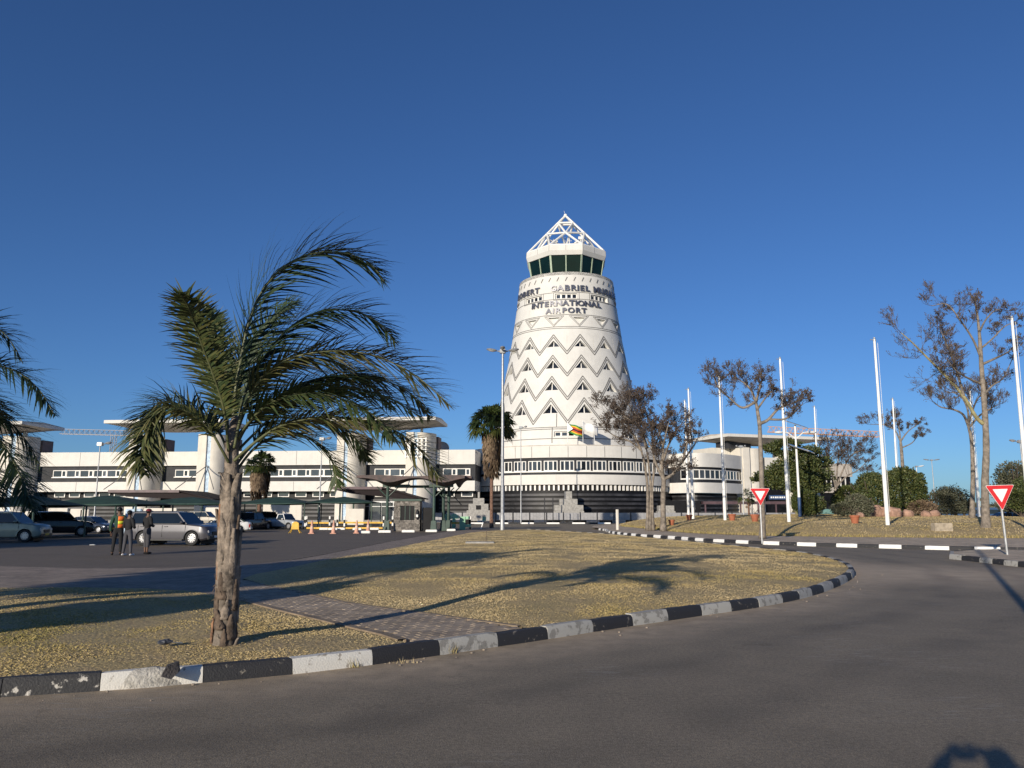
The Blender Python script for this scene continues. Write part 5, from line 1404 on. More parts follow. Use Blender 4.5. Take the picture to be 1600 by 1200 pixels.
# crown shaft
mb = MB(); mb.tube(curve_pts([at(362, 748, Y0), at(362, 715, Y0), at(364, 680, Y0), at(368, 650, Y0)], 5), [.088, .088, .086, .084, .082, .08, .08, .078, .09, .08, .07, .06, .055, .05, .045, .04], 10); mb.build('crown_shaft', M['husk'], palm, world=True, smooth=2, fix=False)
def fp(l, dy0, dy1):
    n = len(l); return [at(x, y, Y0 + dy0 + (dy1 - dy0) * i / (n - 1)) for i, (x, y) in enumerate(l)]
FR = [  # per-frond tint: sunlit fronds painted lighter, shaded ones darker, dry ones tan
 ([(363, 700), (368, 640), (380, 580), (402, 528), (432, 490), (466, 470)], .1, 1.5, .12, .5),
 ([(362, 700), (367, 620), (377, 560), (390, 500), (412, 452), (445, 416), (490, 396), (540, 396), (578, 412), (600, 440)], .0, .5, .12, .74),
 ([(366, 680), (385, 610), (415, 555), (458, 508), (505, 486), (555, 487), (592, 505), (618, 536)], .1, 1.0, .08, .6),
 ([(366, 700), (380, 640), (410, 590), (455, 560), (520, 548), (580, 555), (630, 575), (672, 605), (706, 637)], -.1, -.9, .62, .56),
 ([(362, 690), (400, 650), (450, 610), (505, 590), (560, 588), (610, 598), (650, 622), (672, 655)], .1, 1.4, .1, .48),
 ([(364, 712), (395, 680), (440, 640), (500, 612), (560, 608), (620, 628), (660, 655)], .1, .8, .05, .5),
 ([(366, 720), (400, 690), (440, 665), (500, 652), (560, 656), (615, 672), (655, 702), (690, 752)], -.1, -1.0, .62, .48),
 ([(368, 738), (392, 706), (420, 686), (462, 678), (500, 694), (520, 722), (527, 762)], .1, .5, .3, .42),
 ([(368, 728), (390, 700), (420, 672), (470, 655), (520, 660), (560, 690), (575, 722)], 0, 1.2, .15, .45),
 ([(357, 705), (350, 640), (335, 590), (318, 545), (304, 505), (292, 475), (281, 458)], -.1, -1.5, .42, .38),
 ([(358, 700), (354, 640), (346, 590), (338, 540), (332, 505), (330, 482)], .1, .9, .25, .32),
 ([(357, 722), (345, 700), (328, 672), (300, 648), (268, 636), (243, 650), (228, 680), (220, 712), (226, 742)], -.1, -.9, .52, .42),
 ([(358, 715), (345, 680), (320, 650), (285, 633), (252, 630), (228, 650), (213, 688)], .1, .5, .2, .42),
 ([(364, 705), (385, 665), (420, 632), (470, 615), (530, 622), (585, 650), (618, 690)], .1, -1.4, .3, .5),
 ([(364, 712), (385, 668), (425, 628), (480, 600), (545, 585), (600, 590)], .1, 1.0, .1, .5),
 ([(364, 700), (378, 655), (400, 610), (440, 572), (490, 560), (540, 572), (590, 610), (612, 640)], .2, 1.8, .1, .46),
]
for i, (l, d0, d1, tt, LL) in enumerate(FR):
    frond(palm, fp(l, d0, d1), 100 + i, L_=LL, tint0=tt, wind=Vector((.55, .1, 0)) if i < 9 or i > 12 else Vector((.12, 0, 0)), droop=.32 if i not in (11, 12) else .6, r0=.022 if i == 1 else .015, pairs=140 if i != 7 else 85)
# left palm, trunk outside the frame
lb = Vector((-8.55, 11.4, .17)); palm2 = empty('feather_palm', lb, label='feather palm whose dark drooping fronds enter at the left edge', cat='palm tree')
Yp = lb.y; topL = Vector((-8.3, Yp, 2.75)); palm_trunk(palm2, lb, topL, .24, .16, 9)
def fq(l, dy0, dy1): n = len(l); return [topL + Vector((0, 0, -.1))] + [at(x, y, Yp + dy0 + (dy1 - dy0) * i / (n - 1)) for i, (x, y) in enumerate(l)]
LP = [([(-90, 560), (-45, 510), (5, 520), (36, 568)], 0, .3), ([(-90, 610), (-40, 570), (20, 578), (60, 608), (86, 650)], 0, -.2), ([(-90, 670), (-40, 640), (8, 655), (42, 690), (62, 728)], 0, .4),
      ([(-90, 690), (-50, 655), (-10, 675), (20, 720), (40, 765), (53, 800)], 0, -.6), ([(-110, 560), (-100, 470), (-60, 420), (-30, 430)], 0, .8), ([(-160, 560), (-200, 470), (-260, 440)], 0, -.5), ([(-180, 640), (-240, 600), (-300, 640)], 0, .6), ([(-100, 640), (-60, 600), (-15, 620), (5, 660)], 0, 1.2), ([(-100, 700), (-60, 700), (-20, 735), (0, 790)], 0, -.3)]
for i, (l, d0, d1) in enumerate(LP): frond(palm2, fq(l, d0, d1), 200 + i, L_=.5, tint0=.12, wind=Vector((.35, 0, 0)), droop=.5, pairs=130, r0=.016)
# trees outside the frame at left; their shadows fall across the lawns and the car park
def off_tree(x, y, h, r, rz_, label, n=9000, seed=40):
    bt = Vector((x, y, .1)); blob_tree('broad_tree', label, 'tree', bt, [(bt + Vector((0, 0, h)), (r, r, rz_)), (bt + Vector((r * .5, r * .3, h + rz_ * .5)), (r * .6, r * .6, rz_ * .6)), (bt + Vector((-r * .45, -r * .3, h + rz_ * .4)), (r * .6, r * .6, rz_ * .6))], n, .2, 'leaf', seed, trunk=([bt, bt + Vector((0, 0, h * .4)), bt + Vector((0, 0, h * .75))], .22), hollow=.1)
off_tree(-18.5, -2.8, 7.0, 2.8, 1.5, 'large leafy tree outside the left edge, its shadow darkens the paved walk', 16000, 41)
off_tree(-12.4, .4, 3.6, .75, 1.0, 'small leafy tree outside the left edge, its shadow crosses the palm lawn', 5000, 42)
off_tree(-36, 19, 6.5, 4.2, 2.2, 'large leafy tree outside the left edge shading the parked cars', 14000, 43)
off_tree(-45, 24, 7.0, 4.5, 2.2, 'tree outside the left edge, second behind the parked cars', 14000, 44)

# ------------------------------------------------------------------ fan palms
def fan_palm(label, base, H, crown_r, skirt_len, n_leaf, n_skirt, seed, tr=.28, sk_r=1.1):
    root = empty('fan_palm', base, label=label, cat='palm tree'); rs = random.Random(seed)
    mb = MB(); n = 40; vs_ = [];
    rad = [tr * (1.35 - .35 * min(1, i / 4)) * (1 + .06 * (i % 2)) for i in range(n + 1)]
    mb.tube([(0, 0, H * i / n) for i in range(n + 1)], rad, 12); mb.build('trunk', mat('fan_palm_trunk%d' % seed, (.20, .115, .08), .9, var=.4, scale=9, bump=1, bscale=14), root, smooth=2, fix=False)
    def fan(c, d, L_, pet, seg=11, spread=1.25, droop=.35, tint=.5):
        d = d.normalized(); up = Vector((0, 0, 1)) if abs(d.z) < .95 else Vector((1, 0, 0)); sd = d.cross(up).normalized(); nn = sd.cross(d)
        h = c + d * pet; V = []; tn = []
        s0 = sd * .02; V += [c - s0, c + s0, h + s0, h - s0]; tn.append(tint + .2)
        for k in range(seg):
            a = (k / (seg - 1) - .5) * 2 * spread; dd = (d * math.cos(a) + sd * math.sin(a) + nn * rs.uniform(-.12, .12)).normalized(); w_ = L_ * .075
            l_ = L_ * (1 - .25 * abs(a) / spread) * rs.uniform(.85, 1.1); ws = (nn * .5 + sd * math.cos(a) - d * math.sin(a)).normalized() * w_
            m1 = h + dd * l_ * .6; e = h + (dd * l_) + Vector((0, 0, -droop * l_ * rs.uniform(.5, 1.3)))
            V += [h, m1 - ws, e, m1 + ws]; tn.append(tint + rs.gauss(0, .12))
        return V, tn
    V = []; tn = []
    for i in range(n_leaf):
        z = rs.uniform(-.35, 1); a = rs.uniform(0, 6.283); r = math.sqrt(max(0, 1 - z * z)); d = Vector((r * math.cos(a), r * math.sin(a), z))
        v, t = fan(Vector((0, 0, H)), d, crown_r * .5, crown_r * .52, tint=.3 + .25 * (z < .1) + rs.gauss(0, .12), droop=.25 + .3 * (1 - z)); V += v; tn += t
    soup('crown', np.array([tuple(x) for x in V]), 4, M['fan'], root, 'stuff', attr=np.clip(tn, 0, 1))
    V = []; tn = []
    for i in range(n_skirt):
        a = rs.uniform(0, 6.283); zz = H - .2 - (rs.random() ** 1.1) * skirt_len * .72; c = Vector((math.cos(a) * tr, math.sin(a) * tr, zz))
        k_ = 1 - (H - zz) / skirt_len * .45
        d = Vector((math.cos(a) * .42 * k_, math.sin(a) * .42 * k_, -1)); v, t = fan(c + Vector((math.cos(a), math.sin(a), 0)) * sk_r * .35 * k_, d, .85 * min(1, sk_r), .3, spread=.45, droop=.1, tint=rs.gauss(.5, .2)); V += v; tn += t
    soup('dead_leaf_skirt', np.array([tuple(x) for x in V]), 4, M['skirt'], root, 'stuff', attr=np.clip(tn, 0, 1))
    return root
bp_ = at(768, 812, 82); bp_.z = .0
fan_palm('tall fan palm with long brown skirt beside the rotunda', bp_, zat(666, 82), 2.75, 6.0, 110, 380, 31, tr=.17, sk_r=1.35)
bp_ = at(404, 800, 92); bp_.z = .0
fan_palm('short fan palm with brown skirt in front of the left wing', bp_, zat(728, 92), 2.1, 4.4, 75, 260, 33, tr=.28, sk_r=1.35)
bp_ = at(1170, 797, 100); bp_.z = .3
root = fan_palm('small thin young palm by the right pavilion', bp_, zat(778, 100) - .3, 1.5, .8, 22, 8, 35, tr=.12, sk_r=.5)
# clutter on the near lawn: torn dark plastic, broken kerb lump
c = gr(257, 1006, .22); mb = MB(); rs = random.Random(2)
mb.sphere((0, 0, .02), (.075, .06, .03), 10, 6); mb.v = [tuple(Vector(v) * (1 + .5 * mnoise.noise(Vector(v) * 30))) for v in mb.v]; mb.tube([(.05, 0, .02), (.12, .01, .015), (.2, .0, .01)], .006, 4)
o = mb.build('plastic_scrap', mat('blue_grey_plastic', (.05, .055, .07), .5), None, loc=c); tagp(o, 'crumpled dark grey plastic scrap on the grass left of the palm', 'litter')
c0 = gr(222, 1075.5, 0); mb = MB(); kd_ = (kerb_pts[2] - kerb_pts[1]).normalized(); an = math.atan2(kd_.y, kd_.x)
mb.sphere((0, 0, 0), (.36, .085, .175), 20, 12); mb.v = [(v[0] * (1 + .12 * mnoise.noise(Vector(v) * 7)), v[1] * (1 + .3 * mnoise.noise(Vector(v) * 9)), max(v[2] * (1 + .25 * mnoise.noise(Vector(v) * 6 + Vector((4, 0, 0)))), -.01)) for v in mb.v]
o = mb.build('concrete_patch', mat('patch_mortar', (.42, .40, .36), .9, var=.25, scale=14, bump=.9, bscale=40), None, loc=c0 + Vector((.02, .10, .0)), smooth=2, rz=an); tagp(o, 'rough grey mortar lump smeared over the broken white kerb stone', 'rubble')
c0 = gr(262, 1060, .1); mb = MB(); mb.slab([(-.06, 0, .02), (-.02, .01, .11), (.08, .05, .13), (.1, .03, .05), (.03, -.01, -.01)], (.01, .09, 0)); 
o = mb.build('broken_kerb_piece', mat('dark_rubble', (.05, .045, .045), .9, bump=1), None, loc=c0 + Vector((0, .0, 0)), rz=an); tagp(o, 'dark broken kerb fragment beside the mortar lump', 'rubble')
# weeds in the kerb joints and loose stones
rs_ = np.random.RandomState(12)
for (px, py, n, s_, lab) in ((553, 1043, 26, .10, 'small green weed growing from a joint of the white kerb stone'), (707, 1021, 30, .09, 'small dry weed at the foot of a grey kerb stone'), (700, 940, 0, 0, ''), (630, 1036, 40, .04, 'flattened dry grass clump against the black kerb')):
    if not n: continue
    p = gr(px, py); V = []
    for i in range(n):
        a = rs_.uniform(0, 6.28); c = np.array([p.x + rs_.normal(0, .03 if s_ > .05 else .09), p.y + rs_.normal(0, .015), 0]); s2 = np.array([math.cos(a), math.sin(a), 0]) * .004; e = c + rs_.normal(0, .35 * s_, 3) + (0, 0, s_ * rs_.uniform(.5, 1.3)); e[2] = max(e[2], .01)
        V += [c - s2, c + s2, e, e - s2 * .1]
    o = soup('weed', np.array(V) - np.array(p), 4, M['blade'], None, 'thing', loc=p, attr=np.clip(rs_.normal(.25 if s_ > .05 else .8, .1, n), 0, 1)); tagp(o, lab, 'weed')
sm = MB(); sm.sphere((0, 0, .008), (.02, .015, .012), 6, 4); pm = sm.mesh('pebble', mat('pebble', (.3, .25, .2), .9, var=.3))
V = MB()
for i in range(160):
    t = rs_.randint(0, len(full_kerb) - 14); p = full_kerb[t].lerp(full_kerb[t + 1], rs_.uniform()); s_ = rs_.uniform(.3, 1.1); d = abs(rs_.normal(0, .22)) + .02
    tn_ = (full_kerb[t + 1] - full_kerb[t]).normalized(); q = p + Vector((tn_.y, -tn_.x, 0)) * d
    V.add([Vector(v) * s_ + q for v in sm.v], sm.f)
V.build('gravel', pm.materials[0], None, kind='stuff', fix=False)
# ================================================================== FURNITURE
def on(px, py, z=0.0): return gr(px, py, z)
# flag poles on the roundabout
FP = [(1387, 818, 52, 533, 'nearest'), (1233, 815, 59.5, 563, 'x'), (1133, 811, 67.6, 590, 'x'), (1083, 808, 75, 610, 'x'), (1076, 806, 84, 628, 'x'), (1280, 799, 93, 637, 'x'), (1405, 797, 87, 625, 'x'), (1529, 800, 72, 608, 'x'), (1610, 818, 47, 500, 'x')]
labs = ['tall white flagpole standing in front of the round bushes', 'tall white flagpole just right of the left give way sign', 'white flagpole left of the left give way sign, bare', 'white flagpole at the right edge of the brown tree crown', 'thinner white flagpole immediately left of another, behind the brown tree',
        'distant white flagpole behind the dark green tree', 'white flagpole half hidden behind the right rounded bush', 'white flagpole behind the trunk of the tallest tree', 'tall white flagpole cut by the right edge of the view']
for (px, py, Y, pt, _), lab in zip(FP, labs):
    b = at(px, py, Y); b.z = groundz(b.x, b.y) - .05; top = zat(pt, Y); tx = {1387: 1367, 1233: 1218, 1133: 1123, 1083: 1075, 1076: 1070, 1280: 1277, 1405: 1400, 1529: 1522, 1610: 1588}[px]
    tp_ = at(tx, pt, Y); H = tp_.z - b.z; root = empty('flagpole', b, label=lab, cat='flagpole', group='white flagpoles ringing the roundabout')
    e = Vector((tp_.x - b.x, 0, H)) * 1.0
    e.x = e.x * .35   # true lean is small
    mb = MB(); mb.tube([(0, 0, 0), e * .34, e * .35, e * .66, e * .67, e], [.135, .128, .112, .10, .088, .075], 12); mb.build('pole', M['pole'], root, smooth=True)
    mb = MB(); mb.tube([e, e + Vector((0, 0, .12))], .10, 8); mb.sphere(e + Vector((0, 0, .2)), .075, 8, 6); mb.tube([e + Vector((-.02, 0, .1)), e + Vector((-.28, 0, .1))], .03, 5); mb.build('truck', M['steel'], root, smooth=True)
    mb = MB(); mb.tube([(.2, 0, .9), (.2 + e.x, 0, H * .99)], .012, 4); mb.build('halyard', M['signw'], root)
# give way signs
def give_way(base, H, sz, label, lean=0.0):
    root = empty('give_way_sign', base, 0, label, 'road sign', 'red and white give way signs'); root.rotation_euler = (0, lean, 0)
    mb = MB(); mb.tube([(0, 0, -.05), (0, 0, H * .98)], .042, 8); mb.build('post', M['steel'], root, smooth=True)
    h = sz * .866
    def tri(s, zt, y0, y1, m_, nm, rnd=.06):
        pts = []; hh = s * .866; V3 = [(-s / 2, zt), (s / 2, zt), (0, zt - hh)]
        for i in range(3):
            p = Vector(V3[i]); a = Vector(V3[i - 1]); c = Vector(V3[(i + 1) % 3]); da = (a - p).normalized() * rnd; dc = (c - p).normalized() * rnd
            for t in (0, .25, .5, .75, 1): q = (p + da) * (1 - t) ** 2 + p * 2 * t * (1 - t) + (p + dc) * t * t; pts.append((q.x, y0, q.y))
        mb = MB(); mb.slab(pts, (0, y1 - y0, 0)); return mb.build(nm, m_, root)
    tri(sz, H, -.055, -.045, M['signw'], 'edge'); tri(sz - .035, H - .012, -.059, -.0555, M['red'], 'red_border'); tri(sz * .52, H - sz * .135, -.063, -.0595, M['signw'], 'white_panel', .02)
    tri(sz * .985, H - .005, -.0448, -.04, M['steel'], 'back_plate')
    for z in (H - .15, H - .5): mb = MB(); mb.box((0, -.02, z), (.16, .04, .03)); mb.build('clamp', M['steel'], root)
b1 = on(1191, 851, 0); b1.z = .1; d1 = b1.y
give_way(b1, zat(763, d1) - b1.z, 1.02, 'left give way triangle on a grey post at the far lawn edge', 0)
b2 = on(1574, 867, .15); b2.z = .15
give_way(b2, zat(758, b2.y) - .15, 1.03, 'right give way triangle on the small traffic island', -.03)
# street lamps
def lamp(px, py, ptop, Y, label, arms=2, r=.11, head=1.4, z0=.1, mt='steel'):
    b = at(px, py, Y); b.z = z0; H = zat(ptop, Y) - z0; root = empty('street_lamp', b, 0, label, 'street lamp')
    mb = MB(); mb.tube([(0, 0, 0), (0, 0, 1.2), (0, 0, 1.25), (0, 0, H)], [r * 1.25, r * 1.2, r, r * .6], 10); mb.build('post', M[mt], root, smooth=True)
    mb = MB(); mb.box((0, 0, H), (.5, .45, .35)); mb.build('junction_box', M['steel'], root, bevel=.04)
    for a in ([-1, 1, 0][:arms] if arms > 1 else [1]):
        dx = a; dy = -1 if a == 0 else 0
        mb = MB(); e = Vector((dx * .45, dy * .45, .02)); f = Vector((dx * (.45 + head), dy * (.45 + head), .22)); hh = Vector((0, 0, H))
        mb.tube([hh, hh + e], .06, 6); mb.build('arm', M['steel'], root)
        mb = MB(); mb.sphere((0, 0, 0), (head / 2, .22, .13), 12, 6); o = mb.build('lamp_head', M['steel' if mt == 'steel' else 'truss'], root, smooth=True, loc=hh + (e + f) / 2); o.rotation_euler = (0, -dx * .15, math.pi / 2 if a == 0 else 0)
        mb = MB(); mb.sphere((0, 0, -.09), (head * .3, .15, .06), 10, 5); mb.build('lens', M['cream'], o, smooth=True)
    return root
b = on(785, 831); lamp(785, 831, 549, b.y, 'tall double headed street lamp at the tip of the lawn before the tower', 3, r=.15, head=.95)
lamp(814, 812, 668, 105, 'thin single street lamp in front of the rotunda windows', 1, r=.08, head=.4)
lamp(148, 800, 694, 78, 'single headed grey lamp post behind the shade nets at left', 1, r=.08, head=.7)
lamp(499, 800, 686, 84, 'single headed lamp post partly behind the palm fronds left of the gate canopy', 1, r=.08, head=.6)
lamp(1162, 799, 698, 112, 'thin lamp post with small floodlights beside the curved wing', 2, r=.07, head=.3, z0=.3)
lamp(1462, 795, 719, 190, 'distant double street lamp between the bushes and the bare trees', 2, r=.12, head=1.6)
lamp(1437, 795, 729, 180, 'distant pale street lamp just right of the rounded bushes', 1, r=.1, head=1.4, mt='pole')
lamp(1604, 790, 690, 90, 'street lamp head at the right edge above the olive thicket', 2, r=.1, head=.8)
# lamp behind the viewer whose shadow falls on the bend
lamp_b = empty('street_lamp', (3.8, 4.6, 0), 0, 'lamp post outside the right edge whose shadow crosses the bend', 'street lamp')
mb = MB(); mb.tube([(0, 0, 0), (0, 0, 9.0)], [.1, .06], 8); mb.build('post', M['steel'], lamp_b)
# solar street light
Y = 72; b = at(1250, 803, Y); b.z = mound(b.x, b.y); root = empty('solar_street_light', b, 0, 'solar street light with two tilted panels on a pole painted blue at the foot', 'street lamp')
H = zat(664, Y) - b.z
mb = MB(); mb.tube([(0, 0, 0), (0, 0, 1.75)], .15, 10); mb.build('painted_foot', M['navy'], root, smooth=True)
mb = MB(); mb.tube([(0, 0, 1.75), (0, 0, H)], [.12, .08], 10); mb.build('post', M['pole'], root, smooth=True)
for i, (x, z, s_) in enumerate(((0, H + .1, 1), (.45, H - 2.15, 1))):
    mb = MB(); mb.box((x, 0, z), (2.2, 1.1, .05), ry=.32, rx=.25); p = mb.build('solar_panel', M['steel'], root)
    mb = MB(); mb.box((x, -.0, z + .035), (2.1, 1.0, .02), ry=.32, rx=.25); mb.build('cells', M['solar'], p)
for s_ in (-1, 1):
    mb = MB(); mb.tube([(0, 0, H - 1.3), (s_ * .7, 0, H - .7), (s_ * 1.3, 0, H - .62)], .045, 6); a_ = mb.build('arm', M['pole'], root); mb = MB(); mb.sphere((s_ * 1.5, 0, H - .68), (.42, .2, .12), 10, 6); mb.build('lamp_head', M['pole'], a_, smooth=True)
# cranes
def crane(label, px0, px1, pyl_, pyr, Y, pxm, pym, mt, extra=None):
    a = at(px0, pyl_, Y); b = at(px1, pyr, Y); m_ = at(pxm, pym, Y); root = empty('tower_crane', (m_.x, Y, 0), 0, label, 'crane')
    jib = MB(); n = int((b - a).length / 1.5); h = 1.5
    lo = lambda t, s_: a.lerp(b, t) + Vector((0, s_, 0)); hi = lambda t: a.lerp(b, t) + Vector((0, 0, h))
    r = .11
    jib.tube([lo(0, -.6), lo(1, -.6)], r, 4); jib.tube([lo(0, .6), lo(1, .6)], r, 4); jib.tube([hi(0), hi(1)], r, 4)
    for i in range(n):
        t0, t1 = i / n, (i + 1) / n; tm = (t0 + t1) / 2
        for s_ in (-.6, .6): jib.tube([lo(t0, s_), hi(tm)], .06, 3, cap=False); jib.tube([hi(tm), lo(t1, s_)], .06, 3, cap=False)
    jib.build('jib', M[mt], root, world=True, fix=False)
    mast = MB(); ht = m_.z
    for sx in (-.6, .6):
        for sy in (-.6, .6): mast.tube([(m_.x + sx, Y + sy, 0), (m_.x + sx, Y + sy, ht)], .09, 4)
    k = 0
    while k * 1.5 < ht - 1.5:
        z0 = k * 1.5
        for (p, q) in (((-.6, -.6), (.6, -.6)), ((.6, -.6), (.6, .6)), ((.6, .6), (-.6, .6)), ((-.6, .6), (-.6, -.6))): mast.tube([(m_.x + p[0], Y + p[1], z0), (m_.x + q[0], Y + q[1], z0 + 1.5)], .05, 3, cap=False)
        k += 1
    mast.build('mast', M[mt], root, world=True, fix=False)
    return root
M['crane2'] = mat('crane_grey', (.30, .29, .30), .6)
crane('orange tower crane jib reaching out behind the right pavilion', 1200, 1373, 675, 683, 215, 1236, 676, 'crane')
crane('faint grey crane jib above the left wing roof', 95, 214, 678, 681, 240, 178, 680, 'crane2')
# ------------------------------------------------------------------ gate canopy, booth and machines
Yc = 66.0
def X(px, Y=Yc): return xat(px, 800, Y)
cy = empty('gate_canopy', (X(650), Yc, 0), 0, 'dark curved winged canopy on green posts over the car park gate', 'canopy')
def shell(x0, x1, y0, y1, zfun, th, n=18, m=8):
    mb = MB(); vs_ = []
    for j in range(m + 1):
        for i in range(n + 1):
            u, v = i / n, j / m; vs_.append((x0 + (x1 - x0) * u, y0 + (y1 - y0) * v, zfun(u, v)))
    k = len(vs_); vs_ += [(p[0], p[1], p[2] - th) for p in vs_]; fs = []
    for j in range(m):
        for i in range(n): a = j * (n + 1) + i; fs += [(a, a + 1, a + n + 2, a + n + 1), (k + a, k + a + n + 1, k + a + n + 2, k + a + 1)]
    for i in range(n): fs.append((i, k + i, k + i + 1, i + 1)); a = m * (n + 1) + i; fs.append((a, a + 1, k + a + 1, k + a))
    for j in range(m): a = j * (n + 1); fs.append((a, a + n + 1, k + a + n + 1, k + a)); a += n; fs.append((a, k + a, k + a + n + 1, a + n + 1))
    mb.add(vs_, fs); return mb
zt = zat(744, Yc); zb_ = zat(760, Yc)
lx0, lx1 = X(561) - cy.location.x, X(690) - cy.location.x; rx1 = X(733) - cy.location.x
f = lambda u, v: zt - .08 - .78 * (math.exp(-((u - .38) / .16) ** 2)) * (1 - v * .3) - .78 * math.exp(-((u - 1.02) / .16) ** 2)
def dshell(x0, x1, cs, y0, y1):
    top_ = lambda u, v: zt + .05 * math.sin(u * 9) - .02
    n = 28; m = 6; mb = MB(); vs_ = []
    for j in range(m + 1):
        for i in range(n + 1): u, v = i / n, j / m; vs_.append((x0 + (x1 - x0) * u, y0 + (y1 - y0) * v, top_(u, v)))
    k = len(vs_)
    for j in range(m + 1):
        for i in range(n + 1):
            u, v = i / n, j / m; e = max(math.exp(-((u - c) / .13) ** 2) for c in cs); vs_.append((x0 + (x1 - x0) * u, y0 + (y1 - y0) * v, zt - .2 - .72 * e * (1 - abs(v - .5))))
    fs = []
    for j in range(m):
        for i in range(n): a = j * (n + 1) + i; fs += [(a, a + 1, a + n + 2, a + n + 1), (k + a, k + a + n + 1, k + a + n + 2, k + a + 1)]
    for i in range(n): fs.append((i, k + i, k + i + 1, i + 1)); a = m * (n + 1) + i; fs.append((a, a + 1, k + a + 1, k + a))
    for j in range(m): a = j * (n + 1); fs.append((a, a + n + 1, k + a + n + 1, k + a)); a += n; fs.append((a, k + a, k + a + n + 1, a + n + 1))
    mb.add(vs_, fs); return mb
M['canopy'] = mat('weathered_canopy', (.13, .085, .078), .7, col2=(.05, .045, .045), scale=2.2, bump=.3)
dshell(lx0, rx1 - .3, (.30, .80), -1.6, 1.8).build('wing_roof', M['canopy'], cy, smooth=True)
dshell(rx1 - 2.6, rx1 + .2, (.2, .6), -.6, 3.4).build('wing_roof', M['canopy'], cy, smooth=True)
for px in (605, 678, 688.5, 697):
    x = X(px) - cy.location.x; dy = 0 if px in (605, 678) else 2.6; mb = MB(); mb.tube([(x, dy, 0), (x, dy, zb_)], .12, 8); mb.build('post', M['dkgreen'], cy, smooth=True)
    mb = MB(); mb.prism([(x - .27, dy - .27), (x + .27, dy - .27), (x + .27, dy + .27), (x - .27, dy + .27)], 0, .9); mb.v = [(x + (v[0] - x) * (.75 if v[2] > .5 else 1), dy + (v[1] - dy) * (.75 if v[2] > .5 else 1), v[2]) for v in mb.v]; mb.build('post_foot', M['dkgreen'], cy, bevel=.03)
    for s_ in (-1, 1): mb = MB(); mb.tube([(x, dy, zb_ - .9), (x + s_ * .9, dy, zb_ - .02)], .05, 5); mb.build('brace', M['dkgreen'], cy)
for (pa, pb, dy) in ((597, 640, 0), (670, 708, 0), (610, 700, 2.2)):
    mb = MB(); mb.box(((X(pa) + X(pb)) / 2 - cy.location.x, dy, zb_ + .05), (X(pb) - X(pa), .16, .22)); mb.build('beam', M['dkgreen'], cy)
# booth
bo = empty('gate_booth', (X(635), Yc + .6, 0), 0, 'small stone clad ticket booth with dark window under the gate canopy', 'booth')
x0, x1 = X(614) - bo.location.x, X(655) - bo.location.x; hB = zat(781, Yc)
wx0, wx1, wz0, wz1 = X(624) - bo.location.x, X(646.5) - bo.location.x, zat(812, Yc), zat(790, Yc)
mb = MB(); mb.b2((x0 + .08, .1, 0), (x1 - .08, 2.2, hB - .1)); mb.build('core_wall', M['black'], bo)
rs = random.Random(4); z = 0.0; nst = 0
while z < hB - .12:
    h = rs.uniform(.09, .14); x = x0
    while x < x1 - .02:
        w_ = min(rs.uniform(.18, .42), x1 - x); d = rs.uniform(.0, .04)
        if z + h * .6 > wz0 and z + h * .4 < wz1:
            if wx0 - .01 <= x < wx1: x = wx1
            elif x < wx0 < x + w_: w_ = wx0 - x
            w_ = min(w_, x1 - x)
        if w_ > .03:
            if nst < 260: mb = MB(); mb.b2((x + .006, -.03 - d, z + .006), (x + w_ - .006, .12, z + h - .006)); mb.build('stone', M['stone'], bo, bevel=.008, fix=False); nst += 1
        x += w_
    z += h
mb = MB(); mb.b2((x0 - .12, -.15, hB - .1), (x1 + .12, 2.4, hB + .08)); mb.build('roof_slab', M['dkgreen'], bo)
for i in range(4):
    xx = wx0 + (wx1 - wx0) * i / 3; mb = MB(); mb.b2((xx - .03, -.0, wz0), (xx + .03, .06, wz1)); mb.build('window_bar', M['dkgreen'], bo)
mb = MB(); mb.b2((wx0, .05, wz0), (wx1, .09, wz1)); mb.build('pane', M['black'], bo)
# white notice capsule on the wall, kiosk, dark cabin to the right
mb = MB(); mb.sphere((X(651) - bo.location.x, -.15, zat(804, Yc)), (.13, .1, .42), 10, 8); mb.build('intercom', M['bandgrey'], bo, smooth=True)
mb = MB(); mb.b2((X(649.5) - bo.location.x, -.28, zat(808, Yc)), (X(652.5) - bo.location.x, -.24, zat(804, Yc))); mb.build('notice', M['signw'], bo)
mb = MB(); mb.b2((x1 + .15, .4, 0), (x1 + .95, 2.6, zat(793, Yc))); mb.build('side_cabin', M['black'], bo)
# small things at the booth foot
def simple(name, m_, p, label, cat, fn, group=None, **k):
    mb = MB(); fn(mb); o = mb.build(name, m_, None, loc=p, **k); tagp(o, label, cat, group); return o
p = on(630, 829); simple('jerrycan', M['red'], p, 'small red and white can at the foot of the booth', 'can', lambda m: m.box((0, 0, .15), (.5, .3, .3)), bevel=.04)
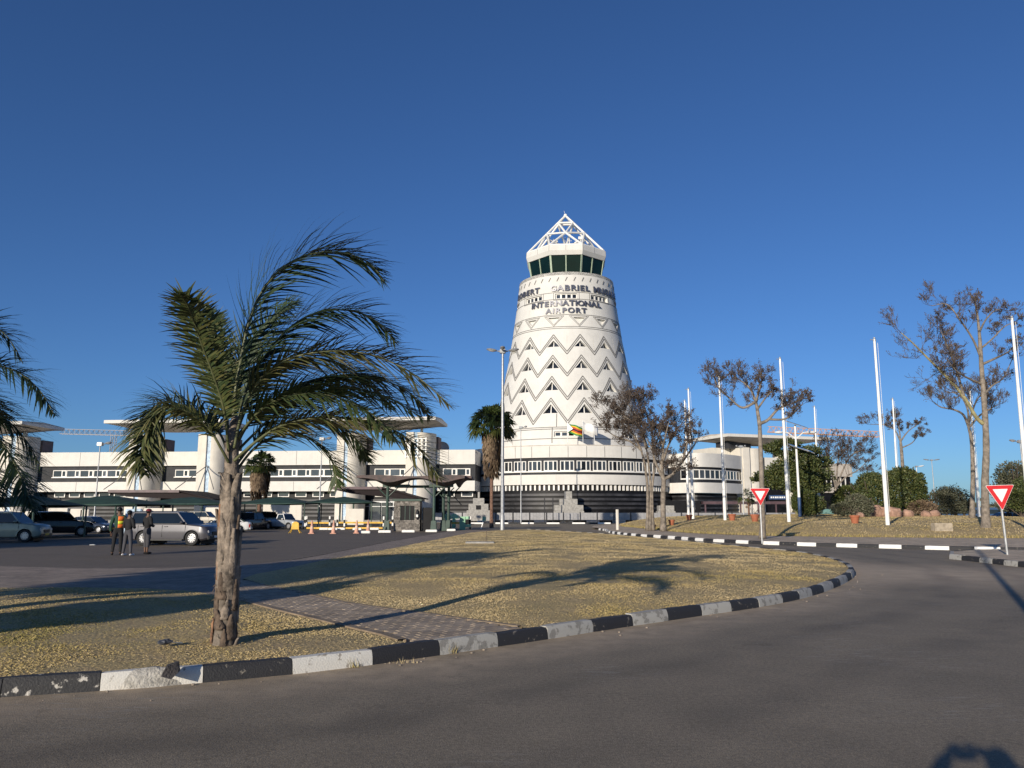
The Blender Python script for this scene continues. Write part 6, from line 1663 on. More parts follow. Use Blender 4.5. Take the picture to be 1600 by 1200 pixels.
# mint ticket machines
def machine(px, py, label, kind):
    p = on(px, py); r_ = empty('ticket_machine', p, 0, label, 'ticket machine', 'mint green gate machines'); H = 1.45
    if kind == 'h':
        mb = MB(); mb.b2((-.3, -.2, 0), (.18, .25, .12)); mb.build('plinth', M['concrete'], r_)
        mb = MB(); P_ = [(-.24, .12), (.12, .12), (.10, .95), (.2, 1.0), (.38, .98), (.42, 1.1), (.3, 1.32), (.05, 1.44), (-.18, 1.42), (-.32, 1.28), (-.28, 1.1), (-.2, 1.0)]
        mb.slab([(x, -.18, z) for x, z in P_], (0, .4, 0)); mb.build('housing', M['mint'], r_, bevel=.02)
        mb = MB(); mb.b2((.14, -.1, .97), (.36, .15, 1.0)); mb.build('slot', M['black'], r_)
    else:
        mb = MB(); mb.b2((-.4, -.2, 0), (.12, .25, 1.18)); mb.build('cabinet', M['mint'], r_, bevel=.03)
        mb = MB(); mb.b2((.13, -.15, .25), (.62, .25, .5)); mb.b2((.13, -.15, .95), (.52, .25, 1.2)); mb.build('barrier_arm_bracket', M['mint'], r_, bevel=.02)
        mb = MB(); mb.b2((.13, -.1, .52), (.6, .2, .93)); mb.build('motor_box', M['black'], r_)
    return r_
machine(699, 828.5, 'left mint green ticket machine with a hooked head', 'h'); machine(710, 827, 'second mint green ticket machine with a hooked head, just behind the first', 'h'); machine(725, 828, 'squat mint green barrier cabinet right of the hooked machines', 'b')
p = on(754, 826.5); r_ = empty('barrier_reader', p, 0, 'small pale green card reader on a white bent post near the lawn tip', 'card reader')
mb = MB(); mb.tube([(-.15, 0, 0), (.05, 0, .6), (.1, 0, .8)], .05, 6); mb.tube([(-.5, 0, .72), (.1, 0, .76)], .05, 6); mb.build('post', M['pole'], r_); mb = MB(); mb.box((.15, 0, .95), (.36, .2, .4)); mb.build('reader', M['mint'], r_, bevel=.02)
# kerb blocks painted white in front of the gate
plab = ['white concrete block just right of the third cone, nearest row', 'white concrete block in front of the left canopy post', 'white concrete block in front of the stone booth', 'white concrete block in front of the second green canopy post', 'white concrete block by the first striped post, behind the leftmost cone', 'white concrete block behind the second cone, left of it',
        'white concrete block right of the second cone', 'white concrete block behind the third cone', 'white concrete block left of the booth behind the last cone', 'white concrete block at the foot of the mint machines']
for i, (px, py) in enumerate([(569, 833.5), (601, 832.5), (638, 832), (674, 831.5), (506, 828), (520, 828.2), (533, 828), (558, 828.4), (585, 828), (705, 830)]):
    p = on(px, py, .02); w_ = 1.0 if py > 831 else .8
    simple('parking_block', M['kw2'], p, plab[i], 'parking block', lambda m: m.box((0, 0, .09), (w_ * (.9 + .05 * (i % 3)), .25, .2)), 'white concrete blocks by the gate', bevel=.03)
M['cone2'] = mat('faded_cone_band', (.66, .47, .38), .7)
# cones
for px, py, lab in ((487, 834, 'leftmost of the four faded orange traffic cones'), (521, 834, 'second faded orange cone, in front of the striped post'), (557, 833.5, 'third faded orange cone, a little right of the yellow rail gap'), (575, 831.5, 'rightmost and smallest of the faded orange cones')):
    p = on(px, py, .03); r_ = empty('traffic_cone', p, 0, lab, 'traffic cone', 'faded cones by the gate')
    mb = MB(); mb.box((0, 0, .03), (.42, .42, .05)); mb.build('base', M['cone'], r_); mb = MB(); mb.lathe([(.17, .05), (.13, .35), (.045, .95), (.02, .97)], 14); mb.build('cone_body', M['cone'], r_, smooth=True)
    mb = MB(); mb.lathe([(.133, .35), (.1, .55)], 14); mb.v = [(v[0] * 1.03, v[1] * 1.03, v[2]) for v in mb.v]; mb.build('sleeve', M['cone2'], r_, smooth=True)
p = on(461, 833, .03); r_ = empty('road_stand', p, 0, 'bright yellow folding marker on splayed legs on the car park', 'marker')
mb = MB(); mb.slab([(-.3, -.1, .28), (.3, -.1, .28), (.24, 0, .75), (.1, 0, .85), (-.1, 0, .85), (-.24, 0, .75)], (0, .12, 0)); mb.build('body', M['yellow'], r_)
for s_ in (-1, 1):
    for y in (-.25, .25): mb = MB(); mb.tube([(s_ * .2, 0, .35), (s_ * .42, y, 0)], .03, 5); mb.build('leg', M['yellow'], r_)
# yellow rail barriers on striped posts
def rail(pa, pb, py, z, label, Yr):
    x0, x1 = X(pa, Yr), X(pb, Yr); r_ = empty('rail_barrier', (x0, Yr, 0), 0, label, 'barrier', 'yellow rails around the gate')
    mb = MB(); mb.box(((x1 - x0) / 2, 0, z), (x1 - x0, .12, .16)); mb.build('rail', M['yellow'], r_)
    n = max(1, int((x1 - x0) / 3.2))
    for i in range(n + 1):
        x = (x1 - x0) * i / n
        for k in range(4): mb = MB(); mb.box((x, -.10, .15 + k * .3), (.14, .1, .296)); mb.build('post_band', M['kw2' if k % 2 else 'black'], r_)
    return r_
rail(480, 516, 0, .55, 'short yellow rail on striped posts right of the white pickup', 78); rail(528, 614, 0, .6, 'long yellow rail on striped posts left of the booth', 76)
rail(478, 600, 0, .16, 'low yellow kerb rail in front of the striped posts', 73); rail(700, 735, 0, .6, 'yellow rail behind the mint machines', 74)
for px, Yq in ((522, 70), (617, 69)):
    pass
# shade nets
def net(root, x0, x1, y0, y1, ze, zp, sag=.25, ridge='pt', px_=.5):
    n = 10; mb = MB(); vs_ = []
    for j in range(n + 1):
        for i in range(n + 1):
            u, v = i / n, j / n; du = abs(u - px_) / (px_ if u < px_ else 1 - px_); dv = abs(v - .5) * 2
            h = 1 - max(du, dv) ** 1.15; z = ze + (zp - ze) * h - sag * math.sin(math.pi * u) * (dv ** 3) * .5
            vs_.append((x0 + (x1 - x0) * u, y0 + (y1 - y0) * v, z))
    fs = [(j * (n + 1) + i, j * (n + 1) + i + 1, (j + 1) * (n + 1) + i + 1, (j + 1) * (n + 1) + i) for j in range(n) for i in range(n)]
    mb.add(vs_, fs); o = mb.build('shade_net', M['net'], root, smooth=False); sf = o.modifiers.new('s', 'SOLIDIFY'); sf.thickness = .02; return o
def carport(pxs, Y, D_, pe, pp, label, rz=0):
    x0, x1 = X(pxs[0], Y), X(pxs[1], Y); ze, zp = zat(pe, Y), zat(pp, Y + D_ / 2); r_ = empty('shade_carport', (x0, Y, 0), rz, label, 'carport')
    n = max(1, round((x1 - x0) / 5.2)); w_ = (x1 - x0) / n
    for i in range(n): net(r_, i * w_, (i + 1) * w_, 0, D_, ze, zp, px_=.5)
    for i in range(n + 1):
        for y in (.15, D_ - .15): mb = MB(); mb.tube([(i * w_, y, 0), (i * w_, y, ze)], .06, 6); mb.build('post', M['dkgreen'], r_)
    mb = MB(); mb.tube([(0, .1, ze - .06), (x1 - x0, .1, ze - .06)], .05, 5); mb.build('front_beam', M['dkgreen'], r_)
    return r_
carport((-170, 50), 46, 6, 788.5, 773, 'green shade net carport at the far left over the pale pickup')
carport((55, 210), 52, 6, 787.5, 774, 'green shade net carport in the middle left behind the people')
carport((206, 345), 66, 6, 786.5, 776.5, 'green shade net carport behind the silver estate, left of the palm')
carport((365, 475), 76, 7, 786, 776, 'green shade net carport over the white pickup')
carport((475, 580), 80, 6, 784.5, 776, 'green shade net at the right end reaching the booth')
M['maroon_shaded'] = mat('canopy_shaded_maroon', (.018, .012, .013), .7, spec=.2)  # maroon darkened to near black, shade under the canopy put into the colour
# terminal entrance canopies (dark maroon, sloping)
def hip_canopy(pxl, pxr, pyt, pyb, Y, label, D_=9, tl=0, tr_=0):
    x0, x1 = X(pxl, Y), X(pxr, Y); zt_, zb2_ = zat(pyt, Y), zat(pyb, Y); r_ = empty('entrance_canopy', ((x0 + x1) / 2, Y, 0), 0, label, 'canopy'); h = (x1 - x0) / 2
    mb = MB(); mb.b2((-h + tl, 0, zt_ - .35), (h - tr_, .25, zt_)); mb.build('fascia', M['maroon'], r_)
    mb = MB(); mb.b2((-h + tl, .26, zt_ - .2), (h - tr_, D_, zt_ - .02)); mb.build('deck', M['maroon_shaded'], r_)
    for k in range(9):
        y = .3 + D_ * k / 9; mb = MB(); mb.slab([(-h + tl, y, zt_ - .352), (h - tr_, y, zt_ - .352), (h, y, zb2_), (h - 1.2, y, zb2_ - .12), (-h + tl + 2.5, y, zt_ - .9)], (0, .25, 0)); mb.build('rib', M['maroon_shaded'], r_)
    mb = MB(); mb.slab([(h - tr_ + .01, 0, zt_ - .02), (h + .15, 0, zb2_ + .05), (h + .1, 0, zb2_ - .1), (h - tr_ - .05, 0, zt_ - .2)], (0, D_, 0)); mb.build('sloping_panel', M['maroon_shaded'], r_)
    for x in (-h + tl + 1, h - 1.5):
        for y in (.5, D_ - .5): mb = MB(); mb.tube([(x, y, 0), (x, y, zb2_ + .1)], .12, 8); mb.build('post', M['dkgreen'], r_)
    return r_
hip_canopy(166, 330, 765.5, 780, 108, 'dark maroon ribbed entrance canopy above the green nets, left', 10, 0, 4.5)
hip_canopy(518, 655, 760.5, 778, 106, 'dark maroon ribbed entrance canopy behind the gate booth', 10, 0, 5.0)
# low white walls and odd bits beneath the nets
for i, (px, py0, py1, w_, Yq, m_) in enumerate([(119, 806, 795, 1.4, 92, 'cream'), (132, 806, 796, 1.0, 92, 'cream'), (441, 806, 787, 4.6, 95, 'cream'), (208, 806, 795, 1.2, 60, 'blue'), (20, 806, 799, 6, 92, 'cream'), (90, 806, 794, 2.4, 98, 'cream'), (250, 806, 794, 4, 98, 'cream'), (556, 806, 795, 2.0, 98, 'cream'), (340, 806, 793, 3, 98, 'cream')]):
    z1 = zat(py1, Yq); wh = ['tall pale panel behind the dark cars', 'smaller pale panel next to a tall one behind the cars', 'long pale van body shape behind the white pickup', 'pale blue cabinet behind the silver estate', 'long low pale wall at the far left under the nets', 'pale wall piece far behind the black saloon', 'pale wall piece behind the roof of the silver estate', 'pale wall piece left of the booth', 'pale wall piece behind the big palm trunk'][i]
    simple('low_wall', M[m_], (X(px, Yq), Yq, 0), wh, 'wall', lambda m: m.b2((-w_ / 2, 0, 0), (w_ / 2, .3, z1)), bevel=.05)
# poles in the car park
for px, py, pt, mt_, lab in ((160, 818, 803, 'cone', ''),):
    pass
b = at(906, 812, 100); b.z = 0; simple('bollard', M['cream'], b, 'short pale post standing at the left tip of the roundabout lawn', 'bollard', lambda m: m.tube([(0, 0, 0), (0, 0, 1.6)], .12, 8)); COL.objects[-1].location = (at(965, 826, 64).x, 64, .2)
for px, pt, lab in ((851, 778, 'thin dark pole in the forecourt, left of a similar one'), (864, 778, 'thin dark pole in the forecourt, right of a similar one'), (802, 801, 'thin dark post near the double lamp')):
    b = at(px, 800, 108); H = zat(pt, 108); simple('thin_pole', M['bandgrey'], (b.x, 108, 0), lab, 'pole', lambda m: m.tube([(0, 0, 0), (0, 0, H)], .06, 6))
# pots, block, manhole
for i, (px, py, Yq, s_, lab) in enumerate([(1180, 819, 62, .62, 'terracotta pot left of the left give way sign, with a thin dead plant'), (1144, 813, 66, .6, 'terracotta pot near the foot of the flagpole left of the sign'), (1077, 812, 72, .55, 'terracotta pot at the foot of the paired flagpoles'), (1336, 818, 54, .6, 'terracotta pot left of the nearest flagpole'), (1020, 812, 63, .45, 'low terracotta pot between the two brown trees'), (1049, 806, 66, .5, 'terracotta pot right of the thick grey trunk')]):
    b = at(px, py, Yq); b.z = groundz(b.x, b.y); r_ = empty('flower_pot', b, 0, lab, 'flower pot', 'terracotta pots on the roundabout lawn')
    mb = MB(); mb.lathe([(.01, 0), (.3 * s_, 0), (.42 * s_, .6 * s_), (.48 * s_, .62 * s_), (.48 * s_, .78 * s_), (.4 * s_, .78 * s_), (.38 * s_, .6 * s_), (.01, .6 * s_)], 18); mb.v = [(v[0] * 1.15, v[1] * 1.15, v[2] * 1.15) for v in mb.v]; mb.build('pot', M['terracotta'], r_, smooth=True)
    if i in (0, 3):
        mb = MB(); rs = random.Random(i)
        for k in range(9): a = Vector((rs.gauss(0, .08), rs.gauss(0, .08), .5)); mb.tube([a, a + Vector((rs.gauss(0, .25), rs.gauss(0, .2), rs.uniform(.3, .7)))], .012, 4)
        mb.build('stem', M['twig'], r_)
b = at(1472, 829, 47.5); b.z = groundz(b.x, b.y); simple('stone_block', mat('pale_block', (.40, .34, .26), .9, var=.2, scale=5, bump=.4), b, 'rectangular pale stone block lying on the roundabout lawn', 'block', lambda m: m.box((0, 0, .2), (1.05, .5, .5)), bevel=.03)
b = on(750, 846, .3); b.z = main_z(b.x, b.y); simple('manhole_slab', M['concrete'], b, 'flat concrete manhole slab in the main lawn', 'slab', lambda m: m.box((0, 0, .03), (1.3, .7, .1)), bevel=.02)
b = on(759, 846, .3); b.z = main_z(b.x, b.y); simple('dry_stick', M['twig'], b, 'short upright dry stick beside the manhole slab', 'stick', lambda m: m.tube([(0, 0, 0), (.03, 0, .35), (.02, 0, .55)], .015, 5))
# ================================================================== VEHICLES
def car_paint(name, col, metal=.3, rough=.28): return mat(name, col, rough, metal=metal, var=.03, coat=.35)
def wheel(root, x, y, r, w_, side, rim='rim', dark=False):
    wr_ = empty('wheel', (x, y, r)); wr_.parent = root
    mb = MB(); mb.lathe([(r * .62, -w_ / 2), (r * .93, -w_ / 2), (r, -w_ * .35), (r, w_ * .35), (r * .93, w_ / 2), (r * .62, w_ / 2), (r * .62, -w_ / 2)], 24); o = mb.build('tyre', M['tyre'], wr_, smooth=True); o.rotation_euler = (R(90), 0, 0)
    yy = w_ * .40 if side > 0 else -w_ * .40; rot_ = (R(90) if side < 0 else R(-90), 0, 0)
    mb = MB(); mb.lathe([(r * .57, -.05), (.01, -.06)], 20); o = mb.build('brake_disc', M['plastic'], wr_, loc=(0, yy, 0)); o.rotation_euler = rot_
    mb = MB(); mb.lathe([(r * .63, 0), (r * .55, .006), (r * .54, -.05)], 20)
    for k in range(10):
        a = 2 * math.pi * k / 10; c, s_ = math.cos(a), math.sin(a); mb.slab([(c * .05 - s_ * .03, s_ * .05 + c * .03, .0), (c * .05 + s_ * .03, s_ * .05 - c * .03, .0), (c * r * .58 + s_ * .035, s_ * r * .58 - c * .035, .0), (c * r * .58 - s_ * .035, s_ * r * .58 + c * .035, .0)], (0, 0, -.03))
    mb.lathe([(.07, .012), (.01, .014)], 10)
    o = mb.build('rim', M[rim], wr_, smooth=False, loc=(0, yy, 0)); o.rotation_euler = (R(90) if side < 0 else R(-90), 0, 0)
def car(name, label, cat, loc, rz, L_, Wd, H, prof, gh, paint, wb, wr_r, wy=None, roof_x=None, pick=False, trim=None, glassm='carglass', rim='rim', plate=None, tail=True, cab_paint=None, lower=None):
    """prof: [(x, z_top)] body top line front..rear at x in 0..1 (0=front, 1=rear); gh: greenhouse polygon [(x,z)] bottom-front, top-front, top-rear, bottom-rear"""
    root = empty(name, loc, rz, label, cat); hw = Wd / 2; cl = .24 * H / 1.6
    # body cross-section loft
    xs = [p[0] for p in prof]; mb = MB(); ring = []
    st = sorted(set([i / 36 for i in range(37)] + xs))
    def top(x):
        for (a, za), (b_, zb_) in zip(prof, prof[1:]):
            if a <= x <= b_: return za + (zb_ - za) * (x - a) / max(1e-9, b_ - a)
        return prof[-1][1]
    vs_ = []; K = 14
    for x in st:
        z1 = top(x); e = min(x, 1 - x); tp_ = 1 - .16 * max(0, 1 - e / .10) ** 2; wx = hw * tp_; z0 = cl + .10 * max(0, 1 - e / .08) ** 1.5; mid = z0 + (z1 - z0) * .55
        X_ = (x - .5) * L_
        sec = [(0, z0), (wx * .86, z0), (wx * .97, z0 + .08), (wx, mid - .08), (wx * .995, mid + .04), (wx * .965, z1 - .07), (wx * .90, z1 - .005), (0, z1 + .025)]
        full = [(-y, z) for y, z in sec[1:-1]][::-1]; full = [sec[0]] + sec[1:-1] + [sec[-1]] + full
        for y, z in full: vs_.append((X_, y, z))
    n = len(full)
    for i in range(len(st) - 1):
        for k in range(n): a, b_ = i * n + k, i * n + (k + 1) % n; mb.f.append((a, b_, b_ + n, a + n)); mb.m.append(0)
    mb.f.append(tuple(range(n))); mb.f.append(tuple(range(len(vs_) - 1, len(vs_) - n - 1, -1))); mb.m += [0, 0]; mb.v = vs_
    body = mb.build('body', paint, root, smooth=True)
    fx, rx = wb; cuts = MB()
    for x in (fx, rx):
        for s_ in (-1, 1):
            c = MB(); c.lathe([(.001, -.3), (wr_r * 1.17, -.3), (wr_r * 1.17, .3), (.001, .3)], 24); cuts.add([(v[0] + (x - .5) * L_, s_ * (hw - .05) + v[2], v[1] + wr_r) for v in c.v], c.f)
    co = cuts.build('cutter', paint, None); bpy.context.view_layer.update()
    co.matrix_world = Matrix.Translation(Vector(loc)) @ Matrix.Rotation(rz, 4, 'Z'); bpy.context.view_layer.update()
    md = body.modifiers.new('b', 'BOOLEAN'); md.object = co; md.operation = 'DIFFERENCE'; md.solver = 'EXACT'
    me_ = bpy.data.meshes.new_from_object(body.evaluated_get(bpy.context.evaluated_depsgraph_get())); body.modifiers.clear(); body.data = me_; me_.set_sharp_from_angle(angle=R(35)); bpy.data.objects.remove(co)
    for x in (fx, rx):
        mb = MB(); mb.box(((x - .5) * L_, 0, wr_r * 1.05), (wr_r * 2.2, Wd - .5, wr_r * 1.7)); mb.build('wheel_well', M['black'], root)
        for s_ in (-1, 1):
            wheel(root, (x - .5) * L_, s_ * (hw - .13), wr_r, .24, s_, rim)
            mb = MB(); arc = [(wr_r * 1.17 * math.cos(t), wr_r * 1.17 * math.sin(t)) for t in [math.pi * q / 12 for q in range(13)]]
            mb.tube([((x - .5) * L_ + a, s_ * (hw - .01), wr_r + b_) for a, b_ in arc], .028, 5); mb.build('wheel_arch', trim or paint, root, smooth=True)
    # greenhouse: glass body + pillars + roof
    g = [((p[0] - .5) * L_, p[1]) for p in gh]; wb_, wt = hw * .93, hw * .76
    def gp(x, z):   # half-width at height
        zb0, zt0 = g[0][1], g[1][1]; t = (z - zb0) / (zt0 - zb0); return wb_ + (wt - wb_) * t
    V = []; 
    for s_ in (-1, 1): V += [(x, s_ * gp(x, z), z) for x, z in g]
    m_ = len(g); mb = MB(); mb.add(V, [tuple(range(m_)), tuple(range(2 * m_ - 1, m_ - 1, -1))] + [(i, m_ + i, m_ + (i + 1) % m_, (i + 1) % m_) for i in range(m_)])
    mb.build('glasshouse', M[glassm], root)
    cpnt = cab_paint or paint
    # roof panel
    r0, r1 = g[1], g[2]; mb = MB(); n_ = 10; vs_ = []
    for i in range(n_ + 1):
        t = i / n_; x = r0[0] + (r1[0] - r0[0]) * t; z = r0[1] + (r1[1] - r0[1]) * t
        for k in range(7): u = k / 6 * 2 - 1; vs_.append((x, u * wt * 1.02, z + .055 * (1 - u ** 4) * (1 - abs(2 * t - 1) ** 4) + .012))
    kk = len(vs_); vs_ += [(v[0], v[1], v[2] - .05) for v in vs_]
    for i in range(n_):
        for k in range(6): a = i * 7 + k; mb.f += [(a, a + 1, a + 8, a + 7), (kk + a, kk + a + 7, kk + a + 8, kk + a + 1)]
    for i in range(n_): a = i * 7; mb.f.append((a, a + 7, kk + a + 7, kk + a)); a += 6; mb.f.append((a, kk + a, kk + a + 7, a + 7))
    for k in range(6): mb.f.append((k, kk + k, kk + k + 1, k + 1)); a = n_ * 7 + k; mb.f.append((a, a + 1, kk + a + 1, kk + a))
    mb.m = [0] * len(mb.f); mb.v = vs_; mb.build('roof', cpnt, root, smooth=True)
    def pil(xb, xt, w_, nm='pillar'):
        zb0, zt0 = g[0][1], g[1][1]
        for s_ in (-1, 1):
            yb, yt = wb_ * 1.005 * s_, wt * 1.012 * s_; mb = MB(); mb.slab([(xb - w_ / 2, yb, zb0 - .02), (xb + w_ / 2, yb, zb0 - .02), (xt + w_ / 2, yt, zt0 + .01), (xt - w_ / 2, yt, zt0 + .01)], (0, s_ * .015, 0)); mb.build(nm, cpnt, root)
    pil(g[0][0] + .04, g[1][0] + .04, .09); pil(g[-1][0] - .05, g[2][0] - .05, .16 if not pick else .1)
    nd = 1 if (g[2][0] - g[1][0]) < 1.2 else 2
    for k in range(1, nd + (1 if nd > 1 else 0)):
        t = k / nd * .86 + .08; xb = g[0][0] + (g[-1][0] - g[0][0]) * (.30 + .33 * k); 
        xt = xb + .05; pil(xb, max(min(xt, g[2][0]), g[1][0]), .10)
    # belt line
    for s_ in (-1, 1):
        mb = MB(); mb.box(((g[0][0] + g[-1][0]) / 2, s_ * (wb_ + .01), g[0][1] + .005), (abs(g[-1][0] - g[0][0]), .03, .035)); mb.build('belt_trim', trim or M['plastic'], root)
        for k in range(nd + 1 if not pick else 2):          # door seams
            xb = g[0][0] + (g[-1][0] - g[0][0]) * ([.02, .40, .80][k] if nd > 1 else [.05, .95][k]); mb = MB(); mb.box((xb, s_ * (hw * .996), cl + .16 + (g[0][1] - cl - .2) / 2), (.012, .012, g[0][1] - cl - .26)); mb.build('door_seam', M['black'], root)
            if k: mb = MB(); mb.box((xb - .22 * (1 if g[-1][0] > g[0][0] else -1), s_ * (hw + .005), g[0][1] - .14), (.2, .04, .035)); mb.build('door_handle', cpnt, root)
        mb = MB(); mb.sphere((g[0][0] + (.25 if g[-1][0] > g[0][0] else -.25), s_ * (hw + .08), g[0][1] + .08), (.1, .12, .09), 8, 6); mb.build('mirror', cpnt, root, smooth=True)
        mb = MB(); mb.box((-.5 * L_ + .16, s_ * hw * .70, top(.02) - .17), (.24, .34, .17), rz=s_ * .35); mb.build('headlight', M['headl'] if 'headl' in M else M['signw'], root, bevel=.03)
        mb = MB(); mb.box((.5 * L_ - .10, s_ * hw * .80, top(.98) - .25), (.16, .2, .32), rz=-s_ * .25); mb.build('tail_light', M['tail'], root, bevel=.03)
        mb = MB(); mb.box((0, s_ * (hw - .03), cl + .03), (L_ * .42, .12, .07)); mb.build('side_step', trim or M['plastic'], root, bevel=.02)
    mb = MB(); mb.box((-.5 * L_ + .03, 0, cl + .17), (.12, Wd * .86, .24)); mb.build('front_bumper', lower or M['plastic'], root, bevel=.05)
    mb = MB(); mb.box((-.5 * L_ - .0, 0, top(.01) - .18), (.06, Wd * .42, .2)); mb.build('grille', M['plastic'], root, bevel=.02)
    mb = MB(); mb.box((.5 * L_ - .02, 0, cl + .17), (.12, Wd * .88, .22)); mb.build('rear_bumper', lower or paint, root, bevel=.04)
    mb = MB(); mb.box((.5 * L_ + .03, 0, cl + .42), (.02, .5, .12)); mb.build('number_plate', M[plate or 'yellow'], root)
    mb = MB(); mb.box((-.5 * L_ - .04, 0, cl + .2), (.02, .5, .12)); mb.build('number_plate', M[plate or 'yellow'], root)
    return root
M['headl'] = mat('headlamp', (.7, .7, .72), .1, metal=.3, spec=.8); M['tail'] = mat('tail_lamp', (.4, .01, .01), .2)
SUVP = [(0, .62), (.012, .88), (.04, 1.02), (.10, 1.10), (.22, 1.16), (.30, 1.20), (.92, 1.22), (.975, 1.16), (.992, .9), (1, .6)]
SUVG = [(.25, 1.18), (.385, 1.80), (.93, 1.80), (.975, 1.2)]
SEDP = [(0, .5), (.015, .68), (.05, .76), (.22, .88), (.30, .93), (.80, .96), (.95, .93), (.99, .8), (1, .5)]
SEDG = [(.25, .92), (.40, 1.38), (.70, 1.38), (.88, .95)]
PICP = [(0, .55), (.012, .82), (.05, .92), (.24, 1.0), (.28, 1.02), (.60, 1.02), (.605, 1.04), (.985, 1.04), (.998, .9), (1, .5)]
def place(px, py, z=.03): return gr(px, py, z)
# silver SUV, nose to the right
p = place(272, 851.5); silver = car_paint('silver_grey_paint', (.07, .067, .078), .25, .33)
suv = car('estate_car', 'large silver grey off road estate with bright wheels beside the three people', 'car', p, math.pi - .14, 4.95, 1.97, 1.88, SUVP, SUVG, silver, (.185, .765), .40, plate='signw')
for s_ in (-1, 1):
    mb = MB(); mb.tube([(-.4, s_ * .68, 1.86), (2.0, s_ * .68, 1.86)], .02, 5); mb.build('roof_rail', M['bandgrey'], suv)
mb = MB(); mb.box((2.42, 0, 1.83), (.3, 1.4, .05)); mb.build('spoiler', silver, suv)
# pale green silver 4x4 at left, under the net
car('estate_car', 'pale green grey off road car at the left edge, partly sunlit door', 'car', place(8, 847), math.pi + .12, 4.7, 1.86, 1.8, SUVP, SUVG, car_paint('sage_silver_paint', (.20, .23, .20), .3, .4), (.185, .765), .39)
dark = car_paint('black_paint', (.012, .013, .018), .1, .15)
car('estate_car', 'black off road car in the shade between the pale one and the striped bonnet', 'car', place(92, 838), math.pi + .5, 4.6, 1.85, 1.75, SUVP, SUVG, dark, (.185, .765), .38)
car('saloon_car', 'dark blue saloon with a pale reflection on its wing, behind the people', 'car', place(140, 833), math.pi - .15, 4.5, 1.75, 1.4, SEDP, SEDG, car_paint('navy_paint', (.02, .03, .055), .3, .2), (.19, .80), .31)
car('saloon_car', 'white roofed saloon seen over the dark cars', 'car', place(88, 824), math.pi - .3, 4.5, 1.75, 1.45, SEDP, SEDG, car_paint('white_paint', (.7, .7, .7), 0, .25), (.19, .80), .32)
car('saloon_car', 'dark saloon far left in the second row', 'car', place(-20, 827), math.pi, 4.5, 1.75, 1.45, SEDP, SEDG, dark, (.19, .80), .32)
# white / grey pickup nose to the right
pk = car('pickup_truck', 'grey and white single cab pickup parked right of the palm trunk', 'pickup', place(440, 827), math.pi - .42, 4.7, 1.72, 1.62, PICP, [(.27, 1.0), (.345, 1.58), (.50, 1.58), (.53, 1.02)], car_paint('grey_pickup_paint', (.36, .38, .40), .2, .3), (.17, .77), .35, pick=True, cab_paint=car_paint('white_cab_paint', (.75, .75, .74), 0, .3), lower=M['signw'])
mb = MB(); mb.box((2.36, 0, .82), (.04, 1.5, .42)); mb.build('tailgate', M['signw'], pk, bevel=.02)
mb = MB(); mb.b2((.55, -.72, 1.0), (2.25, .72, 1.055)); mb.build('load_bed', M['black'], pk)
# black pickups left of it
pk2 = car('pickup_truck', 'black pickup with red tail lamps, rear towards the viewer, by the palm trunk', 'pickup', place(392, 828), math.pi / 2 - 0 + math.pi + math.pi, 5.0, 1.85, 1.75, PICP, [(.27, 1.02), (.36, 1.72), (.62, 1.72), (.66, 1.04)], dark, (.17, .77), .38, pick=True)
pk2.rotation_euler = (0, 0, -math.pi / 2 - .3)
c3 = car('estate_car', 'dark estate between the black pickup and the white pickup', 'car', place(416, 825), -math.pi / 2 - .4, 4.6, 1.8, 1.7, SUVP, SUVG, dark, (.185, .765), .37)
car('estate_car', 'grey beige van like car behind the nose of the silver estate', 'car', place(318, 822), math.pi - .1, 4.6, 1.8, 1.85, SUVP, SUVG, car_paint('taupe_paint', (.22, .2, .17), .1, .4), (.185, .765), .36)
car('saloon_car', 'white saloon bonnet just left of the palm trunk', 'car', place(352, 832), .2, 4.4, 1.7, 1.4, SEDP, SEDG, car_paint('white_paint_two', (.72, .72, .70), 0, .25), (.19, .80), .31)
for o_ in list(COL.objects):
    if o_.parent is None and o_.get('category') in ('car', 'pickup'): o_.scale = (.87,) * 3
# far right vehicles
car('van', 'teal van half hidden behind the bushes at right', 'van', (xat(1302, 800, 108), 108, .0), 0, 5.0, 1.9, 2.2, [(0, .7), (.02, 1.1), (.12, 1.3), (.2, 1.9), (.25, 1.95), (.98, 1.95), (1, .8)], [(.16, 1.45), (.22, 1.9), (.6, 1.9), (.62, 1.45)], car_paint('teal_paint', (.16, .30, .27), .1, .4), (.18, .8), .35)
car('saloon_car', 'dark blue saloon beyond the roundabout behind the right sign', 'car', (xat(1567, 800, 104), 104, .1), 0, 4.6, 1.8, 1.6, SEDP, SEDG, car_paint('blue_paint', (.03, .06, .13), .3, .25), (.19, .80), .33)
bus = empty('bus', (xat(1525, 800, 118), 118, .0), 0, 'long low blue bus beyond the roundabout, behind the bare tree trunks', 'bus')
mb = MB(); mb.b2((-5, 0, .5), (5, 2.4, 2.2)); mb.build('body', car_paint('bus_blue', (.05, .10, .2), .1, .4), bus, bevel=.12); mb = MB(); mb.b2((-4.8, -.02, 1.3), (4.6, .0, 1.9)); mb.build('window_strip', M['carglass'], bus)
for x in (-3.2, 3.0): wheel(bus, x, .15, .48, .28, -1)
# covered walk in front of the curved wing
cw = empty('covered_walkway', (xat(1155, 800, 118), 118, .35), 0, 'long low dark canopy with arched openings before the curved wing', 'walkway')
mb = MB(); mb.b2((-5.2, 0, 2.35), (11, 3, 2.75)); mb.build('roof', M['maroon'], cw)
for i in range(7): mb = MB(); x = -5 + i * 2.6; mb.b2((x, .1, 0), (x + .2, .3, 2.35)); mb.build('post', M['maroon'], cw)
mb = MB(); mb.b2((-11, 1, 0), (-5.4, 5, 2.9)); mb.build('end_block', M['black'], cw)

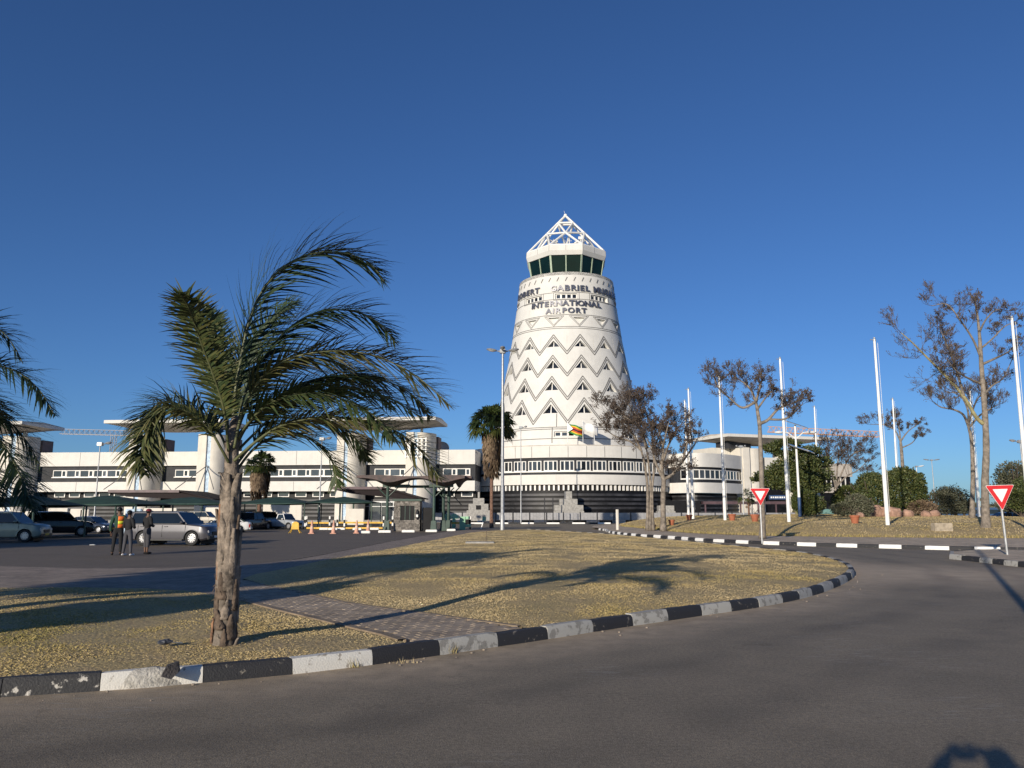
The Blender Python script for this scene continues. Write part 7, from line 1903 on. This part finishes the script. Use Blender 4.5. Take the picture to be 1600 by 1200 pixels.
# ================================================================== PEOPLE
def skin_obj(name, joints, edges, m_, parent, sub=2, root_i=0):
    me = bpy.data.meshes.new(name); me.from_pydata([j[0] for j in joints], edges, []); me.materials.append(m_)
    o = link(name, me, parent); sm = o.modifiers.new('skin', 'SKIN'); sm.use_smooth_shade = True
    for i, j in enumerate(joints):
        r = j[1]; me.skin_vertices[0].data[i].radius = r if isinstance(r, tuple) else (r, r)
    me.skin_vertices[0].data[root_i].use_root = True
    sb = o.modifiers.new('sub', 'SUBSURF'); sb.levels = sub; sb.render_levels = sub
    return o
def person(label, loc, rz, H=1.72, top='blackcloth', bottom='greycloth', shoes='shoew', arms='down', female=False, legs=None, hair='short', cap=None, vest=False, lower_skin=False, bag=False):
    root = empty('person', loc, rz, label, 'person'); s = H / 1.72; sw = .17 if female else .19; hw_ = .095
    # faces +Y (local forward = -y)
    J = {}
    J['pel'] = ((0, 0, .93), (.13, .10)); J['waist'] = ((0, 0, 1.08), (.115, .09)); J['chest'] = ((0, 0, 1.28), (.145, .10)); J['neck0'] = ((0, .01, 1.44), (.06, .06)); J['neck'] = ((0, 0, 1.50), (.05, .052)); J['head0'] = ((0, -.015, 1.57), (.07, .078)); J['head'] = ((0, -.01, 1.65), (.073, .085)); J['crown'] = ((0, 0, 1.70), (.045, .05))
    la = legs or ((-.03, .0), (.03, .0))
    for n_, sg_ in (('l', -1), ('r', 1)):
        dx, dy = la[0 if sg_ < 0 else 1]
        J['hip' + n_] = ((sg_ * hw_, 0, .88), (.085, .085)); J['kn' + n_] = ((sg_ * hw_ + dx * .5, dy * .5 - .015, .49), (.056, .058)); J['an' + n_] = ((sg_ * hw_ + dx, dy, .09), (.036, .04)); J['toe' + n_] = ((sg_ * hw_ + dx * 1.1, dy - .15, .035), (.036, .028))
        if arms == 'down': el, wr_, ha = (sg_ * (sw + .07), .02, 1.10), (sg_ * (sw + .07), -.07, .86), (sg_ * (sw + .06), -.10, .78)
        elif arms == 'front': el, wr_, ha = (sg_ * (sw + .07), .0, 1.12), (sg_ * (sw - .06), -.2, 1.08), (sg_ * (sw - .12), -.25, 1.1)
        elif arms == 'photo': el, wr_, ha = (sg_ * (sw + .17), -.20, 1.42), (sg_ * .13, -.38, 1.60), (sg_ * .075, -.42, 1.63)
        J['sh' + n_] = ((sg_ * sw, 0, 1.39), (.06, .06)); J['el' + n_] = (el, (.043, .043)); J['wr' + n_] = (wr_, (.03, .03)); J['ha' + n_] = (ha, (.034, .024))
    keys = list(J); ix = {k: i for i, k in enumerate(keys)}; jl = [(tuple(c * s for c in J[k][0]), tuple(r * s for r in J[k][1])) for k in keys]
    E = [('pel', 'waist'), ('waist', 'chest'), ('chest', 'neck0'), ('neck0', 'neck'), ('neck', 'head0'), ('head0', 'head'), ('head', 'crown')]
    for n_ in 'lr': E += [('pel', 'hip' + n_), ('hip' + n_, 'kn' + n_), ('kn' + n_, 'an' + n_), ('an' + n_, 'toe' + n_), ('neck0', 'sh' + n_), ('sh' + n_, 'el' + n_), ('el' + n_, 'wr' + n_), ('wr' + n_, 'ha' + n_)]
    skin_obj('body', jl, [(ix[a], ix[b_]) for a, b_ in E], M['skin'], root)
    def sub(names, Es, grow, m_, nm, rt):
        idx = {k: i for i, k in enumerate(names)}; jj = [(jl[ix[k]][0], tuple(r + grow for r in jl[ix[k]][1])) for k in names]
        return skin_obj(nm, jj, [(idx[a], idx[b_]) for a, b_ in Es], m_, root, root_i=idx[rt])
    sub(['pel', 'waist', 'chest', 'neck0', 'shl', 'shr', 'ell', 'elr', 'wrl', 'wrr'], [('pel', 'waist'), ('waist', 'chest'), ('chest', 'neck0'), ('neck0', 'shl'), ('neck0', 'shr'), ('shl', 'ell'), ('shr', 'elr'), ('ell', 'wrl'), ('elr', 'wrr')], .022, M[top], 'jacket', 'chest')
    if lower_skin:
        jl2 = {k: v for k, v in J.items()}
        sub(['waist', 'pel', 'hipl', 'hipr', 'knl', 'knr'], [('waist', 'pel'), ('pel', 'hipl'), ('pel', 'hipr'), ('hipl', 'knl'), ('hipr', 'knr')], .02, M[bottom], 'trousers', 'pel')
        for n_ in 'lr':
            a, b_ = Vector(jl[ix['kn' + n_]][0]), Vector(jl[ix['an' + n_]][0]); mb = MB(); mb.tube([a + Vector((0, 0, .05)), a.lerp(b_, .55)], [.075, .06], 10); mb.build('trouser_leg', M[bottom], root, smooth=True)
    else: sub(['waist', 'pel', 'hipl', 'hipr', 'knl', 'knr', 'anl', 'anr'], [('waist', 'pel'), ('pel', 'hipl'), ('pel', 'hipr'), ('hipl', 'knl'), ('hipr', 'knr'), ('knl', 'anl'), ('knr', 'anr')], .014, M[bottom], 'trousers', 'pel')
    for n_ in 'lr':
        a, t_ = Vector(jl[ix['an' + n_]][0]), Vector(jl[ix['toe' + n_]][0]); mb = MB(); mb.sphere(((a + t_) / 2 + Vector((0, -.0, -.015))), (.048, .14, .045), 10, 6); mb.build('shoe', M[shoes], root, smooth=True)
        h = Vector(jl[ix['ha' + n_]][0]); wv = Vector(jl[ix['wr' + n_]][0]); d = (h - wv).normalized(); u = Vector((0, 0, 1)).cross(d)
        if u.length < .2: u = Vector((0, 1, 0))
        u.normalize(); mb = MB()
        for k in range(4): o_ = u * (k - 1.5) * .019; a_ = h + d * .01 + o_; mb.tube([a_, a_ + d * .035, a_ + d * .055 + Vector((0, 0, -.015)), a_ + d * .065 + Vector((0, 0, -.03))], [.009, .0085, .008, .006], 6)
        a_ = h - d * .03 + u * (.035 if n_ == 'l' else -.035); mb.tube([a_, a_ + d * .03 + u * (.015 if n_ == 'l' else -.015), a_ + d * .055], [.011, .010, .007], 6); mb.build('fingers', M['skin'], root, smooth=True)
    hc = Vector((0, -.01, 1.645)) * s
    mb = MB(); mb.sphere(hc + Vector((0, .012, .022)), (.086, .098, .098), 14, 10); mb.v = [v for v in mb.v]
    mb.v = [(v[0], max(v[1], hc.y - .055) if v[2] < hc.z + .045 else v[1], max(v[2], hc.z - (.05 if not female else .10))) for v in mb.v]; mb.build('hair', M['black'], root, smooth=True)
    mb = MB(); mb.sphere(hc + Vector((0, -.098, -.01)), (.012, .018, .02), 6, 5); 
    for sg_ in (-1, 1): mb.sphere(hc + Vector((sg_ * .08, .0, -.005)), (.012, .02, .03), 6, 5)
    mb.build('nose_and_ears', M['skin'], root, smooth=True)
    mb = MB()
    for sg_ in (-1, 1): mb.sphere(hc + Vector((sg_ * .03, -.083, .012)), (.012, .008, .007), 6, 5)
    mb.build('eyes', M['signw'], root); mb = MB(); mb.sphere(hc + Vector((0, -.083, -.048)), (.024, .01, .008), 6, 5); mb.build('mouth', M['redcap'], root)
    if cap:
        mb = MB(); mb.sphere(hc + Vector((0, .0, .045)), (.098, .11, .075), 14, 8); mb.sphere(hc + Vector((0, -.12, .03)), (.07, .07, .012), 10, 5); mb.build('cap', M[cap], root, smooth=True)
    if vest:
        for i, (z0, z1, m_) in enumerate(((1.0, 1.13, 'hivis'), (1.13, 1.25, 'hiviy'), (1.25, 1.42, 'hivis'))):
            mb = MB(); mb.lathe([(1, z0 * s), (1, z1 * s - .002)], 12, a0=R(85), a1=R(185)); rx = .185; ry = .15
            mb.v = [(v[0] * (rx + (.01 if v[2] > 1.2 else 0)), v[1] * ry, v[2]) for v in mb.v]; o = mb.build('vest_band', M[m_], root, smooth=True); sf = o.modifiers.new('s', 'SOLIDIFY'); sf.thickness = .012
    if bag:
        mb = MB(); mb.sphere((.24, -.05, .68), (.05, .09, .12), 8, 6); mb.build('small_bag', M['cream'], root, smooth=True)
    return root
p = gr(182, 867.5, .03); person('person in an orange and yellow safety vest, left of the group of three', p, R(200), 1.74, top='greencl', bottom='blackcloth', shoes='blackcloth', vest=True, legs=((-.02, 0), (.06, .02)))
p = gr(198, 868.5, .03); person('person seen from behind in black top, grey leggings and white shoes, middle of the group', p, R(165), 1.62, top='blackcloth', bottom='greycloth', shoes='shoew', arms='front', female=True, legs=((-.07, 0), (.10, 0)))
p = gr(227.5, 866, .03); person('person with a maroon cap and black jacket, calves bare, right of the group', p, R(150), 1.68, top='blackcloth', bottom='greycloth', shoes='blackcloth', arms='front', female=True, cap='redcap', lower_skin=True, bag=True, legs=((.03, 0), (-.03, 0)))
# the photographer, just behind the lens; only the shadow is seen
ph = person('person behind the viewpoint holding up a phone, seen only as a shadow on the road', (0.02, -.46, 0), R(180), 1.80, top='blackcloth', bottom='greycloth', shoes='blackcloth', arms='photo')
mb = MB(); mb.box((0, -.075, 1.68), (.15, .009, .074)); o = mb.build('phone', M['plastic'], None, bevel=.003); tagp(o, 'black phone held up by the person behind the viewpoint', 'phone')
# litter on the car park
simple('paper_scrap', M['signw'], gr(145, 851.5, .04), 'small pale paper scrap on the car park asphalt left of the people', 'litter', lambda m: m.box((0, 0, .01), (.25, .15, .02)))
